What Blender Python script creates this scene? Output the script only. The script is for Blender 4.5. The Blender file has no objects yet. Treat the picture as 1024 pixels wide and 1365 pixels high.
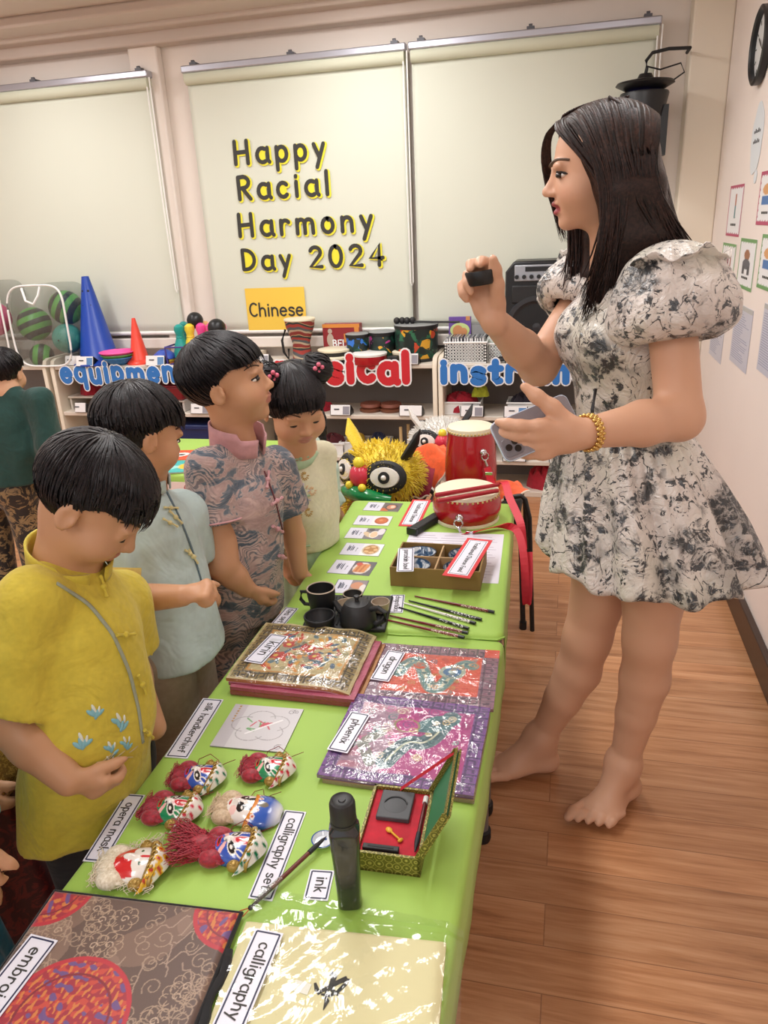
import bpy, math, random
import numpy as np
from mathutils import Vector, Matrix
from mathutils.bvhtree import BVHTree
SC = bpy.context.scene
COL = SC.collection
PI = math.pi
rnd = random.Random(7)
nrs = np.random.RandomState(3)
A = np.array
def V3(*a): return np.array(a, float)
def nrm(v):
    v = np.asarray(v, float); return v/(np.linalg.norm(v)+1e-12)

# ------------------------------------------------------------------ camera (solved from the vanishing points)
FP, CX, CY, CH = 1000.0, 512.0, 682.5, 1.40
_Z = nrm([765-CX, 288-CY, FP]); _D = nrm([640-CX, 3300-CY, FP]); _D = nrm(_D-_Z*(_D@_Z))
RC = np.array([np.cross(_D, _Z), _Z, -_D])
def _ray(px, py): return RC @ np.array([px-CX, py-CY, FP])
def atz(px, py, z):
    r = _ray(px, py); return r*((z-CH)/r[2])+V3(0, 0, CH)
def aty(px, py, y):
    r = _ray(px, py); return r*(y/r[1])+V3(0, 0, CH)
def atx(px, py, x):
    r = _ray(px, py); return r*(x/r[0])+V3(0, 0, CH)

# ------------------------------------------------------------------ materials
def sock(n, *names):
    for k in names:
        if k in n.inputs: return n.inputs[k]
class NT:
    def __init__(s, name):
        s.m = bpy.data.materials.new(name); s.m.use_nodes = True
        s.t = s.m.node_tree; s.n = s.t.nodes; s.l = s.t.links
        s.b = s.n['Principled BSDF']
    def node(s, ty, **kw):
        n = s.n.new(ty)
        for k, v in kw.items():
            if k.startswith('i_'): n.inputs[k[2:].replace('_', ' ')].default_value = v
            else: setattr(n, k, v)
        return n
    def link(s, a, b): s.l.new(a, b)
    def coord(s, scale=(1, 1, 1), rot=(0, 0, 0), out='Object'):
        c = s.node('ShaderNodeTexCoord'); m = s.node('ShaderNodeMapping')
        m.inputs['Scale'].default_value = scale; m.inputs['Rotation'].default_value = rot
        s.link(c.outputs[out], m.inputs['Vector']); return m.outputs['Vector']
    def noise(s, vec, scale, detail=2, rough=.5, dist=0):
        n = s.node('ShaderNodeTexNoise'); n.inputs['Scale'].default_value = scale
        n.inputs['Detail'].default_value = detail; n.inputs['Roughness'].default_value = rough
        n.inputs['Distortion'].default_value = dist; s.link(vec, n.inputs['Vector']); return n
    def ramp(s, fac, stops, interp='LINEAR'):
        r = s.node('ShaderNodeValToRGB'); r.color_ramp.interpolation = interp
        e = r.color_ramp.elements
        while len(e) < len(stops): e.new(.5)
        for k, (p, c) in zip(e, stops):
            k.position = p; k.color = (c[0], c[1], c[2], 1)
        s.link(fac, r.inputs['Fac']); return r.outputs['Color']
    def mix(s, fac, a, b, mode='MIX'):
        n = s.node('ShaderNodeMix'); n.data_type = 'RGBA'; n.blend_type = mode
        for x, i in ((fac, 0), (a, 6), (b, 7)):
            if hasattr(x, 'node'): s.link(x, n.inputs[i])
            elif i == 0: n.inputs[0].default_value = x
            else: n.inputs[i].default_value = (x[0], x[1], x[2], 1)
        return n.outputs[2]
    def math(s, op, a, b=0.0):
        n = s.node('ShaderNodeMath'); n.operation = op
        for x, i in ((a, 0), (b, 1)):
            if hasattr(x, 'node'): s.link(x, n.inputs[i])
            else: n.inputs[i].default_value = x
        return n.outputs[0]
    def bump(s, h, strength=.3, dist=.01, to='Normal'):
        n = s.node('ShaderNodeBump'); n.inputs['Strength'].default_value = strength
        n.inputs['Distance'].default_value = dist; s.link(h, n.inputs['Height'])
        s.link(n.outputs['Normal'], s.b.inputs[to]); return n
    def base(s, c):
        if hasattr(c, 'node'): s.link(c, s.b.inputs['Base Color'])
        else: s.b.inputs['Base Color'].default_value = (c[0], c[1], c[2], 1)
    def set(s, **kw):
        for k, v in kw.items():
            i = sock(s.b, {'rough': 'Roughness', 'metal': 'Metallic', 'coat': 'Coat Weight', 'coat_rough': 'Coat Roughness',
                'sheen': 'Sheen Weight', 'sss': 'Subsurface Weight', 'trans': 'Transmission Weight', 'ior': 'IOR', 'spec': 'Specular IOR Level',
                'alpha': 'Alpha', 'estr': 'Emission Strength', 'aniso': 'Anisotropic'}[k])
            i.default_value = v
        return s
def srgb(h):
    h = h.lstrip('#'); c = [int(h[i:i+2], 16)/255 for i in (0, 2, 4)]
    return tuple(x/12.92 if x <= .04045 else ((x+.055)/1.055)**2.4 for x in c)
_mc = {}
def mat(name, color, rough=.5, metal=0, **kw):
    if name in _mc: return _mc[name]
    t = NT(name); t.base(srgb(color) if isinstance(color, str) else color); t.set(rough=rough, metal=metal, **kw)
    _mc[name] = t.m; return t.m
def fabric(name, color, scale=60, amt=.12, rough=.85, bump=.25, wscale=9):
    if name in _mc: return _mc[name]
    t = NT(name); c = srgb(color) if isinstance(color, str) else color
    v = t.coord(); n = t.noise(v, scale, 3)
    lo = tuple(x*(1-amt) for x in c); hi = tuple(min(1, x*(1+amt)) for x in c)
    t.base(t.ramp(n.outputs['Fac'], [(.3, lo), (.7, hi)])); t.set(rough=rough, sheen=.15)
    w = t.noise(v, wscale, 3, .55, .6); t.bump(w.outputs['Fac'], bump, .03); _mc[name] = t.m; return t.m
def vcol(name, rough=.5, attr='Col', coat=0, wrinkle=0, wscale=30, metal=0, **kw):
    """material whose base colour is painted per vertex; coat with a creased bump = clear plastic sleeve"""
    if name in _mc: return _mc[name]
    t = NT(name); a = t.node('ShaderNodeAttribute'); a.attribute_name = attr
    t.base(a.outputs['Color']); t.set(rough=rough, metal=metal, **kw)
    if coat:
        t.set(coat=coat, coat_rough=.06)
        if wrinkle:
            v = t.coord(); n1 = t.noise(v, wscale*.4, 2, .5, .5)
            vv = t.mix(.06, v, n1.outputs['Color'], 'ADD')
            vo = t.node('ShaderNodeTexVoronoi'); vo.feature = 'DISTANCE_TO_EDGE'; vo.inputs['Scale'].default_value = wscale
            t.link(vv, vo.inputs['Vector']); n2 = t.noise(v, wscale*2, 3, .6, 1.0)
            h = t.math('ADD', t.math('MULTIPLY', t.math('MINIMUM', vo.outputs['Distance'], .25), 1.2), n2.outputs['Fac'])
            bn = t.bump(h, wrinkle, .012, 'Coat Normal')
    _mc[name] = t.m; return t.m
def clear_plastic(name, wrinkle=.6, wscale=35, alpha=.16, tint=(.95, .97, .95)):
    if name in _mc: return _mc[name]
    t = NT(name); n = t.n; out = n['Material Output']
    tr = t.node('ShaderNodeBsdfTransparent'); tr.inputs[0].default_value = (*tint, 1)
    gl = t.node('ShaderNodeBsdfGlossy'); gl.inputs['Roughness'].default_value = .08
    mx = t.node('ShaderNodeMixShader'); mx.inputs[0].default_value = alpha
    t.link(tr.outputs[0], mx.inputs[1]); t.link(gl.outputs[0], mx.inputs[2]); t.link(mx.outputs[0], out.inputs['Surface'])
    if wrinkle:
        v = t.coord(); nn = t.noise(v, wscale, 4, .6, 1.2); b = t.node('ShaderNodeBump')
        b.inputs['Strength'].default_value = wrinkle; b.inputs['Distance'].default_value = .015
        t.link(nn.outputs['Fac'], b.inputs['Height']); t.link(b.outputs[0], gl.inputs['Normal'])
    _mc[name] = t.m; return t.m

# ------------------------------------------------------------------ mesh builder
def frame(d, up=(0, 0, 1)):
    d = nrm(d); u = np.asarray(up, float)
    if abs(d@nrm(u)) > .98: u = V3(1, 0, 0) if abs(d[0]) < .9 else V3(0, 1, 0)
    s = nrm(np.cross(d, u)); return s, np.cross(s, d), d
def rotz(a):
    c, s = math.cos(a), math.sin(a); return A([[c, -s, 0], [s, c, 0], [0, 0, 1.]])
def rotx(a):
    c, s = math.cos(a), math.sin(a); return A([[1., 0, 0], [0, c, -s], [0, s, c]])
def roty(a):
    c, s = math.cos(a), math.sin(a); return A([[c, 0, s], [0, 1., 0], [-s, 0, c]])
class MB:
    def __init__(s): s.v = []; s.f = []; s.m = []; s.n = 0; s.c = []
    def add(s, V, F, mi=0, col=None):
        V = np.asarray(V, float).reshape(-1, 3); o = s.n
        s.v.append(V); s.n += len(V)
        s.f += [tuple(int(i)+o for i in f) for f in F]; s.m += [mi]*len(F)
        if col is None: col = (1, 1, 1)
        col = np.asarray(col, float)
        s.c.append(np.broadcast_to(col, (len(V), 3)) if col.ndim == 1 else col)
        return s
    def box(s, c, d, R=None, mi=0, taper=1.0, col=None):
        x, y, z = [k/2 for k in d]
        P = A([[-x, -y, -z], [x, -y, -z], [x, y, -z], [-x, y, -z], [-x*taper, -y*taper, z], [x*taper, -y*taper, z], [x*taper, y*taper, z], [-x*taper, y*taper, z]])
        if R is not None: P = P@np.asarray(R).T
        return s.add(P+np.asarray(c), [(3, 2, 1, 0), (4, 5, 6, 7), (0, 1, 5, 4), (1, 2, 6, 5), (2, 3, 7, 6), (3, 0, 4, 7)], mi, col)
    def tube(s, pts, r, n=8, closed=False, mi=0, caps=True, flat=1.0, up=(0, 0, 1), col=None):
        P = np.asarray(pts, float); k = len(P); r = np.broadcast_to(np.asarray(r, float), (k,))
        V = []
        for i in range(k):
            if closed: t = P[(i+1) % k]-P[i-1]
            else: t = P[min(i+1, k-1)]-P[max(i-1, 0)]
            a, b, _ = frame(t, up)
            for j in range(n):
                th = 2*PI*j/n; V.append(P[i]+r[i]*(math.cos(th)*a+math.sin(th)*b*flat))
        F = []
        for i in range(k if closed else k-1):
            for j in range(n):
                i2 = (i+1) % k; j2 = (j+1) % n
                F.append((i*n+j, i*n+j2, i2*n+j2, i2*n+j))
        if caps and not closed:
            F.append(tuple(range(n))[::-1]); F.append(tuple((k-1)*n+j for j in range(n)))
        return s.add(V, F, mi, col)
    def cyl(s, a, b, ra, rb=None, n=24, mi=0, caps=True, col=None): return s.tube([a, b], [ra, ra if rb is None else rb], n, False, mi, caps, col=col)
    def lathe(s, prof, o=(0, 0, 0), n=28, R=None, mi=0, caps=True, sx=1, sy=1, col=None):
        V = []; k = len(prof)
        for r, z in prof:
            for j in range(n):
                th = 2*PI*j/n; V.append((r*math.cos(th)*sx, r*math.sin(th)*sy, z))
        V = A(V)
        if R is not None: V = V@np.asarray(R).T
        V = V+np.asarray(o); F = []
        for i in range(k-1):
            for j in range(n): F.append((i*n+j, i*n+(j+1) % n, (i+1)*n+(j+1) % n, (i+1)*n+j))
        if caps:
            if prof[0][0] > 1e-6: F.append(tuple(range(n))[::-1])
            if prof[-1][0] > 1e-6: F.append(tuple((k-1)*n+j for j in range(n)))
        c = None
        if col is not None: c = np.repeat(np.asarray(col, float), n, axis=0) if np.ndim(col) == 2 else col
        return s.add(V, F, mi, c)
    def ball(s, c, r, R=None, nu=20, nv=12, mi=0, col=None):
        r = np.broadcast_to(np.asarray(r, float), (3,))
        V = []; 
        for i in range(nv+1):
            ph = PI*i/nv
            for j in range(nu):
                th = 2*PI*j/nu; V.append((math.sin(ph)*math.cos(th), math.sin(ph)*math.sin(th), math.cos(ph)))
        V = A(V)*r
        if R is not None: V = V@np.asarray(R).T
        F = [(i*nu+j, (i+1)*nu+j, (i+1)*nu+(j+1) % nu, i*nu+(j+1) % nu) for i in range(nv) for j in range(nu)]
        return s.add(V+np.asarray(c), F, mi, col)
    def prism(s, poly, z0, z1, R=None, o=(0, 0, 0), mi=0, col=None):
        k = len(poly); V = [(x, y, z0) for x, y in poly]+[(x, y, z1) for x, y in poly]; V = A(V, )
        if R is not None: V = V@np.asarray(R).T
        F = [tuple(range(k))[::-1], tuple(range(k, 2*k))]+[(i, (i+1) % k, k+(i+1) % k, k+i) for i in range(k)]
        return s.add(V+np.asarray(o), F, mi, col)
    def grid(s, P, mi=0, col=None, wrap=False, flip=False):
        nu, nv = P.shape[:2]; F = []
        for i in range(nu-1):
            for j in range(nv if wrap else nv-1):
                q = (i*nv+j, (i+1)*nv+j, (i+1)*nv+(j+1) % nv, i*nv+(j+1) % nv); F.append(q[::-1] if flip else q)
        return s.add(P.reshape(-1, 3), F, mi, None if col is None else (col if np.ndim(col) == 1 else col.reshape(-1, 3)))
    def slab(s, top, th, mi=0, col=None, side=None):
        """top: grid of points (u,v,3); thickness th downward; solid"""
        nu, nv = top.shape[:2]; bot = top.copy(); bot[..., 2] -= th
        s.grid(top, mi, col, flip=False)
        sc = side if side is not None else (None if col is None else col)
        s.grid(bot, mi, sc if (sc is None or np.ndim(sc) == 1) else sc, flip=True)
        e = [(i, 0) for i in range(nu)]+[(nu-1, j) for j in range(1, nv)]+[(i, nv-1) for i in range(nu-2, -1, -1)]+[(0, j) for j in range(nv-2, 0, -1)]
        rim = A([[top[a], bot[a]] for a in e]+[[top[e[0]], bot[e[0]]]])
        c = None
        if col is not None and np.ndim(col) != 1:
            c = A([[col[a], col[a]] for a in e]+[[col[e[0]], col[e[0]]]]) if side is None else side
        elif col is not None: c = side if side is not None else col
        s.grid(rim, mi, c); return s
def link(o, parent):
    COL.objects.link(o)
    if parent is not None: o.parent = parent
    return o
def build(name, mb, mats, parent=None, smooth=True, bevel=0, sub=0, angle=40, world=False, loc=None, solid=0, attr=True, weld=False):
    if not isinstance(mats, (list, tuple)): mats = [mats]
    me = bpy.data.meshes.new(name); V = np.concatenate(mb.v)
    off = V3(0, 0, 0)
    if world and parent is not None: off = A(root_loc(parent))
    if loc is not None: off = np.asarray(loc, float)
    me.from_pydata((V-off).tolist(), [], mb.f)
    for m in mats: me.materials.append(m)
    if len(mats) > 1: me.polygons.foreach_set('material_index', mb.m)
    C = np.concatenate(mb.c)
    if attr and ((C != 1).any() or any('hair' in x.name for x in mats)):
        a = me.color_attributes.new('Col', 'FLOAT_COLOR', 'POINT')
        a.data.foreach_set('color', np.concatenate([C, np.ones((len(C), 1))], 1).astype(np.float32).ravel())
    import bmesh
    bm = bmesh.new(); bm.from_mesh(me)
    if weld: bmesh.ops.remove_doubles(bm, verts=bm.verts, dist=1e-5)
    bmesh.ops.recalc_face_normals(bm, faces=bm.faces); bm.to_mesh(me); bm.free()
    me.validate(); me.update()
    if smooth:
        me.polygons.foreach_set('use_smooth', [True]*len(me.polygons))
        if angle and not sub:
            try: me.set_sharp_from_angle(angle=math.radians(angle))
            except Exception: pass
    o = bpy.data.objects.new(name, me); link(o, parent)
    if loc is not None and parent is None: o.location = loc
    if bevel:
        b = o.modifiers.new('Bevel', 'BEVEL'); b.width = bevel; b.segments = 2; b.limit_method = 'ANGLE'; b.angle_limit = math.radians(50)
    if solid:
        b = o.modifiers.new('Solidify', 'SOLIDIFY'); b.thickness = solid; b.offset = 0
    if sub:
        b = o.modifiers.new('Subdivision', 'SUBSURF'); b.levels = sub; b.render_levels = sub
    return o
def root_loc(o):
    l = V3(0, 0, 0)
    while o is not None:
        l = l+A(o.location); o = o.parent
    return l
def thing(name, label, cat, loc=(0, 0, 0), rot=0, group=None):
    o = bpy.data.objects.new(name, None); COL.objects.link(o); o.empty_display_size = .05
    o.location = tuple(loc); o.rotation_euler = (0, 0, rot) if not isinstance(rot, tuple) else rot
    return tag(o, label, cat, group)
def tag(o, label, cat, group=None, kind=None):
    o['label'] = label; o['category'] = cat
    if group: o['group'] = group
    if kind: o['kind'] = kind
    return o
def struct(o):
    o['kind'] = 'structure'; return o
def dup(root, loc=None, rot=None, label=None, group=None):
    r = root.copy(); COL.objects.link(r)
    if loc is not None: r.location = tuple(loc)
    if rot is not None: r.rotation_euler = (0, 0, rot) if not isinstance(rot, tuple) else rot
    if label: r['label'] = label
    if group: r['group'] = group
    for ch in list(root.children):
        c = ch.copy(); COL.objects.link(c); c.parent = r
        for g in list(ch.children):
            d = g.copy(); COL.objects.link(d); d.parent = c
    return r

# ------------------------------------------------------------------ stroke lettering (rounded hand-lettering, as on the cards)
def arc(cx, cy, rx, ry, a0, a1, n=10):
    return [(cx+rx*math.cos(math.radians(a0+(a1-a0)*i/n)), cy+ry*math.sin(math.radians(a0+(a1-a0)*i/n))) for i in range(n+1)]
def _O(cx, r, ry=.25): return arc(cx, .25, r, ry, 90, 450, 16)
G = {
 'a': (.55, [arc(.26, .25, .22, .25, 60, 300, 12), [(.48, .5), (.48, .08), (.54, 0)]]),
 'b': (.52, [[(.06, .78), (.06, 0)], arc(.26, .25, .2, .25, 150, -150, 14)]),
 'c': (.47, [arc(.26, .25, .21, .25, 45, 315, 12)]),
 'd': (.55, [arc(.25, .25, .21, .25, 45, 315, 12), [(.47, .8), (.47, 0)]]),
 'e': (.52, [[(.06, .27), (.46, .27)], arc(.26, .25, .21, .25, 5, 315, 14)]),
 'f': (.4, [arc(.3, .62, .13, .15, 60, 180, 6)+[(.17, 0)], [(.03, .48), (.34, .48)]]),
 'g': (.53, [arc(.25, .25, .2, .24, 45, 315, 12), [(.46, .5), (.46, -.1)]+arc(.26, -.1, .2, .17, 0, -150, 8)]),
 'h': (.52, [[(.07, .8), (.07, 0)], [(.07, .3)]+arc(.26, .3, .18, .2, 150, 0, 8)+[(.45, 0)]]),
 'i': (.2, [[(.1, .5), (.1, 0)], [(.1, .68), (.1, .7)]]),
 'j': (.26, [[(.18, .5), (.18, -.12)]+arc(.06, -.12, .12, .12, 0, -90, 5), [(.18, .68), (.18, .7)]]),
 'k': (.48, [[(.08, .8), (.08, 0)], [(.4, .5), (.08, .22)], [(.18, .3), (.43, 0)]]),
 'l': (.18, [[(.09, .8), (.09, 0)]]),
 'm': (.8, [[(.08, .5), (.08, 0)], [(.08, .3)]+arc(.24, .34, .15, .16, 150, 0, 7)+[(.39, 0)], [(.39, .3)]+arc(.55, .34, .16, .16, 150, 0, 7)+[(.72, 0)]]),
 'n': (.54, [[(.08, .5), (.08, 0)], [(.08, .3)]+arc(.27, .3, .18, .2, 150, 0, 8)+[(.46, 0)]]),
 'o': (.54, [_O(.27, .21)]),
 'p': (.53, [[(.07, .5), (.07, -.3)], arc(.27, .25, .2, .25, 150, -150, 14)]),
 'q': (.53, [arc(.25, .25, .2, .25, 45, 315, 12), [(.46, .5), (.46, -.3)]]),
 'r': (.42, [[(.08, .5), (.08, 0)], [(.08, .27)]+arc(.26, .3, .17, .2, 150, 40, 6)]),
 's': (.46, [[(.4, .43)]+arc(.24, .38, .16, .12, 40, 210, 7)+arc(.23, .13, .18, .13, 60, -150, 8)]),
 't': (.42, [[(.2, .72), (.2, .08), (.28, 0), (.36, .03)], [(.04, .48), (.38, .48)]]),
 'u': (.53, [[(.08, .5), (.08, .2)]+arc(.26, .2, .18, .2, 180, 330, 8)+[(.45, .25)], [(.45, .5), (.45, 0)]]),
 'v': (.46, [[(.04, .5), (.23, 0), (.42, .5)]]),
 'w': (.66, [[(.04, .5), (.18, 0), (.33, .38), (.48, 0), (.62, .5)]]),
 'x': (.48, [[(.05, .5), (.43, 0)], [(.43, .5), (.05, 0)]]),
 'y': (.48, [[(.05, .5), (.25, .05)], [(.44, .5), (.14, -.3)]]),
 'z': (.5, [[(.07, .48), (.43, .48), (.07, .02), (.45, .02)]]),
 'H': (.72, [[(.1, .8), (.08, 0)], [(.6, .8), (.6, 0)], [(.1, .4), (.6, .42)]]),
 'R': (.62, [[(.1, .78), (.1, 0)], [(.1, .78)]+arc(.28, .6, .24, .2, 80, -90, 9)+[(.1, .38)], [(.25, .38), (.55, 0)]]),
 'D': (.68, [[(.1, .78), (.1, .02)], [(.1, .78)]+arc(.2, .4, .4, .38, 85, -85, 12)+[(.1, .02)]]),
 'C': (.62, [arc(.36, .4, .28, .4, 50, 310, 14)]),
 'B': (.6, [[(.1, .78), (.1, 0)], [(.1, .78)]+arc(.25, .6, .22, .18, 80, -90, 8)+[(.1, .42)], [(.1, .42)]+arc(.25, .21, .27, .21, 80, -90, 8)+[(.1, 0)]]),
 'E': (.56, [[(.5, .78), (.1, .78), (.1, 0), (.52, 0)], [(.1, .4), (.45, .4)]]),
 'L': (.5, [[(.1, .78), (.1, 0), (.48, 0)]]),
 'T': (.62, [[(.04, .78), (.58, .78)], [(.31, .78), (.31, 0)]]),
 'F': (.54, [[(.5, .78), (.1, .78), (.1, 0)], [(.1, .42), (.44, .42)]]),
 '2': (.6, [arc(.29, .58, .22, .2, 160, -30, 9)+[(.06, .02), (.54, .02)]]),
 '0': (.62, [arc(.31, .4, .24, .39, 90, 450, 18)]),
 '4': (.64, [[(.42, .0), (.44, .8), (.06, .28), (.58, .28)]]),
 ' ': (.32, []),
}
def text_w(t, gap=.06): return sum(G[c][0]+gap for c in t)-gap
_sk = [0]
def stroke(mb, pts, w, R, o, z0, z1, mi=0, col=None):
    """a flat ribbon with round ends along 2-D points; R: 3x2 (columns = text right, text up), normal = cross"""
    _sk[0] = (_sk[0]+1) % 7; z1 = z1+_sk[0]*5e-5; z0 = z0+_sk[0]*3e-5
    P = A(pts, ); k = len(P); R = np.asarray(R); nz = np.cross(R[:, 0], R[:, 1])
    L = []; Rr = []
    for i in range(k):
        t = P[min(i+1, k-1)]-P[max(i-1, 0)]; t = t/(np.hypot(*t)+1e-9); nn = A([-t[1], t[0]])*w/2
        L.append(P[i]+nn); Rr.append(P[i]-nn)
    t0 = P[0]-P[1]; a0 = math.atan2(t0[1], t0[0]); t1 = P[-1]-P[-2]; a1 = math.atan2(t1[1], t1[0])
    c0 = [P[0]+w/2*A([math.cos(a0+x), math.sin(a0+x)]) for x in (.9, .3, -.3, -.9)]
    c1 = [P[-1]+w/2*A([math.cos(a1+x), math.sin(a1+x)]) for x in (-.9, -.3, .3, .9)]
    # strip
    V2 = L+Rr; F = [(i, i+1, k+i+1, k+i) for i in range(k-1)]
    n0 = len(V2); V2 = V2+c0+c1
    F.append((0, k, n0+3, n0+2, n0+1, n0)[::1] if False else (k, 0, n0+3, n0+2, n0+1, n0))
    F.append((k-1, 2*k-1, n0+4, n0+5, n0+6, n0+7))
    V2 = A(V2)
    top = V2@R.T+np.asarray(o)+nz*z1
    if z1-z0 < 1e-5: mb.add(top, F, mi, col); return
    bot = V2@R.T+np.asarray(o)+nz*z0; m = len(V2)
    ring = [i for i in range(k)]+[n0+4+j for j in (3, 2, 1, 0)]+[k+i for i in range(k-1, -1, -1)]+[n0+j for j in (0, 1, 2, 3)]
    Fs = [(ring[i], ring[(i+1) % len(ring)], m+ring[(i+1) % len(ring)], m+ring[i]) for i in range(len(ring))]
    mb.add(np.concatenate([top, bot]), F+[tuple(m+i for i in f)[::-1] for f in F]+Fs, mi, col)
def letter(mb, ch, size, R, o, w=.11, z0=0, z1=.0004, grow=0, mi=0, shift=(0, 0)):
    for p in G[ch][1]: stroke(mb, A(p)*size+A(shift), (w+grow)*size, R, o, z0, z1, mi)
def text(mb, t, size, R, o, w=.1, z0=0, z1=.0004, gap=.06, mi=0, center=True):
    x = -text_w(t, gap)*size/2 if center else 0
    for c in t:
        letter(mb, c, size, R, o, w, z0, z1, 0, mi, (x, -.25*size if center else 0)); x += (G[c][0]+gap)*size

# ------------------------------------------------------------------ implicit surfaces (limbs that blend) -> quads
class Sdf:
    def __init__(s, lo, hi, h):
        s.lo = A(lo, float) if not isinstance(lo, np.ndarray) else lo.astype(float); s.h = h
        s.n = np.ceil((np.asarray(hi, float)-s.lo)/h).astype(int)+1
        s.d = np.full(s.n, 9.0, np.float32)
    def _reg(s, lo, hi, pad):
        a = np.clip(np.floor((np.asarray(lo)-pad-s.lo)/s.h).astype(int), 0, s.n); b = np.clip(np.ceil((np.asarray(hi)+pad-s.lo)/s.h).astype(int)+1, 0, s.n)
        if (b <= a).any(): return None, None
        sl = tuple(slice(int(x), int(y)) for x, y in zip(a, b))
        g = np.meshgrid(*[(np.arange(x, y)*s.h+l).astype(np.float32) for x, y, l in zip(a, b, s.lo)], indexing='ij')
        return sl, np.stack(g, -1)
    def _mix(s, sl, d, k, op):
        a = s.d[sl]; d = d.astype(np.float32)
        if op == 'sub': d = -d; k2 = k
        if k > 0:
            if op == 'add':
                h = np.clip(.5+.5*(a-d)/k, 0, 1); r = a*(1-h)+d*h-k*h*(1-h)
            else:
                h = np.clip(.5-.5*(a-d)/k, 0, 1); r = a*(1-h)+d*h+k*h*(1-h)
        else: r = np.minimum(a, d) if op == 'add' else np.maximum(a, d)
        s.d[sl] = r
    def cap(s, a, b, ra, rb=None, k=.02, op='add', flat=None):
        a = A(a, float) if not isinstance(a, np.ndarray) else a; b = np.asarray(b, float); rb = ra if rb is None else rb
        R = max(ra, rb); sl, P = s._reg(np.minimum(a, b)-R, np.maximum(a, b)+R, k+3*s.h)
        if sl is None: return s
        ba = b-a; t = np.clip(((P-a)@ba)/(ba@ba+1e-9), 0, 1); q = P-a-t[..., None]*ba
        if flat is not None:
            f, am = nrm(flat[0]), flat[1]; q = q+(q@f)[..., None]*f*(1/am-1)
        s._mix(sl, np.linalg.norm(q, axis=-1)-(ra+(rb-ra)*t), k, op); return s
    def chain(s, pts, rs, k=.02, op='add', flat=None):
        """one limb: its own segments meet without swelling, then blend into what is there"""
        pts = [np.asarray(p, float) for p in pts]; R = max(rs); Q = A(pts)
        sl, P = s._reg(Q.min(0)-R, Q.max(0)+R, k+3*s.h)
        if sl is None: return s
        best = None
        for i in range(len(pts)-1):
            a, b, ra, rb = pts[i], pts[i+1], rs[i], rs[i+1]; ba = b-a; L2 = ba@ba+1e-9; t = np.clip(((P-a)@ba)/L2, 0, 1); q = P-a-t[..., None]*ba
            if flat is not None: f, am = nrm(flat[0]), flat[1]; q = q+(q@f)[..., None]*f*(1/am-1)
            d = np.linalg.norm(q, axis=-1)-(ra+(rb-ra)*t)
            if best is None: best = d
            else:
                kk = .012; hh = np.clip(.5+.5*(best-d)/kk, 0, 1); best = best*(1-hh)+d*hh-kk*hh*(1-hh)
        s._mix(sl, best, k, op); return s
    def ell(s, c, r, R=None, k=.02, op='add'):
        c = np.asarray(c, float); r = np.asarray(r, float)*np.ones(3)
        m = max(r); sl, P = s._reg(c-m, c+m, k+3*s.h)
        if sl is None: return s
        q = P-c
        if R is not None: q = q@np.asarray(R, np.float32)      # R columns = local axes
        k0 = np.linalg.norm(q/r, axis=-1); k1 = np.linalg.norm(q/(r*r), axis=-1)+1e-6
        s._mix(sl, k0*(k0-1)/k1, k, op); return s
    def half(s, o, n, k=0.0):
        """keep the side the normal points away from"""
        sl, P = s._reg(s.lo, s.lo+s.n*s.h, 0); s._mix(sl, (P-np.asarray(o))@nrm(n), k, 'int'); return s
    def disp(s, fn):
        sl, P = s._reg(s.lo, s.lo+s.n*s.h, 0); s.d += fn(P).astype(np.float32); return s
    def mesh(s, mb=None, smooth=2, mi=0, col=None):
        d = s.d; n = s.n; I = d < 0
        c = np.zeros(n-1, np.int8)
        for dx in (0, 1):
            for dy in (0, 1):
                for dz in (0, 1): c += I[dx:n[0]-1+dx, dy:n[1]-1+dy, dz:n[2]-1+dz]
        act = (c > 0) & (c < 8); idx = np.full(n-1, -1, np.int64); ii = np.argwhere(act); idx[act] = np.arange(len(ii))
        S = np.zeros((len(ii), 3)); W = np.zeros(len(ii))
        co = [(x, y, z) for x in (0, 1) for y in (0, 1) for z in (0, 1)]
        val = {q: d[ii[:, 0]+q[0], ii[:, 1]+q[1], ii[:, 2]+q[2]] for q in co}
        for q in co:
            for ax in range(3):
                if q[ax]: continue
                p = list(q); p[ax] = 1; p = tuple(p); a, b = val[q], val[p]; m = (a < 0) != (b < 0)
                t = np.where(m, a/(a-b+1e-12), 0); e = np.zeros((len(ii), 3)); e[:] = q; e[:, ax] += t
                S += e*m[:, None]; W += m
        Vx = (ii+S/W[:, None])*s.h+s.lo
        F = []
        for ax in range(3):
            sl0 = [slice(1, -1)]*3; sl1 = [slice(1, -1)]*3
            sl0[ax] = slice(0, -1); sl1[ax] = slice(1, None)
            a = I[tuple(sl0)]; b = I[tuple(sl1)]; m = np.argwhere(a != b)
            if not len(m): continue
            sgn = a[tuple(m.T)]
            off = np.ones(3, int); off[ax] = 0; base = m+off
            u, v = [(1, 2), (2, 0), (0, 1)][ax]
            def cell(du, dv):
                q = base.copy(); q[:, u] -= du; q[:, v] -= dv; return idx[q[:, 0], q[:, 1], q[:, 2]]
            Q = np.stack([cell(1, 1), cell(0, 1), cell(0, 0), cell(1, 0)], 1)
            Q[~sgn] = Q[~sgn][:, ::-1]; F.append(Q)
        F = np.concatenate(F); F = F[(F >= 0).all(1)]
        E = np.concatenate([F[:, [0, 1]], F[:, [1, 2]], F[:, [2, 3]], F[:, [3, 0]]])
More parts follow.
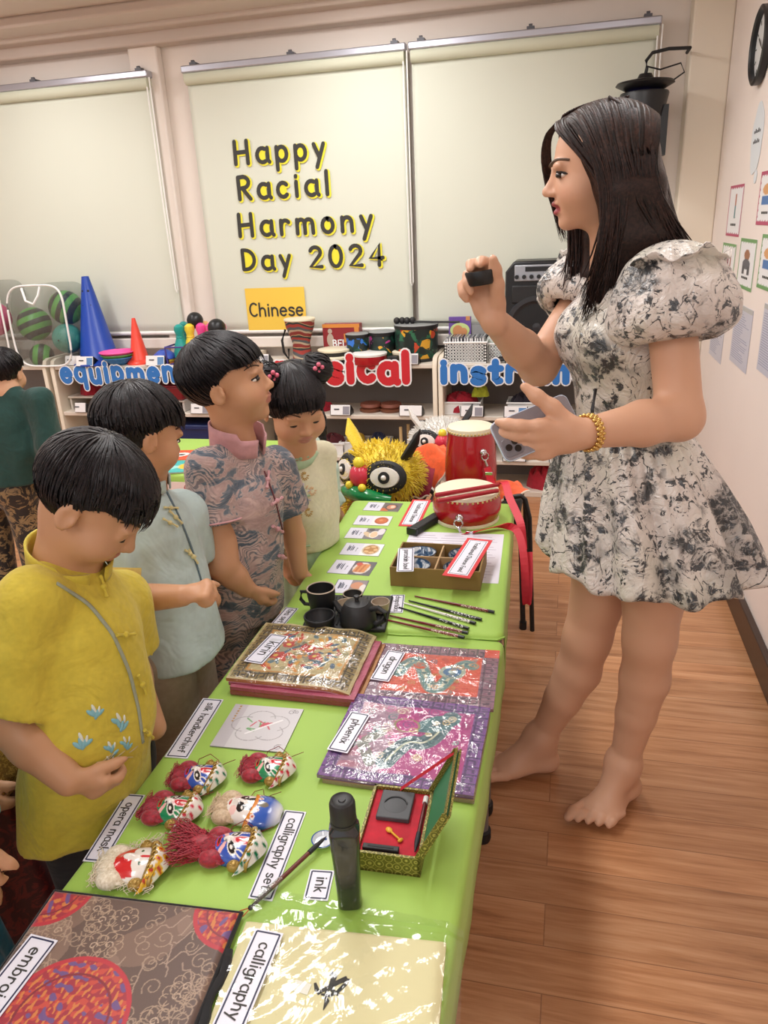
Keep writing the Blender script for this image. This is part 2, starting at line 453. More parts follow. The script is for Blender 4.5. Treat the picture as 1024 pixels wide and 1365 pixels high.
        for _ in range(smooth):
            acc = np.zeros_like(Vx); cnt = np.zeros(len(Vx))
            for a, b in ((0, 1), (1, 0)):
                np.add.at(acc, E[:, a], Vx[E[:, b]]) if len(E) < 5000 else None
                if len(E) >= 5000:
                    for ax in range(3): acc[:, ax] += np.bincount(E[:, a], Vx[E[:, b], ax], len(Vx))
                    cnt += np.bincount(E[:, a], minlength=len(Vx))
                else: np.add.at(cnt, E[:, a], 1)
            Vx = Vx*.5+.5*acc/np.maximum(cnt, 1)[:, None]
        mb = mb or MB(); s.V = Vx
        if callable(col): col = col(Vx)
        mb.add(Vx, F.tolist(), mi, col); return mb
def vnoise(P, scale, seed=0):
    """smooth pseudo-noise, sum of rotated sines, -1..1"""
    r = np.random.RandomState(seed); o = 0
    for i in range(5):
        d = r.randn(3); d /= np.linalg.norm(d); o = o+np.sin(P@(d*scale*(.7+.6*r.rand())).astype(P.dtype)+r.rand()*6.28)
    return o/3.2
# ================================================================== ROOM
BY = 4.22            # window wall
RX = .65             # right wall
LX = -4.3; FY = -2.6; CZ = 2.46
def wallpaint(name, c, b=.04):
    t = NT(name); v = t.coord(); n = t.noise(v, 2.2, 3); c = srgb(c)
    t.base(t.ramp(n.outputs['Fac'], [(.3, tuple(x*.97 for x in c)), (.7, c)])); t.set(rough=.7)
    n2 = t.noise(v, 160, 2); t.bump(n2.outputs['Fac'], b, .004); return t.m
M_wall = wallpaint('white wall paint', '#f1e6dc'); M_wallr = wallpaint('warm white wall paint', '#f2e6df'); M_ceil = wallpaint('ceiling paint', '#d2c5bb')
M_trimw = mat('white gloss trim', '#eae2d8', .4)
def floor_mat():
    t = NT('wood laminate floor'); v = t.coord()
    br = t.node('ShaderNodeTexBrick'); br.offset = .37; br.squash = 1
    for k, x in (('Scale', 1.0), ('Mortar Size', .0012), ('Mortar Smooth', .1), ('Bias', 0.0), ('Brick Width', 1.05), ('Row Height', .105)): br.inputs[k].default_value = x
    br.inputs['Color1'].default_value = (.2, .2, .2, 1); br.inputs['Color2'].default_value = (.8, .8, .8, 1); br.inputs['Mortar'].default_value = (.5, .5, .5, 1)
    t.link(v, br.inputs['Vector'])
    sx = t.node('ShaderNodeSeparateXYZ'); t.link(v, sx.inputs[0])
    cb = t.node('ShaderNodeCombineXYZ'); t.link(t.math('MULTIPLY', sx.outputs[0], 1.1), cb.inputs[0]); t.link(t.math('MULTIPLY', sx.outputs[1], 17), cb.inputs[1])
    t.link(t.math('MULTIPLY', br.outputs['Color'], 9.0), cb.inputs[2])
    n = t.noise(cb.outputs[0], 2.2, 5, .62, .5)
    cb2 = t.node('ShaderNodeCombineXYZ'); t.link(t.math('MULTIPLY', sx.outputs[0], 3), cb2.inputs[0]); t.link(t.math('MULTIPLY', sx.outputs[1], 60), cb2.inputs[1])
    n2 = t.noise(cb2.outputs[0], 3, 4, .6)
    f = t.math('ADD', t.math('MULTIPLY', n.outputs['Fac'], .75), t.math('MULTIPLY', n2.outputs['Fac'], .25))
    c = t.ramp(f, [(.3, srgb('#96633f')), (.45, srgb('#b98258')), (.58, srgb('#cb966c')), (.75, srgb('#d7aa84'))])
    tone = t.ramp(br.outputs['Color'], [(.2, (.86, .86, .86)), (.8, (1.06, 1.04, 1.02))])
    c = t.mix(1.0, c, tone, 'MULTIPLY'); c = t.mix(t.math('MULTIPLY', br.outputs['Fac'], .55), c, srgb('#6b432c'))
    t.base(c); t.set(rough=.33, coat=.25, coat_rough=.22)
    t.bump(t.math('SUBTRACT', n2.outputs['Fac'], br.outputs['Fac']), .06, .003); return t.m
m = MB(); m.box(((LX+RX)/2, (FY+BY)/2, -.03), (RX-LX+.4, BY-FY+.4, .06)); struct(build('floor', m, floor_mat(), smooth=False))
m = MB(); m.box(((LX+RX)/2, (FY+BY)/2, CZ+.03), (RX-LX+.4, BY-FY+.4, .06)); struct(build('ceiling', m, M_ceil, smooth=False))
m = MB(); m.box(((LX+RX)/2, BY+.06, CZ/2), (RX-LX+.4, .12, CZ)); struct(build('wall_back', m, M_wall, smooth=False))
m = MB(); m.box((RX+.06, (FY+BY)/2, CZ/2), (.12, BY-FY+.1, CZ)); struct(build('wall_right', m, M_wallr, smooth=False))
m = MB(); m.box((LX-.06, (FY+BY)/2, CZ/2), (.12, BY-FY+.1, CZ)); struct(build('wall_left', m, M_wall, smooth=False))
# dark skirting board
M_skirt = mat('dark brown skirting', '#3b2a22', .35)
m = MB(); m.box((RX-.012, (FY+4.08)/2, .05), (.024, 4.06-FY, .10)); struct(build('baseboard_right', m, M_skirt, bevel=.004))
m = MB(); m.box(((LX+RX)/2, BY-.01, .05), (RX-LX, .02, .1)); struct(build('baseboard_back', m, M_skirt, bevel=.004))
# boxed beam over the windows with its stepped cornice
m = MB()
m.box(((LX+RX)/2, BY-.05, 2.40), (RX-LX, .10, .13))
m.box(((LX+RX)/2, BY-.14, 2.425), (RX-LX, .10, .07))
m.box(((LX+RX)/2, BY-.27, 2.437), (RX-LX, .2, .05))
struct(build('trim_1', m, M_ceil, bevel=.012))
# columns: between the windows, and at the corner by the right wall
c0 = aty(228, 300, BY)[0]
m = MB(); m.box((c0-.0, BY-.03, 1.17), (.17, .06, 2.34)); struct(build('trim_2', m, M_wall, bevel=.01))
m = MB(); m.box(((.478+RX)/2, 4.15, CZ/2), (RX-.478, .14, CZ)); struct(build('trim_3', m, wallpaint('cream column paint', '#eadfcd'), bevel=.008))
m = MB(); m.box((.435, 4.13, .68), (.075, .16, 1.36)); struct(build('trim_4', m, M_trimw, bevel=.006))
# white sill behind the shelves
m = MB(); m.box(((LX+RX)/2-.1, BY-.045, .80), (RX-LX-.2, .09, .06)); struct(build('trim_5', m, M_trimw, bevel=.006))
# ---- roller blinds
def blind_mat():
    t = NT('blind fabric'); v = t.coord(); c = srgb('#d9dccd')
    n = t.noise(v, 1.3, 2); t.base(t.ramp(n.outputs['Fac'], [(.3, tuple(x*.98 for x in c)), (.7, c)])); t.set(rough=.75)
    b = t.noise(v, 300, 1); t.bump(b.outputs['Fac'], .05, .002); return t.m
M_bl = blind_mat(); M_rail = mat('silver rail', '#b9bac4', .35, .6); M_rollc = mat('roll cloth', '#cfd1bb', .7); M_cord = mat('white bead cord', '#f3f2ee', .4)
M_brk = mat('grey bracket', '#5e5e64', .5)
def blind(x0, x1, ztop, zbot, label, group):
    y = BY-.075
    t = thing('roller_blind', label, 'blind', ((x0+x1)/2, y, zbot), group=group); h = ztop-zbot; w = x1-x0
    P = np.zeros((24, 40, 3)); u = np.linspace(-w/2+.01, w/2-.01, 40); zz = np.linspace(0, h-.05, 24)
    P[..., 0] = u; P[..., 2] = zz[:, None]; P[..., 1] = .004*np.sin(u*3+1)*(1-zz[:, None]/h)
    m = MB(); m.grid(P); build('fabric', m, M_bl, t, solid=.002)
    m = MB(); m.box((0, -.012, h-.012), (w, .06, .034)); build('head_rail', m, M_rail, t, bevel=.006)
    m = MB(); m.cyl((-w/2+.01, -.012, h-.052), (w/2-.01, -.012, h-.052), .030); build('fabric_roll', m, M_rollc, t)
    m = MB(); m.cyl((-w/2+.01, 0, .0), (w/2-.01, 0, .0), .011, n=12); build('bottom_bar', m, M_cord, t)
    for k in range(3 if w > .8 else 2):
        xx = -w/2+.06+(w-.12)*k/(2 if w > .8 else 1)
        m = MB(); m.box((xx, .005, h+.012), (.035, .05, .016)); m.cyl((xx-.008, -.01, h+.022), (xx+.008, -.01, h+.022), .009, n=10); build('bracket', m, M_brk, t)
    m = MB(); m.tube([(w/2-.015, -.03, h-.03), (w/2-.013, -.035, h*.5), (w/2-.012, -.03, .25), (w/2-.004, -.03, .23), (w/2+.003, -.03, .25), (w/2+.004, -.035, h*.5), (w/2+.004, -.03, h-.03)], .004, 6)
    build('bead_cord', m, M_cord, t); return t
xl = aty(210, 100, BY)[0]; xm0 = aty(254, 95, BY)[0]; xm1 = aty(548, 62, BY)[0]; xr = aty(880, 30, BY)[0]
ZT = 2.215; ZB = .86
blind(-3.62, xl, ZT, ZB, 'cream roller blind behind the balls and cones, left of the white window column', 'roller blinds on the window wall')
blind(xm0, xm1-.006, ZT, ZB, 'cream roller blind carrying the black greeting letters and yellow paper', 'roller blinds on the window wall')
blind(xm1+.006, xr, ZT, ZB, 'cream roller blind behind the woman and the hanging mosquito trap', 'roller blinds on the window wall')
# ---- greeting letters, each cut out on its own
M_ink = mat('black card', '#353431', .6); M_yel = mat('yellow card', '#f0e43a', .6)
YB = BY-.082
R_wall = A([[1, 0], [0, 0], [0, 1.]])
lines = [('Happy', (312, 217), (434, 217)), ('Racial', (317, 266), (440, 263)), ('Harmony', (318, 315), (497, 311)), ('Day 2024', (323, 363), (513, 354))]
ords = ['first', 'second', 'third', 'fourth', 'fifth', 'sixth', 'seventh', 'eighth']
def wall_letters():
    for (t, a, b) in lines:
        p0 = aty(*a, YB); p1 = aty(*b, YB); W = p1[0]-p0[0]; gap = .24; s = W/text_w(t, gap); s = min(s, .185); gp = (W/s-text_w(t, 0))/(len(t)-1)
        x = p0[0]; z = (p0[2]+p1[2])/2+.008
        for i, c in enumerate(t):
            if c != ' ':
                kind = 'digit' if c.isdigit() else ('capital letter ' if c.isupper() else 'letter ')
                word = '2024' if c.isdigit() else t.split()[0]
                k = i-4 if c.isdigit() else i
                rep = ' '
                o = thing('cutout_digit' if c.isdigit() else 'cutout_letter', f"black {kind.strip()} {c} on yellow, {ords[k]} character of {word} on the blind", 'letter', (x, YB, z), group='cutout greeting letters')
                g = MB(); letter(g, c, s, R_wall, (.006, 0, -.004), .15, -.002, .0, .055)
                if c in 'apRoD0cdpe':          # the yellow backing also shows through the counters
                    for q in G[c][1]:
                        if len(q) > 7:
                            P = A(q)*s; cc = P.mean(0); ring = [tuple(r) for r in P]
                            g.prism([(px, py) for px, py in ring], -.0016, -.0004, A([[1, 0, 0], [0, 0, -1], [0, 1, 0]]).astype(float))
                build('yellow_backing', g, M_yel, o, smooth=False)
                g = MB(); letter(g, c, s, R_wall, (0, -.0005, 0), .15, 0, .0015); build('black_face', g, M_ink, o, smooth=False)
            x += (G[c][0]+gp)*s
wall_letters()
# yellow paper with one word
a, b, c, d = [aty(*q, YB) for q in ((327, 386), (406, 383), (409, 441), (331, 445))]
o = thing('paper_sheet', 'yellow paper with a black handlettered word, taped under the greeting letters', 'paper', (a+c)/2)
W = b[0]-a[0]; Hh = a[2]-d[2]
m = MB(); m.box((0, 0, 0), (W, .0016, Hh)); build('sheet', m, mat('yellow paper', '#f2c94e', .7), o, smooth=False)
m = MB(); text(m, 'Chinese', .088, R_wall, (0, -.002, -.008), .12); build('lettering', m, M_ink, o, smooth=False)
# ---- hanging mosquito trap on the column corner
tp = aty(860, 112, 3.95)
M_blk = mat('black plastic', '#17181b', .38); M_blk2 = mat('matt black', '#1c1c1e', .6)
o = thing('mosquito_trap', 'black hanging insect trap lamp on a hooked bracket behind the woman', 'lamp', (tp[0], tp[1], tp[2]-.30))
o.scale = (1.2, 1.2, 1.2)
m = MB(); m.lathe([(.0, .285), (.022, .283), (.03, .268), (.10, .256), (.105, .248), (.085, .238), (.062, .225)], n=32); build('lid', m, M_blk, o)
m = MB(); m.lathe([(.085, .222), (.088, .215), (.070, .13), (.067, .02), (.062, 0), (0, 0)], n=32)
m.box((.072, -.01, .09), (.03, .05, .17)); build('housing', m, M_blk, o)
m = MB(); m.lathe([(.06, .225), (.06, .238)], n=24); build('violet_lamp', m, mat('violet glow', (.05, .03, .5), .3), o)
_e = bpy.data.materials['violet glow'].node_tree.nodes['Principled BSDF']; _e.inputs['Emission Color'].default_value = (.15, .08, 1, 1); _e.inputs['Emission Strength'].default_value = 1.5
hk = (aty(862, 76, 3.95)-A(o.location))/1.2; wl = (aty(916, 70, 4.08)-A(o.location))/1.2
m = MB(); m.tube([(wl[0], wl[1], wl[2]), (wl[0], .02, wl[2]), (wl[0]*.5+hk[0]*.5, 0, wl[2]+.0), (hk[0]+.02, 0, hk[2]+.012), (hk[0], 0, hk[2]-.012), (hk[0]+.004, 0, .30), (0, 0, .284)], .006, 8); build('bracket', m, M_blk2, o)
m = MB(); m.tube([(hk[0], -.006, hk[2]-.03), (hk[0]+.05, -.006, hk[2]-.045), (hk[0]+.12, -.006, hk[2]-.03), (hk[0]+.135, -.006, hk[2]-.06), (.09, 0, .25)], .003, 6); build('cable', m, M_blk2, o)
# ---- clock, cloud, posters, sheets on the right wall
def wall_rect(pts):
    P = [atx(px, py, RX) for px, py in pts]; return P
M_white = mat('white paper', '#f2f0ee', .6)
R_rw = A([[0, 0], [-1, 0], [0, 1.]])       # text on the right wall: reads towards the camera (-Y)
cc = atx(1020, 60, RX); zr = .118
o = thing('wall_clock', 'round black rimmed wall clock high on the right wall', 'clock', (RX-.001, cc[1], cc[2]))
Rr = A([[0, 0, -1], [0, 1, 0], [1, 0, 0]]).astype(float)
m = MB(); m.lathe([(.118, .0), (.128, .004), (.128, .026), (.118, .030), (.110, .024), (.110, .008)], n=48, R=Rr); build('rim', m, M_blk, o)
m = MB(); m.lathe([(0, .009), (.110, .009)], n=48, R=Rr, caps=False); build('dial', m, mat('clock dial', '#e9ebec', .3), o)
for k in range(12):
    m = MB(); th = k*PI/6; r0 = .09; m.box((-.0105, r0*math.sin(th), r0*math.cos(th)), (.001, .004, .016), R=rotx(-th)); build('hour_mark', m, M_ink, o)
for L, th, w in ((.055, 1.0, .006), (.085, 4.2, .004)):
    m = MB(); m.box((-.013, L/2*math.sin(th), L/2*math.cos(th)), (.001, w, L), R=rotx(-th)); build('hand', m, M_ink, o)
# cloud-shaped sign
cl = atx(1010, 185, RX); o = thing('cloud_sign', 'pale cloud shaped paper sign under the wall clock', 'sign', (RX-.0012, cl[1], cl[2]))
pts = []
for k in range(48):
    th = 2*PI*k/48; r = 1+.1*abs(math.sin(2.5*th+.4)); pts.append((r*.085*math.cos(th), r*.115*math.sin(th)))
pts2 = [(x, y) for x, y in pts]
Rc = A([[0, 0, -1], [-1, 0, 0], [0, 1, 0]]).astype(float)
m = MB(); m.prism(pts2, 0, .0015, R=Rc); m.prism([(x*.25+.05, y*.2-.13) for x, y in pts], 0, .0015, R=Rc); build('cloud', m, mat('pale blue card', '#dfe5ea', .6), o, smooth=False)
m = MB()
for r_, z in enumerate((.025, -.01)):
    for k in range(5): m.box((-.0022, .045-.022*k, z+.003*(k % 2)), (.0006, .014, .014 if k % 2 else .009))
build('print', m, mat('grey print', '#55575c', .6), o, smooth=False)
# picture cards
def card_wall(c4, border, kind, label, group):
    P = [atx(px, py, RX-.001) for px, py in c4]      # TL TR BR BL as seen
    C = sum(P)/4; o = thing('wall_card', label, 'poster', C, group=group)
    w = abs((P[0][1]+P[3][1])/2-(P[1][1]+P[2][1])/2); h = (P[0][2]+P[1][2]-P[2][2]-P[3][2])/2
    n = 36; k = 50; u = np.linspace(0, 1, n); v = np.linspace(0, 1, k); U, Vv = np.meshgrid(u, v, indexing='ij')
    G3 = np.stack([np.zeros_like(U)-.0008, (.5-U)*w, (Vv-.5)*h], -1)
    col = np.ones(U.shape+(3,))*srgb('#eeeef0'); bc = A(srgb(border))
    e = np.minimum(np.minimum(U*w, (1-U)*w), np.minimum(Vv*h, (1-Vv)*h)); wob = .012+.004*np.sin(U*40)*np.sin(Vv*50)
    col[e < wob] = bc; rr = np.random.RandomState(len(label)*7+int(P[0][1]*100))
    if kind == 'pencil': 
        s_ = (abs(U-.52+.05*(Vv-.5)) < .045) & (Vv > .35) & (Vv < .82); col[s_] = srgb('#b5654a'); col[s_ & (Vv < .6)] = srgb('#4b7f86')
    elif kind == 'pencils':
        for q, cc_ in zip((.32, .5, .68), ('#b06a55', '#8c5560', '#a5625e')):
            s_ = (abs(U-q) < .05) & (Vv > .35) & (Vv < .82); col[s_] = srgb(cc_)
    elif kind == 'person':
        col[((U-.5)**2/.03+(Vv-.68)**2/.012) < 1] = srgb('#a06c4c'); col[((U-.5)**2/.05+(Vv-.5)**2/.012) < 1] = srgb('#5c5d66'); col[(abs(abs(U-.5)-.15) < .07) & (Vv > .3) & (Vv < .45)] = srgb('#4a4b52')
    else:
        col[((U-.45)**2/.05+(Vv-.66)**2/.01) < 1] = srgb('#d9a06a'); col[(U > .2) & (U < .7) & (Vv > .38) & (Vv < .55)] = srgb('#4a78b5')
    m = MB(); m.slab(np.stack([G3[..., 1], G3[..., 2], -G3[..., 0]], -1), .0008, col=col, side=A([.9, .9, .9]))
    # slab works in z; turn it to face -X
    for i in range(len(m.v)): q = m.v[i]; m.v[i] = np.stack([-q[:, 2], q[:, 0], q[:, 1]], 1)
    build('picture', m, vcol('printed card', .5), o, smooth=False)
    m = MB()
    for j in range(4): m.box((-.0016, w*(.16-.1*j), -h*.27), (.0005, w*.07, h*.045))
    build('caption', m, M_ink, o, smooth=False)
gp = 'picture cards on the right wall'
card_wall(((974, 250), (992, 243), (987, 313), (968, 317)), '#b8466a', 'pencil', 'small crimson bordered wall card picturing one tall thin tool', gp)
card_wall(((1014, 231), (1036, 223), (1032, 296), (1009, 304)), '#b8466a', 'other', 'crimson bordered wall card cut by the photo edge, with blue and tan picture', gp)
card_wall(((962, 326), (981, 322), (977, 388), (960, 392)), '#79a86a', 'pencils', 'green bordered wall card picturing three thin tools, beside the puffed sleeve', gp)
card_wall(((987, 320), (1009, 316), (1004, 385), (982, 387)), '#6f9f62', 'person', 'green bordered wall card with a brown and grey figure, middle of its row', gp)
card_wall(((1015, 315), (1038, 310), (1034, 387), (1010, 388)), '#6f9f62', 'other', 'green bordered wall card cut by the photo edge, with orange and blue picture', gp)
def sheet_wall(c4, label):
    P = [atx(px, py, RX-.001) for px, py in c4]; C = sum(P)/4; o = thing('document_sheet', label, 'paper', C, group='grey printed sheets on the right wall')
    w = abs((P[0][1]+P[3][1])/2-(P[1][1]+P[2][1])/2); h = (P[0][2]+P[1][2]-P[2][2]-P[3][2])/2
    m = MB(); m.box((-.0006, 0, 0), (.0012, w, h)); build('sheet', m, mat('lavender grey paper', '#c9c9d6', .35), o, smooth=False)
    m = MB(); m.box((-.0012, 0, h*.46), (.0016, w*.98, h*.07)); build('clip_strip', m, mat('grey strip', '#b9b9b8', .4), o, smooth=False)
    m = MB(); q = random.Random(int(C[1]*1e4))
    for k in range(22):
        ln = w*(.4+.45*q.random()); m.box((-.0014, w*.44-ln/2, h*(.36-.036*k)), (.0004, ln, h*.011))
    build('print', m, mat('faded print', '#9b9db5', .5), o, smooth=False)
sheet_wall(((951, 405), (968, 405), (963, 482), (946, 477)), 'narrow printed document sheet on the wall, nearest the window column')
sheet_wall(((979, 407), (1004, 407), (997, 495), (974, 486)), 'printed document sheet on the wall under the figure card, middle of three')
sheet_wall(((1018, 408), (1044, 408), (1036, 508), (1010, 498)), 'printed document sheet on the wall cut by the photo edge')
# small dome at the top edge and the ceiling light frame
dm = atx(966, -4, RX); o = thing('dome_camera', 'small black dome fixed high on the right wall above the clock', 'camera', (RX-.001, dm[1], dm[2]))
RD = roty(-PI/2)
m = MB(); m.lathe([(.055, 0), (.055, .015), (.045, .02)], n=28, R=RD); build('mount_ring', m, mat('dark plastic', '#2a2a2c', .4), o)
m = MB(); m.lathe([(.045, .018), (.04, .045), (.02, .06), (0, .064)], n=28, R=RD); build('dome', m, M_blk, o)
# ================================================================== SHELVES ALONG THE WINDOW WALL
SY = 3.85; SB = 4.17; ZS = (.03, .20, .44, .715)
M_shelf = mat('pale laminate', '#ddd3c6', .45); M_back = mat('taupe back board', '#827a76', .6); M_edge = mat('cream edge', '#e6dac7', .45); M_in = mat('grey laminate', '#c4bdb8', .5)
def cabinet(x0, x1, label):
    o = thing('shelf_cabinet', label, 'shelf', ((x0+x1)/2, SY, 0), group='open shelves under the windows'); w = x1-x0; d = SB-SY
    for s in (-1, 1):
        prof = [(0, 0), (0, .70), (.02, .745), (.05, .755), (d, .755), (d, 0)]
        m = MB(); m.prism(prof, -.012, .012, R=A([[0, 0, 1], [1, 0, 0], [0, 1, 0]]).astype(float), o=(s*(w/2-.012), 0, 0)); build('side_panel', m, M_edge, o, bevel=.003)
    def bd(n, z, t=.022, mm=M_shelf): b = MB(); b.box((0, d/2+.004, z-t/2), (w-.05, d-.012, t)); return build(n, b, mm, o, bevel=.003)
    bd('top_board', ZS[3]); bd('shelf_board', ZS[2]); bd('shelf_board', ZS[1]); bd('base_board', ZS[0], .03)
    m = MB(); m.box((0, d-.006, .36), (w-.05, .01, .66)); build('back_panel', m, M_back, o)
    return o
xa = aty(66, 490, SY)[0]; xb = aty(322, 490, SY)[0]; xc = aty(583, 490, SY)[0]
cabinet(xa-1.05, xa-.03, 'pale open shelf at the photo edge, under the net bag of balls')
cabinet(xa, xb-.002, 'pale open shelf fronted by the blue word equipment')
cabinet(xb+.002, xc-.003, 'pale open shelf fronted by the red word musical')
cabinet(xc+.003, .36, 'pale open shelf fronted by the blue word instruments, behind the woman')
def top(px, py, Y=None, z=ZS[3]):
    """a spot on the shelf board at height z: from the picture column px at depth Y"""
    return A([aty(px, py, Y)[0], Y, z])
# words cut out of card, taped to the front edge
M_bw = mat('white card', '#eef0f2', .6); M_blue = mat('printed blue', '#2f76c4', .55); M_red = mat('printed red', '#c8202c', .55)
def word(t, pa, pb, mt, label, hscale=1.0, w=.25):
    a = aty(*pa, SY-.004); b = aty(*pb, SY-.004); W = b[0]-a[0]; gap = .17; s = W/text_w(t, gap)
    R = A([[1, 0], [0, 0], [0, hscale]]).astype(float); o = thing('cutout_word', label, 'sign', ((a+b)/2)-V3(0, 0, .25*s*hscale), group='cutout words on the shelf fronts')
    x = -W/2
    m = MB()
    for i, c in enumerate(t):
        letter(m, c, s, R, (0, 0, .006*math.sin(i*2.1)), w, -.0012, .0, .10, 0, (x, 0)); x += (G[c][0]+gap)*s
    build('white_border', m, M_bw, o, smooth=False); x = -W/2
    for i, c in enumerate(t):
        m = MB(); letter(m, c, s, R, (0, -.0003, .006*math.sin(i*2.1)), w, 0, .0012, 0, 0, (x, 0)); x += (G[c][0]+gap)*s
        build('letter', m, mt, o, smooth=False)
word('equipment', (82, 503), (250, 497), M_blue, 'blue cutout word equipment on the shelf edge', 1.05, .21)
word('musical', (368, 497), (545, 496), M_red, 'red cutout word musical on the shelf edge', 1.0)
word('instruments', (588, 499), (866, 500), M_blue, 'blue cutout word instruments on the shelf edge, running behind the woman', .95)
# ---- little name stands
M_cardw = mat('name card', '#eceaea', .5); M_photo = mat('tiny photo', '#8d8a93', .5); M_photo2 = mat('tiny blue photo', '#5b87b8', .5); M_sprint = mat('small print', '#3b3c44', .6)
def name_stand(p, label, w=.105, photo=None, group='name stands on the shelves'):
    h = .055; o = thing('name_stand', label, 'label', p, group=group)
    R = rotx(math.radians(-18))
    m = MB(); m.prism([(-.03, 0), (.035, 0), (.035, .02), (-.014, h)], -w/2-.004, w/2+.004, R=A([[0, 0, 1], [1, 0, 0], [0, 1, 0]]).astype(float)); build('wedge_base', m, M_blk, o, bevel=.002)
    R = rotx(-math.atan2(.016, h))
    m = MB(); m.box((0, -.0245, h/2+.002), (w, .003, h), R=R); build('card', m, M_cardw, o, bevel=.001)
    m = MB()
    for k, (x, ww) in enumerate(((-.02, .03), (-.02, .038))): m.box((x, -.027, h*.62-.016*k), (ww, .0012, .006), R=R)
    build('print', m, M_sprint, o, smooth=False)
    if photo: m = MB(); m.box((w*.3, -.0265, h/2), (w*.34, .0012, h*.8), R=R); build('photo', m, photo, o, smooth=False)
    return o
for q in [(101, 483, 3.90, .715, .1, None, 'white name stand beside the blue cone, half behind another stand'), (117, 486, 3.872, .715, .11, M_photo2, 'white name stand with a blue picture, in front of the blue cone'),
          (210, 482, 3.88, .715, .115, M_photo2, 'white name stand between the pink bowls and the skittles'), (113, 556, 3.88, .44, .07, None, 'white name stand on the middle board beneath the word equipment'),
          (271, 555, 3.88, .44, .115, M_photo, 'crinkled white name stand on the middle board behind the boy in waves'), (456, 553, 3.88, .44, .11, M_photo, 'white name stand below the letters usi of the red word'),
          (549, 553, 3.88, .44, .12, None, 'shiny white name stand on the middle board near the shelf divider'), (548, 484, 3.88, .715, .085, M_photo, 'white name stand before the small wooden drum'),
          (630, 551, 3.88, .44, .115, M_photo, 'white name stand in front of the basket of red cloth'), (688, 548, 3.88, .44, .115, M_photo2, 'white name stand in front of the dark filled basket'),
          (747, 548, 3.88, .44, .115, M_photo, 'white name stand next to the woman\'s waist'), (686, 615, 3.88, .20, .115, None, 'white name stand on the low board under the phone'),
          (748, 615, 3.88, .20, .115, None, 'white name stand on the low board touching the dress outline'), (350, 478, 3.90, .715, .09, M_photo, 'white name stand behind the girl\'s head, by the djembe')]:
    name_stand(top(q[0], q[1], q[2], q[3]), q[6], q[4], q[5])
# ---- bags of balls
def ball_stripe():
    t = NT('green striped ball'); v = t.coord(); w = t.node('ShaderNodeTexWave'); w.inputs['Scale'].default_value = 5.2; w.inputs['Distortion'].default_value = .6
    t.link(v, w.inputs['Vector']); t.base(t.ramp(w.outputs['Fac'], [(.45, srgb('#2b3530')), (.55, srgb('#57a04b'))])); t.set(rough=.4); return t.m
M_bs = ball_stripe(); M_teal = mat('teal ball', '#3f8f80', .4); M_pinkb = mat('pink ball', '#e0608c', .4)
def ball(p, r, mt, label, rot=(0, 0, 0)):
    o = thing('play_ball', label, 'ball', p, rot=rot, group='play balls in the net bags'); m = MB(); m.ball((0, 0, 0), r, nu=28, nv=16); build('shell', m, mt, o)
    m = MB(); m.cyl((0, -r*.985, 0), (0, -r*1.005, 0), r*.06, n=10); build('valve', m, M_blk2, o)
for (px, py, Y, r, mt, lab, rot) in [(88, 410, 4.0, .098, M_bs, 'green and dark striped ball, topmost in the net bag', (0, .5, .2)), (46, 432, 3.99, .098, M_bs, 'green and dark striped ball at the left side of the net bag', (.3, 1.2, 0)),
                                 (90, 451, 3.95, .085, M_teal, 'plain teal ball in the net bag', (0, 0, 0)), (56, 474, 3.95, .070, M_bs, 'green and dark striped ball at the bottom of the net bag', (1, .2, .5)), (-8, 425, 3.95, .10, M_pinkb, 'pink ball in the bag cut by the photo edge', (0, 0, 0))]:
    ball(aty(px, py, Y)+V3(0, 0, max(0, .0)), r, mt, lab, rot)
M_net = clear_plastic('net gauze', .5, 25, .13, (.86, .88, .88)); M_pipe = mat('white piping', '#f1f1ef', .5)
def net_bag(px0, px1, py0, label):
    a = aty(px0, 480, 3.86)[0]; b = aty(px1, 480, 3.86)[0]; z1 = aty((px0+px1)/2, py0, 3.9)[2]; z0 = ZS[3]+.002
    o = thing('net_bag', label, 'bag', ((a+b)/2, 3.98, z0), group='net bags of balls'); w = b-a; h = z1-z0
    def ring(y, n=40, grow=0):
        P = []
        for k in range(n):
            th = 2*PI*k/n; c, s = math.cos(th), math.sin(th); e = .45
            P.append(((w/2+grow)*abs(c)**e*np.sign(c)+.02*(s > 0)*s, y, h/2+(h/2)*abs(s)**e*np.sign(s)))
        return A(P)
    rings = np.stack([ring(y, grow=-.01*abs(i-2)) for i, y in enumerate((-.13, -.07, 0, .07, .13))]); m = MB(); m.grid(rings, wrap=True)
    for rr in (rings[0], rings[-1]):
        c = rr.mean(0); G_ = np.stack([c+(rr-c)*q for q in (1, .6, .2, .02)]); m.grid(G_, wrap=True)
    build('gauze', m, M_net, o)
    m = MB(); m.tube(ring(-.132), .006, 6, True); build('piping', m, M_pipe, o)
    m = MB(); m.tube([(-.06, -.135, h*.97), (-.03, -.16, h*.82), (.02, -.165, h*.78), (.05, -.15, h*.88), (.06, -.135, h*.98)], .007, 6); build('handle', m, M_pipe, o)
net_bag(26, 100, 379, 'clear net bag with white piping, holding green balls'); net_bag(-50, 18, 376, 'clear net bag cut by the photo edge, holding a pink ball')
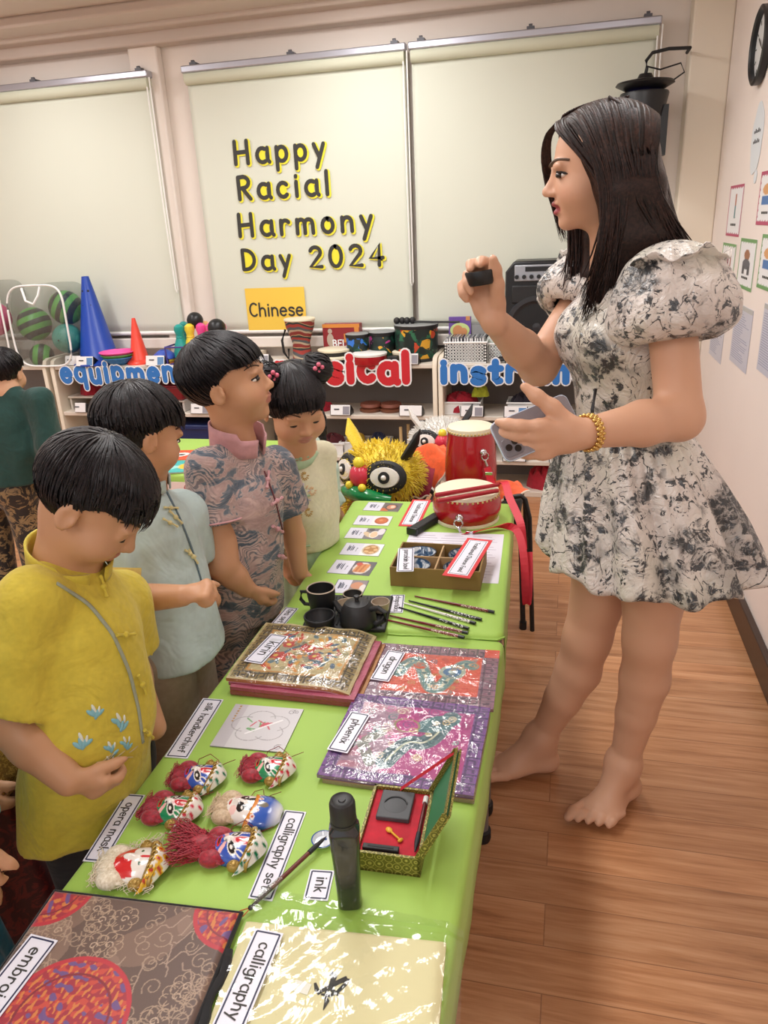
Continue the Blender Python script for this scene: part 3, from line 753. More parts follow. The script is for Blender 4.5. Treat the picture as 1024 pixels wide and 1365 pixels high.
# ---- cones
def cone(p, h, rb, mt, label, base=True, holes=0):
    o = thing('traffic_cone', label, 'cone', p, group='cones on the shelf')
    m = MB(); m.lathe([(rb*.78, .012), (rb*.72, .02), (rb*.13, h), (rb*.10, h), (rb*.10, h-.01)], n=36); build('cone_body', m, mt, o)
    m = MB(); m.lathe([(rb, 0), (rb, .008), (rb*.95, .012), (rb*.80, .022), (rb*.70, .024)], n=36); build('base', m, mt, o)
    if holes:
        m = MB()
        for k in range(5):
            z = h*(.2+.16*k); r = rb*.72-(rb*.59)*z/h
            for th in (-1.9, -.9): m.lathe([(.007, 0), (.0, .001)], n=10, R=frame_to(th), o=(r*math.cos(th)*1.01, r*math.sin(th)*1.01, z))
        build('hole', m, M_blk2, o)
def frame_to(th): s, u, d = frame(V3(math.cos(th), math.sin(th), .2)); return np.stack([s, u, d], 1)
M_cb = mat('blue plastic', '#1c44a6', .35); M_cr = mat('orange red plastic', '#f04a38', .35)
p = top(133, 478, 3.99); hb = aty(123, 368, 3.99)[2]-ZS[3]; cone(p, hb, .155, M_cb, 'tall blue training cone on the equipment shelf', holes=1)
p = top(186, 476, 3.95); hb = aty(179, 424, 3.95)[2]-ZS[3]; cone(p, hb, .075, M_cr, 'small orange red cone beside the tall blue cone')
# bowls: nested, each its own
cols = [('#2f7fc4', 'blue bowl, lowest of the nested stack'), ('#5aa04a', 'green bowl between the blue and pink ones'), ('#f05ca8', 'pink bowl, top of the nested stack')]
p = top(159, 484, 3.905)
for k, (c, lab) in enumerate(cols):
    o = thing('stacking_bowl', lab, 'bowl', p+V3(0, 0, .001+.016*k), group='nested bowls'); R0 = .088+.006*k
    m = MB(); m.lathe([(0, 0), (R0*.45, 0), (R0*.7, .014), (R0*.97, .038), (R0, .042), (R0*.94, .042), (R0*.66, .018), (R0*.4, .004), (0, .004)], n=36); build('bowl', m, mat('bowl '+c, c, .35), o)
    m = MB(); m.tube([(R0*math.cos(t_), R0*math.sin(t_), .042) for t_ in np.linspace(0, 2*PI, 36, endpoint=False)], .003, 6, True); build('rim', m, mat('bowl '+c, c, .35), o)
# marker discs
p = top(220, 478, 3.95)
for k, (c, lab) in enumerate([('#c87832', 'orange marker disc, bottom of the small stack'), ('#c9a63a', 'yellow marker disc in the middle of the small stack'), ('#3a58b8', 'blue domed marker disc on top of the small stack')]):
    o = thing('marker_disc', lab, 'disc', p+V3(0, 0, .001+.014*k), group='marker discs'); r = .072; 
    m = MB(); m.lathe([(r, 0), (r, .004), (r*.82, .022), (r*.45, .042), (r*.3, .045), (r*.28, .04), (r*.8, .016), (r*.95, .001)], n=32); build('disc', m, mat('disc '+c, c, .4), o)
    m = MB(); m.tube([(r*.29*math.cos(t_), r*.29*math.sin(t_), .045) for t_ in np.linspace(0, 2*PI, 20, endpoint=False)], .002, 6, True); build('rim', m, mat('disc '+c, c, .4), o)
# skittles
pinp = [(0, 0), (.035, 0), (.042, .03), (.044, .06), (.034, .105), (.021, .14), (.022, .16), (.029, .18), (.026, .2), (.012, .212), (0, .214)]
M_pur = mat('purple plastic', '#4b3f8f', .4)
for k, (px, Y, c, lab) in enumerate([(244, 3.93, '#1f9a92', 'teal skittle, first of the row'), (258, 3.95, '#f0d040', 'yellow skittle next to the teal one'), (273, 3.97, '#f0509c', 'pink skittle beside the yellow one'),
                                     (286, 3.97, '#f05a9c', 'pink skittle peeking above the boy\'s hair, under the black ball'), (300, 3.99, '#e84c90', 'pink skittle at the far end of the row'), (279, 4.06, '#f0b880', 'peach skittle in the rear of the row'),
                                     (251, 4.06, '#2a8f88', 'dark teal skittle behind the first one')]):
    o = thing('skittle', lab, 'skittle', top(px, 478, Y)+V3(0, 0, .006), group='skittles on the shelf'); m = MB(); m.lathe(pinp, n=24); build('pin', m, mat('skittle '+c, c, .35), o)
    m = MB(); m.tube([(.0215*math.cos(t_), .0215*math.sin(t_), .143) for t_ in np.linspace(0, 2*PI, 20, endpoint=False)], .003, 6, True); build('neck_ring', m, mat('skittle '+c, c, .35), o)
o = thing('skittle_tray', 'purple carrying tray around the skittles', 'tray', top(272, 478, 4.0)); 
m = MB(); m.box((0, 0, .003), (.32, .24, .005)); build('base', m, M_pur, o, bevel=.002)
m = MB(); m.tube([(-.165, -.13, .1), (.165, -.13, .1), (.165, .13, .1), (-.165, .13, .1)], .005, 6, True); build('band', m, M_pur, o)
m = MB()
for sx in (-1, 1):
    for sy in (-1, 1): m.cyl((sx*.163, sy*.128, .004), (sx*.165, sy*.13, .1), .005, n=8)
build('post', m, M_pur, o)
pb = aty(260, 427, 4.0); o = thing('bowling_ball', 'small black ball resting on top of the skittles', 'ball', pb); m = MB(); m.ball((0, 0, 0), .046, nu=28, nv=16); build('shell', m, M_blk, o)
m = MB()
for k in range(3): 
    v = nrm(V3(.25*math.cos(k*2.1), -.9, .35+.25*math.sin(k*2.1))); s, u, d = frame(v); m.cyl(v*.0452, v*.0464, .006, n=10)
build('finger_hole', m, M_blk2, o)
pb = aty(289, 437, 3.92); o = thing('bowling_ball', 'dark ball half hidden by the hair of the boy in waves', 'ball', pb-V3(0, 0, .0)); m = MB(); m.ball((0, 0, 0), .05, nu=28, nv=16); build('shell', m, M_blk, o)
# ---- drums on the musical shelf
M_skin = mat('drum skin', '#e6dcc2', .55); M_rimb = mat('black rim', '#1b1b1d', .5); M_pale = mat('pale wood', '#d8bd8c', .5); M_drd = mat('red lacquer', '#b01626', .28, coat=.5)
def djembe_mat():
    t = NT('striped djembe'); v = t.coord((1, 1, 1)); n = t.noise(v, 6, 2); s = t.node('ShaderNodeSeparateXYZ'); t.link(v, s.inputs[0])
    z = t.math('ADD', t.math('MULTIPLY', s.outputs[2], 16), t.math('MULTIPLY', n.outputs['Fac'], 1.6)); f = t.math('FRACT', z)
    t.base(t.ramp(f, [(0, srgb('#8a2f2b')), (.25, srgb('#b9a58c')), (.4, srgb('#57575a')), (.6, srgb('#a23a32')), (.8, srgb('#2f3433')), (.95, srgb('#c3a77a'))], 'CONSTANT')); t.set(rough=.6); return t.m
p = top(403, 470, 4.0); o = thing('djembe', 'striped goblet drum under the yellow paper', 'drum', p); hz = aty(403, 424, 4.0)[2]-ZS[3]
m = MB(); m.lathe([(.055, 0), (.052, hz*.2), (.048, hz*.42), (.06, hz*.6), (.078, hz*.8), (.084, hz*.97), (.0, hz*.97)], n=32); build('body', m, djembe_mat(), o)
m = MB(); m.lathe([(.084, hz*.95), (.087, hz*.97), (.085, hz), (0, hz)], n=32); build('skin', m, M_skin, o)
m = MB(); m.tube([(-.08, -.02, hz*.75), (-.105, -.02, hz*.5), (-.10, -.02, .05), (-.075, -.02, .01), (-.07, -.02, hz*.3)], .007, 6); build('strap', m, M_blk2, o)
p = top(458, 462, 4.08); w = aty(482, 445, 4.08)[0]-aty(433, 445, 4.08)[0]; hz = aty(458, 431, 4.08)[2]-ZS[3]
o = thing('instrument_box', 'dark red box lettered BELL standing behind the drums', 'box', p)
m = MB(); m.box((0, 0, hz/2), (w, .06, hz)); build('carton', m, mat('dark red print', '#8e2229', .45), o, bevel=.002)
m = MB(); m.box((0, -.0306, hz*.95), (w, .001, hz*.1)); m.box((w*.42, -.0308, hz*.5), (w*.12, .001, hz*.9)); m.box((w*.2, -.031, hz*.6), (w*.25, .001, hz*.25)); build('panel', m, mat('orange print', '#d98a3c', .5), o, smooth=False)
m = MB(); m.ball((-w*.3, -.031, hz*.55), (.02, .001, .035)); m.ball((-w*.3, -.031, hz*.8), (.013, .001, .013)); build('picture', m, mat('grey figure', '#b9a89a', .5), o)
m = MB(); text(m, 'BELL', .045, R_wall, (0, -.0318, hz*.42), .16); build('lettering', m, M_bw, o, smooth=False)
def frame_drum(p, r, h, body, label, skin=M_skin, thick=.006):
    o = thing('frame_drum', label, 'drum', p, group='drums on the musical shelf')
    m = MB(); m.lathe([(r*.97, 0), (r, .004), (r, h-.004), (r*.97, h-.001)], n=40, caps=True); build('shell', m, body, o)
    m = MB(); m.lathe([(r+.002, h-.012), (r+.003, h-.002), (r*.97, h+.001), (0, h+.001)], n=40); build('skin', m, skin, o); return o
pA = top(446, 480, 3.97); frame_drum(pA, .125, .035, M_rimb, 'pale skinned hand drum with black shell, lower of two', M_skin)
frame_drum(pA+V3(.005, .0, .0375), .09, .032, M_rimb, 'smaller pale hand drum stacked on the lower one', M_skin)
def jungle_mat(name, c2):
    t = NT(name); v = t.coord(); n = t.noise(v, 22, 2, .5, .8)
    t.base(t.ramp(n.outputs['Color'], [(0, srgb('#10241f'))], 'CONSTANT')) if False else None
    vo = t.node('ShaderNodeTexVoronoi'); vo.inputs['Scale'].default_value = 26; t.link(v, vo.inputs['Vector'])
    c = t.ramp(vo.outputs['Color'], [(0, srgb('#12322a')), (.35, srgb('#1b4a3a')), (.5, srgb(c2)), (.62, srgb('#d8a02c')), (.75, srgb('#2a6a4a')), (.88, srgb('#b5332e'))], 'CONSTANT')
    c = t.mix(t.math('GREATER_THAN', n.outputs['Fac'], .5), srgb('#152421'), c); t.base(c); t.set(rough=.4); return t.m
for px, Y, r, pyt, c2, lab in [(478, 4.0, .062, 444, '#2f6fc8', 'small kids drum with a blue and orange picture, left of three'), (511, 4.03, .072, 441, '#b33a86', 'kids drum with a dark green and pink picture, middle of three'), (556, 4.02, .115, 431, '#c84a2a', 'largest kids drum with a jungle picture, right of three')]:
    p = top(px, 475, Y); h = aty(px, pyt, Y)[2]-ZS[3]; o = frame_drum(p, r, h, jungle_mat('jungle print '+c2, c2), lab, mat('grey skin', '#8d8f90', .5))
    m = MB(); m.lathe([(r+.003, h-.02), (r+.004, h-.004), (r+.001, h-.002)], n=40, caps=False); build('rim', m, M_rimb, o)
    m = MB(); m.lathe([(r+.001, .0), (r+.003, .004), (r+.003, .014), (r+.001, .018)], n=40, caps=False); build('foot_rim', m, M_rimb, o)
    if r > .1: ptop = p+V3(0, 0, h)
p = top(493, 481, 3.91); frame_drum(p, .092, .055, M_drd, 'red shelled hand drum in front of the kids drums', mat('white skin', '#ecebe6', .5))
p = top(540, 478, 3.96); frame_drum(p, .065, .055, mat('pale drum wood', '#d9c6a2', .5), 'small natural wood drum beside the name stand', M_skin)
o = thing('drum_mallet', 'black mallet with bobbled head lying on the largest kids drum', 'mallet', ptop+V3(0, 0, .012))
m = MB(); m.tube([(-.02, -.02, 0), (.1, -.03, -.003), (.24, -.04, -.004)], .0055, 8); build('handle', m, M_rimb, o)
m = MB(); [m.ball((-.10+.028*k, -.02+.006*(k % 2), .006), .018, nu=14, nv=8) for k in range(4)]; build('head', m, M_rimb, o)
p = top(470, 486, 3.885); o = thing('castanet', 'black hand percussion piece lying before the pale hand drums', 'instrument', p+V3(0, 0, .001)); m = MB(); m.box((0, 0, .012), (.10, .04, .022), taper=.85); build('body', m, M_rimb, o, bevel=.006)
m = MB(); m.tube([(.05, 0, .012), (.085, .01, .012)], .006, 8); build('handle', m, M_rimb, o)
p = top(525, 487, 3.885); o = thing('black_holder', 'black block holder beside the name stand before the wooden drum', 'holder', p+V3(0, 0, .001)); m = MB(); m.box((0, 0, .02), (.055, .05, .04)); build('block', m, M_rimb, o, bevel=.004)
# ---- baskets, books, speaker on the instruments shelf
M_bask = mat('white basket plastic', '#eeeeec', .4); M_hole = mat('basket hole', '#6f6f70', .7)
def basket(p, w, d, h, label, rows=5, cols=12, hole=True, group='white plastic baskets'):
    o = thing('plastic_basket', label, 'basket', p, group=group); t = .004
    m = MB()
    for sx, sy, ww, dd in ((0, -1, w, t), (0, 1, w, t), (-1, 0, t, d), (1, 0, t, d)):
        if not hole or sx: m.box((sx*(w/2-t/2), sy*(d/2-t/2), h/2), (ww, dd, h)); continue
        cw = w/(cols+2); ch = h*.72/rows; y = sy*(d/2-t/2)
        for j in range(rows+1): m.box((0, y, h*.12+ch*j), (w, t, ch*.42))
        for i in range(cols+1): m.box((-w/2+cw*(i+1), y, h/2), (cw*.45, t, h*.9))
        for s in (-1, 1): m.box((s*(w/2-cw*.5), y, h/2), (cw, t, h))
    m.box((0, 0, .003), (w-.002, d-.002, .005)); build('shell', m, M_bask, o, smooth=False)
    m = MB(); m.tube([(-w/2, -d/2, h), (w/2, -d/2, h), (w/2, d/2, h), (-w/2, d/2, h)], .006, 6, True); build('rim', m, M_bask, o); return o
p = top(623, 483, 3.955); w = aty(651, 470, 3.9)[0]-aty(594, 470, 3.9)[0]; hz = .105
basket(p+V3(0, 0, .001), w, .15, hz, 'white holed basket packed with disc cases on the instruments shelf')
q = random.Random(4)
for k in range(14):
    x = -w/2+.018+k*(w-.036)/13; o = thing('disc_case', f'grey disc case, {["first","second","third","fourth","fifth","sixth","seventh","eighth","ninth","tenth","eleventh","twelfth","thirteenth","last"][k]} in the packed white basket', 'case', p+V3(x, .0, .008), rot=(0, q.uniform(-.04, .04), 0), group='disc cases in the white basket')
    m = MB(); m.box((0, 0, .062), (.0105, .12, .123)); build('case', m, mat('grey case %d' % (k % 3), ('#85868a', '#a6a7a9', '#63656a')[k % 3], .25), o, bevel=.001)
    m = MB(); m.box((0, -.0603, .062), (.006, .001, .11)); build('spine_label', m, M_cardw, o, smooth=False)
a = aty(597, 421, 4.02); b = aty(627, 421, 4.02); w2 = b[0]-a[0]; h2 = a[2]-ZS[3]-.01
o = thing('picture_book', 'purple topped childrens book standing behind the packed basket', 'book', (a[0]/2+b[0]/2, 4.045, ZS[3]+.001), rot=(math.radians(-4), 0, 0))
m = MB(); m.box((0, 0, h2/2), (w2, .014, h2)); build('cover', m, mat('purple cover', '#6a4a9c', .35), o, bevel=.001)
m = MB(); m.ball((0, -.0075, h2*.68), (w2*.44, .001, h2*.17)); build('cover_art', m, mat('light green art', '#c3d68a', .4), o)
m = MB(); m.ball((-.01, -.0085, h2*.66), (.028, .001, .03)); m.ball((.02, -.0085, h2*.64), (.02, .001, .02)); m.box((w2*.36, -.0078, h2*.955), (.022, .001, .022)); build('cover_figures', m, mat('tan art', '#c98a5a', .4), o)
for k in range(3):
    o = thing('paper_stack', ['grey booklet sheaf behind the disc cases, lowest', 'grey booklet sheaf behind the disc cases, middle', 'grey booklet sheaf behind the disc cases, topmost'][k], 'booklet', top(640, 470, 4.1)+V3(.01*k, 0, .002+.058*k)); m = MB(); m.box((0, 0, .027), (.13, .09, .054), R=rotz(.1*k)); build('pages', m, mat('booklet grey', '#9a9b9c', .6), o, bevel=.002)
    m = MB(); m.box((0, 0, .0555), (.128, .088, .0015), R=rotz(.1*k)); build('cover', m, mat('booklet cover', '#77797c', .4), o, smooth=False)
p = top(668, 482, 3.99); basket(p+V3(0, 0, .001), .15, .13, .09, 'smaller white basket with a green badge, behind the raised arm', 4, 8)
o = thing('round_badge', 'round green and white badge sign in the smaller basket', 'badge', p+V3(-.02, .0, .012)); m = MB(); m.lathe([(.068, 0), (.068, .004), (0, .004)], n=32, R=rotx(PI/2), o=(0, 0, .07)); build('disc', m, mat('white badge', '#e9eee6', .4), o)
m = MB(); m.tube([(.02, -.006, .04), (-.02, -.006, .075), (.02, -.006, .085), (-.01, -.006, .11)], .008, 6); m.ball((.03, -.006, .06), (.018, .002, .018)); build('emblem', m, mat('badge green', '#2f9a5a', .4), o)
m = MB(); m.tube([(.066*math.cos(t_), -.004, .07+.066*math.sin(t_)) for t_ in np.linspace(0, 2*PI, 32, endpoint=False)], .004, 6, True); build('rim', m, M_blk2, o)
a = aty(676, 400, 4.0); b = aty(760, 400, 4.0); zt_ = aty(715, 345, 4.0)[2]; h = zt_-ZS[3]-.004; w = b[0]-a[0]
o = thing('pa_speaker', 'black loudspeaker with silver control panel behind the woman', 'speaker', ((a[0]+b[0])/2, 4.0, ZS[3]+.001))
m = MB(); m.prism([(-w/2, .0), (w/2, 0), (w/2, h*.8), (w/2-.04, h), (-w/2+.04, h), (-w/2, h*.9)], -.12, .1, R=A([[1, 0, 0], [0, 0, 1], [0, 1, 0]]).astype(float)); build('cabinet', m, M_blk, o, bevel=.008)
m = MB(); m.box((.01, -.123, h-.055), (w*.78, .012, .075)); build('control_panel', m, mat('silver panel', '#a8abb2', .35, .5), o, bevel=.003)
m = MB(); m.box((.01, -.130, h-.037), (w*.45, .003, .022)); [m.cyl((-.1+.035*k, -.128, h-.072), (-.1+.035*k, -.142, h-.072), .010, n=12) for k in range(7)]; build('knob', m, M_blk, o)
m = MB(); m.box((0, -.122, h-.155), (w*.8, .012, .085)); build('horn', m, M_blk2, o, bevel=.012)
m = MB(); m.lathe([(.155, 0), (.15, .012), (.13, .012), (.12, .002), (.05, -.02), (.045, -.005), (0, .004)], n=40, R=rotx(PI/2), o=(0, -.12, h*.36), caps=False); build('woofer', m, mat('grey cone', '#2c2d31', .55), o)
o = thing('cable_strip', 'black folded cable bundle lying between the baskets and the speaker', 'cable', top(672, 487, 3.90)+V3(0, 0, .002)); m = MB(); m.tube([(-.06, 0, .01), (0, .03, .02), (.06, .0, .03), (.02, -.02, .02), (-.04, -.01, .012)], .009, 8); build('bundle', m, M_blk2, o)
m = MB(); m.box((.075, 0, .015), (.03, .02, .025)); build('plug', m, M_blk2, o, bevel=.004)
# ---- things on the middle and low boards
q = random.Random(9)
def cloth_heap(p, r, mt, label, name='cloth_heap', cat='cloth', h=.05):
    o = thing(name, label, cat, p); m = MB(); n = 28; P = np.zeros((12, n, 3))
    for i in range(12):
        f = i/11
        for j in range(n):
            th = 2*PI*j/n; rr = r*math.cos(f*PI/2)**.6*(1+.12*math.sin(3*th+p[0]*9)+.06*math.sin(7*th)); P[i, j] = (rr*math.cos(th), rr*math.sin(th)*.7, h*math.sin(f*PI/2)*(1+.2*math.sin(5*th+i)))
    m.grid(P, wrap=True); build('folds', m, mt, o); return o
M_redc = fabric('red cloth', '#a4182c'); M_yc = fabric('yellow cloth', '#c9a52c'); M_dk = fabric('dark cloth', '#2b2430'); M_navy = mat('navy plastic', '#16285c', .4)
def small_basket(px, py, Y, z, w, label, fill, flabel):
    p = top(px, py, Y, z)+V3(0, 0, .001); basket(p, w, .14, .062, label, 3, 8, False, 'small white bins on the shelf boards')
    cloth_heap(p+V3(0, 0, .008), w*.42, fill, flabel, h=.085)
small_basket(614, 553, 3.97, .44, .23, 'white bin of red cloth on the middle board', M_redc, 'red cloth heaped in the white bin on the middle board')
small_basket(701, 551, 3.97, .44, .19, 'white bin of dark cloth on the middle board', M_dk, 'dark cloth heaped in the white bin beside the woman')
small_basket(447, 620, 3.97, .20, .16, 'white bin of maroon cloth on the low board', fabric('maroon cloth', '#5a2028'), 'maroon cloth in the white bin on the low board')
small_basket(476, 620, 4.0, .20, .15, 'white bin of yellow cloth on the low board', M_yc, 'yellow cloth in the white bin behind the lion head')
small_basket(507, 620, 4.0, .20, .13, 'white bin of navy and yellow cloth on the low board', fabric('navy cloth', '#2c3350'), 'navy cloth in the white bin behind the lion head')
small_basket(722, 618, 3.97, .20, .17, 'white bin on the low board beside the woman', M_redc, 'red cloth in the white bin beside the dress')
cloth_heap(top(640, 530, 3.95, .44)+V3(0, 0, .09), .045, fabric('lime cloth', '#a8b02c'), 'yellow green puppet lying on the red cloth', 'hand_puppet', 'puppet', .05)
cloth_heap(top(424, 553, 3.98, .44), .09, M_redc, 'red cloth folded on the middle board behind the girl', h=.045)
for px, lab in ((495, 'round wooden castanets set on the middle board'), (522, 'round wooden castanets set next to the shiny name stand')):
    o = thing('wooden_disc_set', lab, 'instrument', top(px, 553, 3.97, .44)); m = MB(); m.lathe([(.06, 0), (.064, .012), (.05, .02), (0, .02)], n=28); build('lower_disc', m, mat('brown wood', '#7a4a34', .5), o)
    m = MB(); m.lathe([(.05, .021), (.06, .03), (.055, .045), (0, .047)], n=28); build('upper_disc', m, mat('red brown wood', '#8c5240', .5), o)
o = thing('storage_tray', 'dark red tray under the word equipment', 'tray', top(232, 540, 3.98, .44)+V3(0, 0, .07)); m = MB(); m.box((0, 0, .04), (.24, .2, .08), taper=1.12); build('tray', m, mat('dark red plastic', '#7c1424', .4), o, bevel=.01)
m = MB(); m.box((0, 0, .083), (.28, .235, .008)); build('rim', m, mat('dark red plastic', '#7c1424', .4), o, bevel=.003)
o = thing('tray_riser', 'grey stand holding up the dark red tray', 'stand', top(232, 540, 3.99, .44)+V3(0, 0, .001)); m = MB(); m.box((0, 0, .062), (.25, .2, .012)); build('plate', m, M_in, o, bevel=.003)
for sx in (-1, 1): m = MB(); m.box((sx*.115, 0, .028), (.012, .19, .055)); build('leg', m, M_in, o)
o = thing('riser_shelf', 'small pale riser under the letter q of equipment', 'stand', top(125, 552, 4.0, .44)+V3(0, 0, .001)); m = MB(); m.box((0, 0, .075), (.2, .16, .012)); build('plate', m, M_shelf, o, bevel=.003)
for sx in (-1, 1): m = MB(); m.box((sx*.09, 0, .034), (.012, .14, .068)); build('leg', m, M_shelf, o)
cloth_heap(top(125, 540, 4.0, .44)+V3(0, 0, .083), .075, M_redc, 'red beanbag pile on the small pale riser', 'beanbag', 'beanbag', .06)
o = thing('storage_box', 'navy plastic crate on the low board behind the boy in waves', 'crate', top(255, 615, 3.99, .03)+V3(0, 0, .001)); m = MB(); m.box((0, 0, .07), (.42, .24, .138), taper=1.02); build('bin', m, M_navy, o, bevel=.008)
for k in range(3): m = MB(); m.box((0, -.122, .03+.04*k), (.40, .012, .012)); build('rib', m, M_navy, o)
o = thing('storage_box', 'navy plastic crate on the board above, behind the boy in waves', 'crate', top(262, 600, 3.99, .20)+V3(0, 0, .001)); m = MB(); m.box((0, 0, .085), (.36, .22, .16), taper=1.04); build('bin', m, M_navy, o, bevel=.008)
m = MB(); m.box((0, -.116, .15), (.36, .012, .014)); build('rim', m, M_navy, o)
for k, px in enumerate((536, 546, 557, 567)):
    o = thing('rhythm_stick', ['pale wooden stick upright on the low board, first of four', 'pale wooden stick upright on the low board, second of four', 'pale wooden stick upright on the low board, third of four', 'pale wooden stick upright on the low board, last of four'][k], 'stick', top(px, 620, 3.93+.06*(k % 2), .20), group='upright sticks on the low board')
    m = MB(); m.cyl((0, 0, .022), (0, 0, .16), .009, n=12); build('rod', m, M_pale, o); m = MB(); m.box((0, 0, .011), (.03, .05, .021)); build('foot', m, M_pale, o, bevel=.002)
cloth_heap(top(724, 668, 3.95, .03), .08, M_redc, 'red cloth on the lowest board beside the dress', h=.11)
# ================================================================== TABLES AND THE DISPLAY
ZN = .53; ZF = .542
def T(px, py, z=ZN): return atz(px, py, z)
def cloth_mat():
    t = NT('lime tablecloth'); v = t.coord(); c = srgb('#a3cb58'); n = t.noise(v, 5, 3)
    t.base(t.ramp(n.outputs['Fac'], [(.3, tuple(x*.96 for x in c)), (.7, c)])); t.set(rough=.55, sheen=.1)
    w = t.noise(v, 7, 2, .5, .4); n2 = t.noise(v, 420, 1); t.bump(t.math('ADD', t.math('MULTIPLY', w.outputs['Fac'], 3.0), t.math('MULTIPLY', n2.outputs['Fac'], .12)), .12, .006); return t.m
M_lime = cloth_mat(); M_tt = mat('table board', '#c9b79c', .5); M_leg = mat('grey steel tube', '#8e9094', .35, .7); M_foot = mat('black rubber', '#141416', .6)
def table_and_cloth(cx, cy, w, d, z, rot, tl, cl, drop=.11, hem_near=None):
    t = thing('low_table', tl, 'table', (cx, cy, 0), rot, 'low tables under lime cloths'); zt = z-.004
    m = MB(); m.box((0, 0, zt-.0125), (w-.02, d-.02, .025)); build('table_top', m, M_tt, t, bevel=.004)
    m = MB(); m.box((0, 0, zt-.05), (w-.12, d-.12, .045)); build('apron', m, M_leg, t, bevel=.003)
    for sx in (-1, 1):
        for sy in (-1, 1):
            x, y = sx*(w/2-.045), sy*(d/2-.05)
            m = MB(); m.cyl((x, y, .03), (x, y, zt-.03), .016, n=16); lg = build('leg', m, M_leg, t)
            m = MB(); m.lathe([(.0, 0), (.02, 0), (.022, .008), (.022, .03), (.017, .034)], o=(x, y, 0), n=18); build('rubber_foot', m, M_foot, lg)
    # cloth: rounded over the edge, slightly rippled at the hem
    def loop(inset, n=26):
        P = []; hw, hd, r = w/2-inset, d/2-inset, max(.022-inset, .004)
        for (qx, qy, a0) in ((1, 1, 0), (-1, 1, 90), (-1, -1, 180), (1, -1, 270)):
            for k in range(7): a = math.radians(a0+90*k/6); P.append((qx*(hw-r)+r*math.cos(a), qy*(hd-r)+r*math.sin(a)))
            nx = {0: (-1, 1), 90: (-1, -1), 180: (1, -1), 270: (1, 1)}[a0]; q = A([nx[0]*(hw-r)+r*math.cos(math.radians(a0+90)), nx[1]*(hd-r)+r*math.sin(math.radians(a0+90))]); p0 = A(P[-1])
            for k in range(1, n): P.append(tuple(p0+(q-p0)*k/n))
        return A(P)
    rows = []
    for ins, dz in ((.2, 0), (.03, 0), (.012, -.0008), (.006, -.003), (.002, -.007), (.0, -.013), (-.001, -.03), (-.002, -.06), (-.003, -drop)):
        L = loop(ins); k = max(0, -dz-.02)/drop; s = np.arange(len(L))
        ang = s*2*PI/len(L); wv = k*(.004*np.sin(ang*23)+.003*np.sin(ang*41+1)); L = L*(1+wv[:, None]); zz = np.full(len(L), z+dz)
        if hem_near is not None and dz < -.02: zz = np.where(L[:, 1] < -d/2+.02, np.maximum(zz, hem_near), zz)
        rows.append(np.concatenate([L, zz[:, None]], 1))
    P = np.stack(rows); m = MB(); m.grid(P, wrap=True); m.add(P[0], [tuple(range(P.shape[1]))])
    c = build('tablecloth', m, M_lime, None, weld=True, angle=0, solid=0); c.location = (cx, cy, 0); c.rotation_euler = (0, 0, rot)
    sd = c.modifiers.new('Solidify', 'SOLIDIFY'); sd.thickness = .002; sd.offset = 1 if False else -1
    tag(c, cl, 'tablecloth', 'lime tablecloths'); return t, c
XL, XR = -.683, -.111; Y0, Y1 = .36, 1.47
table_and_cloth((XL+XR)/2, (Y0+Y1)/2, XR-XL, Y1-Y0, ZN, 0, 'low table nearest the camera, hidden beneath its lime cloth', 'lime green cloth on the nearer table, under the masks and packets')
fc = A([(-.665-.150)/2+.008, (1.449+2.30)/2]); table_and_cloth(fc[0], fc[1], .535, .85, ZF, .047, 'low table at the far end, beneath its lime cloth', 'lime green cloth on the farther table, under the drum and food cards', .10, ZN+.003)
st, s2 = table_and_cloth(-1.60, 3.0, .60, .56, .46, 0, 'second display table behind the boys, by the shelves', 'lime green cloth on the table behind the boys')
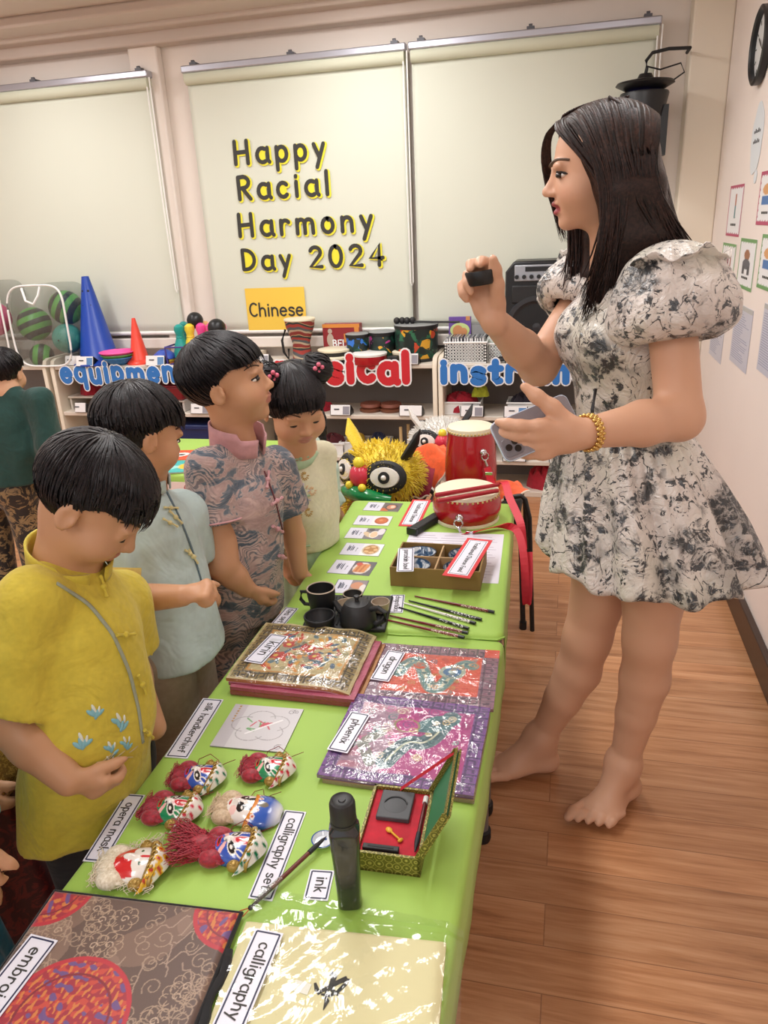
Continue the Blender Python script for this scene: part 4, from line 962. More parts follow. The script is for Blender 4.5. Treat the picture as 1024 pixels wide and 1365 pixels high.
# ---- painting helpers: a value per vertex of a fine grid
class Paint:
    def __init__(s, nu, nv, w, h, base):
        u = np.linspace(0, 1, nu); v = np.linspace(0, 1, nv); s.U, s.V = np.meshgrid(u, v, indexing='ij'); s.w, s.h = w, h
        s.X = s.U*w; s.Y = s.V*h; s.c = np.ones((nu, nv, 3))*A(srgb(base)); s.P = np.stack([s.X, s.Y, s.X*0], -1)
    def put(s, mask, col, a=1.0):
        m = np.clip(mask.astype(float), 0, 1)[..., None]*a; s.c = s.c*(1-m)+A(srgb(col) if isinstance(col, str) else col)*m; return s
    def ell(s, cx, cy, rx, ry, col, rot=0, a=1.0, rim=None):
        c, si = math.cos(rot), math.sin(rot); x = s.X-cx; y = s.Y-cy; q = ((x*c+y*si)/rx)**2+((-x*si+y*c)/ry)**2
        if rim: s.put(q < 1, rim, a); s.put(q < .7, col, a)
        else: s.put(q < 1, col, a)
        return s
    def line(s, pts, w, col, a=1.0):
        d = np.full(s.X.shape, 9.0)
        for (x0, y0), (x1, y1) in zip(pts[:-1], pts[1:]):
            dx, dy = x1-x0, y1-y0; t = np.clip(((s.X-x0)*dx+(s.Y-y0)*dy)/(dx*dx+dy*dy+1e-12), 0, 1); d = np.minimum(d, np.hypot(s.X-x0-t*dx, s.Y-y0-t*dy))
        return s.put(d < w/2, col, a)
    def noise(s, sc, thr, col, a=1.0, seed=0):
        return s.put(vnoise(s.P, sc*3.2, seed) > thr, col, a)
    def speck(s, amt, seed=0):
        r = np.random.RandomState(seed); s.c = np.clip(s.c*(1+amt*(r.rand(*s.X.shape)[..., None]-.5)), 0, 1); return s
    def border(s, d0, d1, col, a=1.0):
        e = np.minimum(np.minimum(s.X, s.w-s.X), np.minimum(s.Y, s.h-s.Y)); return s.put((e >= d0) & (e < d1), col, a)
    def key(s, d0, d1, c1, c2, step=.012):
        """greek key band"""
        e = np.minimum(np.minimum(s.X, s.w-s.X), np.minimum(s.Y, s.h-s.Y)); b = (e >= d0) & (e < d1); s.put(b, c1)
        along = np.where(np.minimum(s.X, s.w-s.X) < np.minimum(s.Y, s.h-s.Y), s.Y, s.X); q = (along/step) % 1; f = (e-d0)/(d1-d0)
        pat = ((q < .18)) | ((f > .72) & (f < .88)) | ((f > .25) & (f < .42) & (q > .35) & (q < .85)) | ((q > .68) & (q < .85) & (f > .25) & (f < .72))
        return s.put(b & pat, c2)
def quad(c4, nu, nv, zf=None):
    """grid over TL,TR,BR,BL corner points: u left->right, v near->far"""
    TL, TR, BR, BL = [np.asarray(q, float) for q in c4]; u = np.linspace(0, 1, nu)[:, None, None]; v = np.linspace(0, 1, nv)[None, :, None]
    P = (BL*(1-u)+BR*u)*(1-v)+(TL*(1-u)+TR*u)*v
    if zf is not None: P[..., 2] += zf(u[..., 0]+0*v[..., 0], v[..., 0]+0*u[..., 0])
    return P
def squad(pts, z): return [T(px, py, z) for px, py in pts]
def rect_from(c4):
    """make the unprojected corners a true rectangle (keeps centre, mean axes and sizes)"""
    TL, TR, BR, BL = c4; C = sum(c4)/4; u = nrm((TR-TL)+(BR-BL)); w = (np.linalg.norm(TR-TL)+np.linalg.norm(BR-BL))/2
    v0 = (TL-BL)+(TR-BR); v = nrm(v0-u*(v0@u)); h = (np.linalg.norm(TL-BL)+np.linalg.norm(TR-BR))/2
    return [C-u*w/2+v*h/2, C+u*w/2+v*h/2, C+u*w/2-v*h/2, C-u*w/2-v*h/2], C, u, v, w, h
# ---- name cards on the cloth
M_lab = mat('label card', '#e4e4f0', .35); M_lab2 = mat('label red card', '#d5303a', .4)
def label_card(pts, z, t, label, size=1.0, rect=True, red=False, tilt=None, fit=.84, xh=.52):
    c4, C, u, v, w, h = rect_from(squad(pts, z))
    if w > h: pass
    o = thing('label_card', label, 'card', C, group='written name cards on the tables')
    Rb = np.stack([-v, u], 1)                     # reads from the far end to the near end, tops to the right
    R3 = np.stack([-v, u, np.cross(-v, u)], 1)
    if tilt is not None: R3 = tilt@R3; Rb = R3[:, :2]
    n = R3[:, 2]; L, Wd = h, w
    m = MB(); m.box((0, 0, 0), (L, Wd, .001), R=R3)
    if red: m = MB(); m.box((0, 0, 0), (L, Wd, .0012), R=R3); build('red_backing', m, M_lab2, o, smooth=False); m = MB(); m.box(n*.0009, (L*.9, Wd*.74, .0006), R=R3); L *= .9; Wd *= .74
    build('card', m, M_lab, o, smooth=False); z0 = .0007 if not red else .0013
    m = MB(); b = .0022 if not red else .0012; e = min(.004, Wd*.09)
    for sx, sy, lx, ly in ((0, 1, L-2*e, b), (0, -1, L-2*e, b), (1, 0, b, Wd-2*e), (-1, 0, b, Wd-2*e)):
        m.box(R3@A([sx*(L/2-e), sy*(Wd/2-e), z0]), (lx, ly, .0003), R=R3)
    build('border_line', m, M_navyl, o, smooth=False)
    s = min(L*fit/text_w(t), Wd*xh/.5*.8 if True else 0); s = min(s, Wd*.64)*size
    gap = .06; W_ = text_w(t)*s
    m = MB(); text(m, t, s, Rb, n*z0, .095, 0, .0004, gap); build('lettering', m, M_ink, o, smooth=False); return o
M_navyl = mat('navy line', '#2b3050', .5)
label_card([(273, 931), (301, 933), (247, 1011), (217, 1009)], ZN+.001, 'silk handkerchief', 'white card lettered silk handkerchief', fit=.84)
label_card([(172, 1059), (196, 1060), (137, 1150), (105, 1147)], ZN+.001, 'opera mask', 'white card lettered opera mask', fit=0.72)
label_card([(382, 1080), (411, 1083), (360, 1201), (328, 1197)], ZN+.001, 'calligraphy set', 'white card lettered calligraphy set, under the brush', fit=0.8)
label_card([(415, 1159), (446, 1161), (437, 1201), (403, 1199)], ZN+.001, 'ink', 'small white card lettered ink', fit=0.5)
label_card([(378, 809), (394, 811), (383, 834), (365, 832)], ZF+.001, 'tea set', 'small white card lettered tea set', fit=.8)
label_card([(522, 793), (541, 793), (536, 817), (516, 817)], ZF+.001, 'chopsticks', 'small white card lettered chopsticks')
# ---- embroidered brocade folder
def slab_thing(name, label, cat, pts, z, th, painter, mt, nu=120, nv=120, zf=None, side='#888888', group=None, rect=True):
    c4, C, u, v, w, h = rect_from(squad(pts, z)); o = thing(name, label, cat, C-V3(0, 0, th), group=group)
    P = quad(c4, nu, nv, zf)-(C-V3(0, 0, th)); pt = painter(nu, nv, w, h); m = MB(); m.slab(P, th, col=pt.c, side=A(srgb(side)))
    build('cover' if cat != 'paper' else 'sheet', m, mt, o, angle=30); return o, c4, w, h, u, v, C
def curl(cx, cy, r, a0, turns=1.3, n=14): return [(cx+r*(1-.75*i/n)*math.cos(a0+turns*2*PI*i/n), cy+r*(1-.75*i/n)*math.sin(a0+turns*2*PI*i/n)) for i in range(n+1)]
def brocade(nu, nv, w, h):
    p = Paint(nu, nv, w, h, '#5d473e'); p.noise(16, .25, '#7d6253', .8, 1); p.noise(30, .45, '#8d7262', .6, 2); q = random.Random(5)
    for k in range(125):
        x, y = q.uniform(0, w), q.uniform(0, h); p.line(curl(x, y, q.uniform(.008, .014), q.uniform(0, 6), q.choice((-1.2, 1.2))), .0014, '#a08873', .9)
    for k in range(17):
        x, y = q.uniform(.02, w-.02), q.uniform(.02, h-.02)
        for j in range(7):
            a = j*2*PI/7; cx, cy = x+.012*math.cos(a), y+.012*math.sin(a); p.line(arc(cx, cy, .0075, .0075, math.degrees(a)-120, math.degrees(a)+120, 8), .0012, '#a99079', .95)
        p.line(curl(x, y, .006, 0, 1), .0013, '#bda58f')
    for k in range(26):
        x, y = q.uniform(0, w), q.uniform(0, h); a = q.uniform(0, 6); p.line([(x+.03*t*math.cos(a), y+.03*t*math.sin(a)+.006*math.sin(t*6)) for t in np.linspace(-1, 1, 10)], .0018, '#a68d7b', .8)
    def med(cx, cy, r, seed):
        d = np.hypot(p.X-cx, p.Y-cy); M = d < r; p.put(M, '#9c2536'); p.put(M & (vnoise(p.P*A([1, 2.2, 1]), 420, seed) > .15), '#bf4436'); p.put(M & (vnoise(p.P*A([2, 1, 1]), 480, seed+1) > .4), '#c9783a')
        p.put(M & (vnoise(p.P, 380, seed+2) > .5), '#6a4a80'); p.put((d < r) & (d > r-.006), '#b52736'); p.put((d < r*.72) & (d > r*.68), '#7e1b2c')
    med(0, h, .062, 3); med(w, h, .062, 6); med(w, 0, .062, 9); med(w*.42, h*.36, .082, 12); med(0, 0, .06, 15)
    return p
c_b = [(72, 1184), (320, 1213)]; a_, b_ = T(72, 1184, ZN+.016), T(320, 1213, ZN+.016); u_ = nrm(b_-a_); v_ = A([u_[1], -u_[0], 0]); wB = np.linalg.norm(b_-a_)
bb = [a_, b_, b_+v_*wB*.98, a_+v_*wB*.98]
def inv(p):
    c = RC.T@(np.asarray(p)-V3(0, 0, CH)); return CX+FP*c[0]/c[2], CY+FP*c[1]/c[2]
oB = slab_thing('embroidered_cushion_cover', 'brown brocade cover with red floral medallions, lying nearest the camera', 'cushion cover', [inv(q) for q in bb], ZN+.016, .013, brocade, vcol('brocade', .45, sheen=.3), 300, 300, lambda u, v: -.006*np.clip((np.maximum(abs(u-.5), abs(v-.5))*2-.93)/.07, 0, 1)**2, '#1b1a1e')[0]
m = MB(); rr = [np.asarray(q)-A(oB.location)-V3(0, 0, .008) for q in bb]; m.tube(A(rr), .0045, 8, True); build('black_piping', m, fabric('black velvet', '#17171a'), oB)
m = MB(); Pe = A([rr[1]*(1-t)+rr[2]*t+V3(.006+.004*math.sin(t*25), 0, 0) for t in np.linspace(.2, .8, 12)]); m.tube(Pe, .007, 8, flat=.6); build('black_lining', m, fabric('black velvet', '#17171a'), oB)
label_card([(49, 1247), (83, 1256), (-42, 1400), (-84, 1388)], ZN+.0175, 'embroidery', 'white card lettered embroidery, lying on the brown brocade', fit=.78)
# ---- calligraphy sheets in a clear sleeve
c4, C, u, v, w, h = rect_from(squad([(342, 1217), (592, 1260), (583, 1400), (255, 1380)], ZN+.014)); 
oC = thing('paper_pad', 'cream paper pad with one black brushed character, in a clear sleeve', 'paper pad', C-V3(0, 0, .012))
m = MB(); m.slab(quad(c4, 50, 50, lambda a, b: -.007*np.clip((np.maximum(abs(a-.5), abs(b-.5))*2-.9)/.1, 0, 1)**2)-(C-V3(0, 0, .012)), .012); build('pad', m, mat('cream paper', '#ece3b4', .6), oC, angle=60)
zc = ZN+.0146
def brushstroke(m, pts, ws, z, off):
    P = A([T(*q, z) for q in pts]); k = len(P); L = []; 
    for i in range(k):
        t = nrm(P[min(i+1, k-1)]-P[max(i-1, 0)]); nn = np.cross(V3(0, 0, 1), t)*ws[i]/2; L.append((P[i]+nn, P[i]-nn))
    G_ = A(L)-off; m.slab(G_, .0005)
m = MB(); zz = zc
for pts, ws in (([(420, 1310), (422, 1318), (426, 1325)], [.003, .0055, .004]), ([(424, 1323), (441, 1314), (453, 1308), (463, 1304)], [.004, .006, .006, .007]), ([(441, 1297), (446, 1300), (442, 1312), (434, 1324)], [.006, .008, .006, .003]),
                ([(463, 1304), (460, 1312), (450, 1322), (440, 1327), (428, 1325)], [.007, .005, .004, .004, .002]), ([(437, 1313), (445, 1322), (452, 1326)], [.004, .005, .003]), ([(433, 1326), (436, 1334), (431, 1346)], [.003, .006, .0008])):
    brushstroke(m, pts, ws, zz, A(oC.location)); zz += .0001
build('brushed_character', m, mat('black ink', '#131313', .5), oC, smooth=False)
m = MB(); p = T(402, 1316, zc)-A(oC.location); m.box(p, (.021, .014, .0006), R=rotz(-.1)); build('sticker', m, mat('white sticker', '#f4f3ea', .5), oC, smooth=False)
c5 = [np.asarray(q) for q in squad([(346, 1172), (618, 1222), (612, 1400), (268, 1392)], ZN+.0185)]
def zsl(a, b): return -.0148*np.clip((b-.83)/.1, 0, 1)**1-.012*np.clip((a-.93)/.07, 0, 1)+.0007*np.sin(a*37+b*11)*np.sin(b*31+3*np.sin(a*9))+.0012*np.abs(np.sin(a*13-b*17))
oS = build('clear_sleeve', MB().grid(quad(c5, 60, 60, zsl)-(C-V3(0, 0, .012))), clear_plastic('sleeve film', .14, 12, .07), oC, angle=0)
label_card([(350, 1239), (385, 1247), (312, 1382), (268, 1374)], ZN+.0195, 'calligraphy', 'white card lettered calligraphy, lying on the cream pad', fit=.74)
# ---- silk handkerchief packet
def hanky(nu, nv, w, h):
    p = Paint(nu, nv, w, h, '#d3d2d6'); p.put(p.U < .2, '#c4c1c8'); cx, cy = w*.52, h*.52
    for k in range(5): p.line(arc(cx+.03*math.cos(k*1.26+.5), cy+.024*math.sin(k*1.26+.5), .027, .022, math.degrees(k*1.26+.5)-95, math.degrees(k*1.26+.5)+95, 10), .0016, '#8f8d92', .8)
    q = random.Random(3)
    for k in range(9): x, y = cx+q.uniform(-.028, .028), cy+q.uniform(-.02, .025); a = q.uniform(0, 3); p.line([(x-.008*math.cos(a), y-.008*math.sin(a)), (x+.008*math.cos(a), y+.008*math.sin(a))], .0028, q.choice(('#5f9a5c', '#6aa468', '#c8586a')))
    p.ell(cx+.008, cy+.004, .010, .006, '#cf6070', .8); p.line([(cx-.02, cy-.024), (cx+.036, cy+.022)], .004, '#f2f2f4', .9)
    for k in range(7): p.ell(w*.1, h*(.95-.06*k), .0022, .0022, '#b98f4a')
    p.line(curl(w*.86, h*.9, .008, 0), .0012, '#77757b'); p.line(curl(w*.92, h*.92, .006, 2), .0012, '#77757b'); p.line(curl(w*.9, h*.09, .008, 1), .0012, '#6d6b72'); return p
slab_thing('handkerchief_packet', 'flat silver grey packet with a small flower drawing', 'packet', [(315, 938), (408, 946), (374, 1002), (279, 994)], ZN+.003, .0025, hanky, vcol('hanky card', .3, coat=.8, wrinkle=.1, wscale=8), 130, 110, side='#8d8d90')
# ---- brocade pouches in clear wrappers
M_pkt = vcol('wrapped brocade', .55, coat=1.0, wrinkle=.75, wscale=45)
def kirin(nu, nv, w, h):
    p = Paint(nu, nv, w, h, '#c4b183'); p.noise(60, .5, '#b39a6a', .7, 1); p.key(.006, .030, '#8d7644', '#3c3226', .02); p.border(.030, .034, '#c88a3c'); q = random.Random(8)
    p.line([(w*.3+t*.09, h*.5+.035*math.sin(t*5)) for t in np.linspace(0, 1, 14)], .022, '#8f8f80', .8); p.line([(w*.35+t*.08, h*.48+.03*math.sin(t*5)) for t in np.linspace(0, 1, 14)], .008, '#4c6a80')
    for k in range(85):
        x, y = q.uniform(.04, w-.04), q.uniform(.04, h-.04); c = q.choice(('#c8412c', '#d0532c', '#c23a3a', '#3f6486', '#d98a34', '#5d7a86', '#e0a040')); a = q.uniform(0, 3)
        p.ell(x, y, q.uniform(.006, .012), q.uniform(.003, .006), c, a)
    for k in range(5):
        x, y = q.uniform(.07, w-.07), q.uniform(.06, h-.06)
        for j in range(6): p.ell(x+.009*math.cos(j*1.05), y+.009*math.sin(j*1.05), .006, .005, '#c43a34')
        p.ell(x, y, .005, .005, '#e5c05c')
    for k in range(24): x, y = q.uniform(.04, w-.04), q.uniform(.04, h-.04); p.line(curl(x, y, q.uniform(.005, .009), q.uniform(0, 6)), .0016, q.choice(('#5b6b52', '#8a6a3a', '#3d5a6a')))
    return p
def dragon(nu, nv, w, h):
    p = Paint(nu, nv, w, h, '#e2503c'); p.noise(70, .55, '#c83a34', .7, 2); p.key(.0, .034, '#8e5f78', '#5b3f5a', .02); p.put((p.X > w-.03) & (p.Y > h-.03), '#e04a3a')
    S = [(w*.25+w*.55*t, h*.48+h*.24*math.sin(t*8.5)) for t in np.linspace(0, 1, 26)]; p.line(S, .030, '#7f8f8c'); p.line(S, .022, '#5e8d92'); p.line(S, .006, '#c9c3a8'); 
    for k in range(1, 26, 2): p.ell(S[k][0], S[k][1], .006, .006, '#3d6f7c', rim='#b9b7a0')
    cx, cy = w*.66, h*.55; p.ell(cx, cy, .028, .024, '#a9b3a4'); p.ell(cx, cy, .019, .016, '#2f6fa6'); p.ell(cx, cy, .008, .007, '#cfe0e0'); p.ell(w*.4, h*.62, .016, .014, '#d9553c', rim='#8d8f86'); q = random.Random(2)
    for k in range(22): x, y = q.uniform(.04, w-.04), q.uniform(.04, h-.04); p.line(curl(x, y, q.uniform(.006, .011), q.uniform(0, 6)), .0022, q.choice(('#b98f4c', '#7c8a86', '#d98a4a', '#4d6f86')))
    p.put(p.X < w*.16, '#a1849a', .75); return p
def phoenix(nu, nv, w, h):
    p = Paint(nu, nv, w, h, '#b8358c'); p.noise(60, .5, '#a02c7c', .8, 2); p.put(p.X < w*.38, '#a98fa6', .85); p.put((p.X < w*.45) & (vnoise(p.P, 170, 4) > .15), '#b9738f', .8); p.key(.0, .026, '#7a4a98', '#4d2f70', .022)
    B = [(w*.40+w*.35*t, h*(.22+.55*t)+.02*math.sin(t*7)) for t in np.linspace(0, 1, 16)]; p.line(B, .034, '#4e7a86', .95); p.line(B, .018, '#355f70'); p.line(B, .004, '#b9c0a8')
    p.ell(w*.66, h*.72, .045, .022, '#4a7c88', .5); p.ell(w*.7, h*.74, .025, .010, '#2f5c70', .5); p.ell(w*.46, h*.66, .024, .02, '#c23a94', rim='#9a8f6a'); p.line([(w*.3, h*.2), (w*.2, h*.4), (w*.3, h*.55)], .02, '#7f8f86', .8); q = random.Random(6)
    for k in range(30): x, y = q.uniform(.03, w-.03), q.uniform(.03, h-.03); p.line(curl(x, y, q.uniform(.006, .012), q.uniform(0, 6)), .0022, q.choice(('#c8a860', '#d8c9b0', '#5f8a92', '#e070b0', '#8a4a90')))
    return p
M_film = clear_plastic('crinkled wrapper', .30, 22, .12)
def film(o, c4, C, th, zf, seed=0):
    rs = np.random.RandomState(seed); n = 110; u = np.linspace(0, 1, n); U, Vv = np.meshgrid(u, u, indexing='ij'); Hh = np.zeros_like(U)
    for k in range(85):                     # straight creases in every direction
        a = rs.rand()*PI; x0, y0 = rs.rand(2); d = (U-x0)*math.cos(a)+(Vv-y0)*math.sin(a); e = (U-x0)*-math.sin(a)+(Vv-y0)*math.cos(a); Hh += rs.uniform(-1, 1)*.0030*np.exp(-np.abs(d)/.016)*np.exp(-(e/.13)**2)
    P = quad(c4, n, n, zf)-(C-V3(0, 0, th)); P[..., 2] += .0012+np.abs(Hh); ed = np.minimum(np.minimum(U, 1-U), np.minimum(Vv, 1-Vv)); c0 = P.reshape(-1, 3).mean(0); P = P+(P-c0)*A([.02, .02, 0])*1.0; P[..., 2] -= .004*np.clip(1-ed/.03, 0, 1)
    build('clear_wrapper', MB().grid(P), M_film, o, angle=0)
def plainp(c, c2):
    def f(nu, nv, w, h): p = Paint(nu, nv, w, h, c); p.noise(50, .3, c2, .8, 1); p.border(0, .012, c2); return p
    return f
gP = 'wrapped brocade pouches'
sag = lambda u, v: -.012*np.clip((u-.75)/.25, 0, 1)**2-.004*np.clip((.2-v)/.2, 0, 1)+.0015*np.sin(u*21)*np.sin(v*17)
slab_thing('brocade_pouch', 'maroon and gold pouch at the bottom of the kirin stack', 'pouch', [(362, 848), (516, 857), (476, 941), (306, 918)], ZN+.011, .009, plainp('#7c2438', '#a8743c'), M_pkt, 40, 40, lambda u, v: .0012*np.sin(u*19)*np.sin(v*23), '#8c3038', gP)
slab_thing('brocade_pouch', 'pink red pouch second from the bottom of the kirin stack', 'pouch', [(362, 844), (510, 852), (470, 936), (306, 912)], ZN+.020, .008, plainp('#8a1c3a', '#a84a64'), M_pkt, 40, 40, lambda u, v: .0012*np.sin(u*17+1)*np.sin(v*20), '#96304c', gP)
slab_thing('brocade_pouch', 'pink pouch just under the top kirin pouch', 'pouch', [(359, 838), (506, 846), (464, 926), (303, 904)], ZN+.028, .0075, plainp('#8a2c4a', '#b0707e'), M_pkt, 40, 40, sag, '#9a3c56', gP)
_o, _c4, _w, _h, _u, _v, _C = slab_thing('brocade_pouch', 'gold beige pouch with red and blue flowers, topmost of the kirin stack', 'pouch', [(357, 832), (504, 839), (462, 920), (299, 898)], ZN+.036, .0075, kirin, M_pkt, 180, 180, sag, '#b06a3a', gP)
film(_o, _c4, _C, 0.0075, sag, 209)
slab_thing('brocade_pouch', 'lower purple pouch peeking from under the phoenix pouch', 'pouch', [(484, 935), (655, 953), (631, 1068), (424, 1038)], ZN+.0075, .0065, plainp('#6d4a86', '#a08a60'), M_pkt, 40, 40, None, '#8a7a60', gP)
_o, _c4, _w, _h, _u, _v, _C = slab_thing('brocade_pouch', 'orange red dragon pouch with a teal coiled body, near the far table', 'pouch', [(500, 857), (669, 867), (655, 946), (478, 930)], ZN+.0075, .0068, dragon, M_pkt, 180, 150, lambda u, v: .0015*np.sin(u*15)*np.sin(v*19), '#8e5a70', gP)
film(_o, _c4, _C, 0.0068, lambda u, v: .0015*np.sin(u*15)*np.sin(v*19), 211)
_o, _c4, _w, _h, _u, _v, _C = slab_thing('brocade_pouch', 'magenta and purple phoenix pouch, top of its pair', 'pouch', [(478, 924), (655, 944), (630, 1060), (418, 1032)], ZN+.015, .007, phoenix, M_pkt, 190, 190, lambda u, v: .0016*np.sin(u*14)*np.sin(v*16), '#7a5a86', gP)
film(_o, _c4, _C, 0.007, lambda u, v: .0016*np.sin(u*14)*np.sin(v*16), 212)
label_card([(357, 844), (380, 848), (354, 886), (330, 882)], ZN+.0385, 'kirin', 'white card lettered kirin', fit=0.5)
label_card([(513, 866), (536, 870), (523, 909), (498, 906)], ZN+.0105, 'dragon', 'white card lettered dragon', fit=0.58)
label_card([(468, 948), (493, 953), (464, 1004), (436, 999)], ZN+.0185, 'phoenix', 'white card lettered phoenix', fit=0.62)
# ---- opera masks
M_mask = vcol('glazed mask paint', .2, coat=.6); M_gold = mat('old gold paint', '#a98a45', .35, .35); M_gold2 = mat('bright gold', '#d9b865', .3, .5)
def hair_mat(name, c, c2):
    t = NT(name); v = t.coord(); n = t.noise(v, 260, 2); t.base(t.ramp(n.outputs['Fac'], [(.3, srgb(c)), (.7, srgb(c2))])); t.set(rough=.5, sheen=.3); return t.m
M_redh = hair_mat('red tassel hair', '#7c0a20', '#b01a34'); M_creamh = hair_mat('cream tassel hair', '#cdbfa2', '#efe6d2'); M_tanh = hair_mat('tan tassel hair', '#b79e80', '#d8c2a2')
def tuft(m, c, d, L, w, n, q, r=.0012, curlv=.5, rise=.3):
    s_, u_, d_ = frame(d)
    for k in range(n):
        a = q.uniform(-1, 1); b = q.uniform(0, 1); p0 = c+s_*a*w*.8+V3(0, 0, b*.008); pts = []; ph = q.uniform(0, 6); l = L*q.uniform(.6, 1.1); dd = nrm(d_+s_*a*.9*w/.03*.6+V3(0, 0, rise*b))
        for i in range(7):
            f = i/6; pts.append(p0+dd*l*f+s_*.004*curlv*math.sin(ph+f*5)+V3(0, 0, rise*.012*math.sin(f*3)-.0*f)); pts[-1][2] = max(pts[-1][2], .0012)
        m.tube(pts, [r*(1.1-.7*i/6) for i in range(7)], 5)
def opera_mask(px, py, rot, face, dots, hair, label, kind='std', scale=1.0, tail=False, hl=.032):
    o = thing('opera_mask', label, 'mask', T(px, py, ZN)+V3(0, 0, .0008), rot, 'painted opera masks'); q = random.Random(px)
    S = scale; n, k = 60, 76; y = np.linspace(-.036, .03, k); a = np.linspace(-1, 1, n)
    # face dome
    def prof(yy, y0, y1, w): f = (yy-y0)/(y1-y0); return w*np.sqrt(np.clip(1-(2*f-1)**2*(.96 if kind == 'std' else .96), 0, 1))
    Yg, Ag = np.meshgrid(y, a); Wg = .029*np.clip(1-((Yg-.008)/.047)**2, .0, 1)**.5; X = Ag*Wg; Z = .004+.021*np.sqrt(np.clip(1-Ag**2, 0, 1))*np.clip(1-((Yg-.004)/.05)**2, 0, 1)**.5
    Z += .006*np.exp(-(X/.005)**2-((Yg+.006)/.009)**2)      # nose
    def E(cx, cy, rx, ry, rot_=0): c, s_ = math.cos(rot_), math.sin(rot_); x = X-cx; yy = Yg-cy; return ((x*c+yy*s_)/rx)**2+((-x*s_+yy*c)/ry)**2 < 1
    col = np.ones(X.shape+(3,))*A(srgb(face)); wht = srgb('#efeae2'); red = srgb('#cf2130'); blk = srgb('#17171a'); AX = abs(X)
    def Es(cx, cy, rx, ry, r_): return E(cx, cy, rx, ry, r_) | E(-cx, cy, rx, ry, -r_)
    if kind == 'std':
        col[Es(.012, .001, .0105, .0062, .5)] = wht; col[Es(.012, .001, .0088, .0046, .5)] = blk; col[Es(.0115, .0, .0035, .002, .5)] = wht
        col[E(0, .014, .008, .015)] = srgb('#f0c9cc'); col[E(0, .015, .0062, .012)] = red; col[E(0, .018, .002, .006)] = srgb('#f3d9d4')
        col[Es(.019, .014, .004, .009, -.5)] = wht; col[Es(.019, .014, .0022, .0065, -.5)] = srgb(face)
        col[E(0, -.006, .0055, .007)] = wht; col[Es(.0045, -.009, .0022, .0016, 0)] = blk; col[Es(.013, -.014, .010, .003, -.5)] = srgb('#f0b9b6'); col[E(0, -.020, .010, .0032)] = red; col[E(0, -.020, .007, .0012)] = blk
    elif kind == 'white':
        col[Es(.010, .0, .0075, .0068, .3)] = blk; col[Es(.011, .0025, .003, .0016, .3)] = wht; col[Es(.010, .016, .0032, .012, -.35)] = blk; col[Es(.014, -.012, .007, .006, 0)] = srgb('#ecc4bf'); col[E(0, -.02, .006, .0024)] = srgb('#c03a40'); col[E(0, .017, .0014, .006)] = srgb('#cf5a66')
    elif kind == 'redcream':
        col[(Yg < .002) & ((AX < .024))] = srgb('#d12a2c'); col[E(0, .002, .006, .014)] = srgb('#ece6dd'); col[Es(.012, .006, .009, .006, .3)] = srgb('#ece6dd'); col[Es(.010, .010, .0024, .002, 0)] = srgb('#2c5a3c'); col[E(0, .018, .0022, .009)] = red; col[(Yg > .024)] = srgb('#d9573c')
    P = np.stack([X, Yg, Z], -1)*S; m = MB(); m.grid(P, col=col); rim = P[[0, -1]]; build('face', m, M_mask, o, angle=0, solid=.0012)
    if kind != 'white':
        nb = 40; aa = np.linspace(-1, 1, nb); bb_ = np.linspace(0, 1, 8); Bg, Ab = np.meshgrid(bb_, aa)
        X2 = Ab*(.034+.002*Bg); Y2 = .022+.013*Bg-.008*Ab**2; Z2 = .004+(.020+.004*np.sin(Bg*PI))*np.sqrt(np.clip(1-Ab**2, 0, 1)); m = MB(); m.grid(np.stack([X2, Y2, Z2], -1)*S)
        for j in range(7): t = (j-3)/3.6; m.tube(A([(t*.033+.003*math.cos(e), .0285-.008*t*t+.003*math.sin(e), .006+.0235*math.sqrt(1-t*t)) for e in np.linspace(0, 5, 9)])*S, .0009*S, 5)
        build('headband', m, M_gold, o, angle=0, solid=.0015)
        # pompom crest
        nc, na = 30, 60; aa = np.linspace(-1, 1, na); r = np.linspace(0, 1, nc); Rg, A2 = np.meshgrid(r, aa); th = A2*PI/2
        sc_ = 1+.05*np.abs(np.sin(th*6.5))*Rg; Xc = np.sin(th)*(.033+.009*Rg)*sc_; Yc = .030-.012*np.sin(th)**2+np.cos(th)*.017*Rg*sc_-.010*Rg*abs(np.sin(th)); Zc = .003+.021*np.sqrt(np.clip(1-np.sin(th)**2, 0, 1))*(1-Rg**2*.6)+.006*(1-Rg)+.0025*np.abs(np.sin(th*6.5))*np.sin(Rg*PI)
        cc = np.ones(Xc.shape+(3,))*A(srgb('#ece8df'))
        for j in range(7):
            t = (j-3)/3.5*PI/2
            for rr, of in ((.78, 0), (.38, .22)):
                cx, cy = math.sin(t+of)*(.033+.009*rr), .030-.012*math.sin(t+of)**2+math.cos(t+of)*.017*rr-.010*rr*abs(math.sin(t+of))
                d = np.hypot(Xc-cx, Yc-cy); 
                if isinstance(dots, tuple): cc[d < .0048] = srgb(dots[0]); cc[d < .0024] = srgb(dots[1])
                else: cc[d < .0034] = A(srgb(dots))*.45+.5; cc[d < .0024] = srgb(dots)
        m = MB(); m.grid(np.stack([Xc, Yc, Zc], -1)*S, col=cc); build('pompom_crest', m, M_mask, o, angle=0, solid=.0012)
        for sx in (-1, 1):
            m = MB(); m.ball(A([sx*.031, .008, .009])*S, A([.009, .010, .008])*S); [m.tube(A([(sx*.033+.004*math.cos(e), .008+.004*math.sin(e), .0165) for e in np.linspace(0, 2*PI, 12)])*S, .0009, 5)]; build('ear_ornament', m, M_gold, o)
    else:
        nb = 50; aa = np.linspace(-1, 1, nb); bb_ = np.linspace(0, 1, 26); Bg, Ab = np.meshgrid(bb_, aa); w_ = .034*np.sqrt(np.clip(1-(Bg*.98)**3, 0, 1))+.001
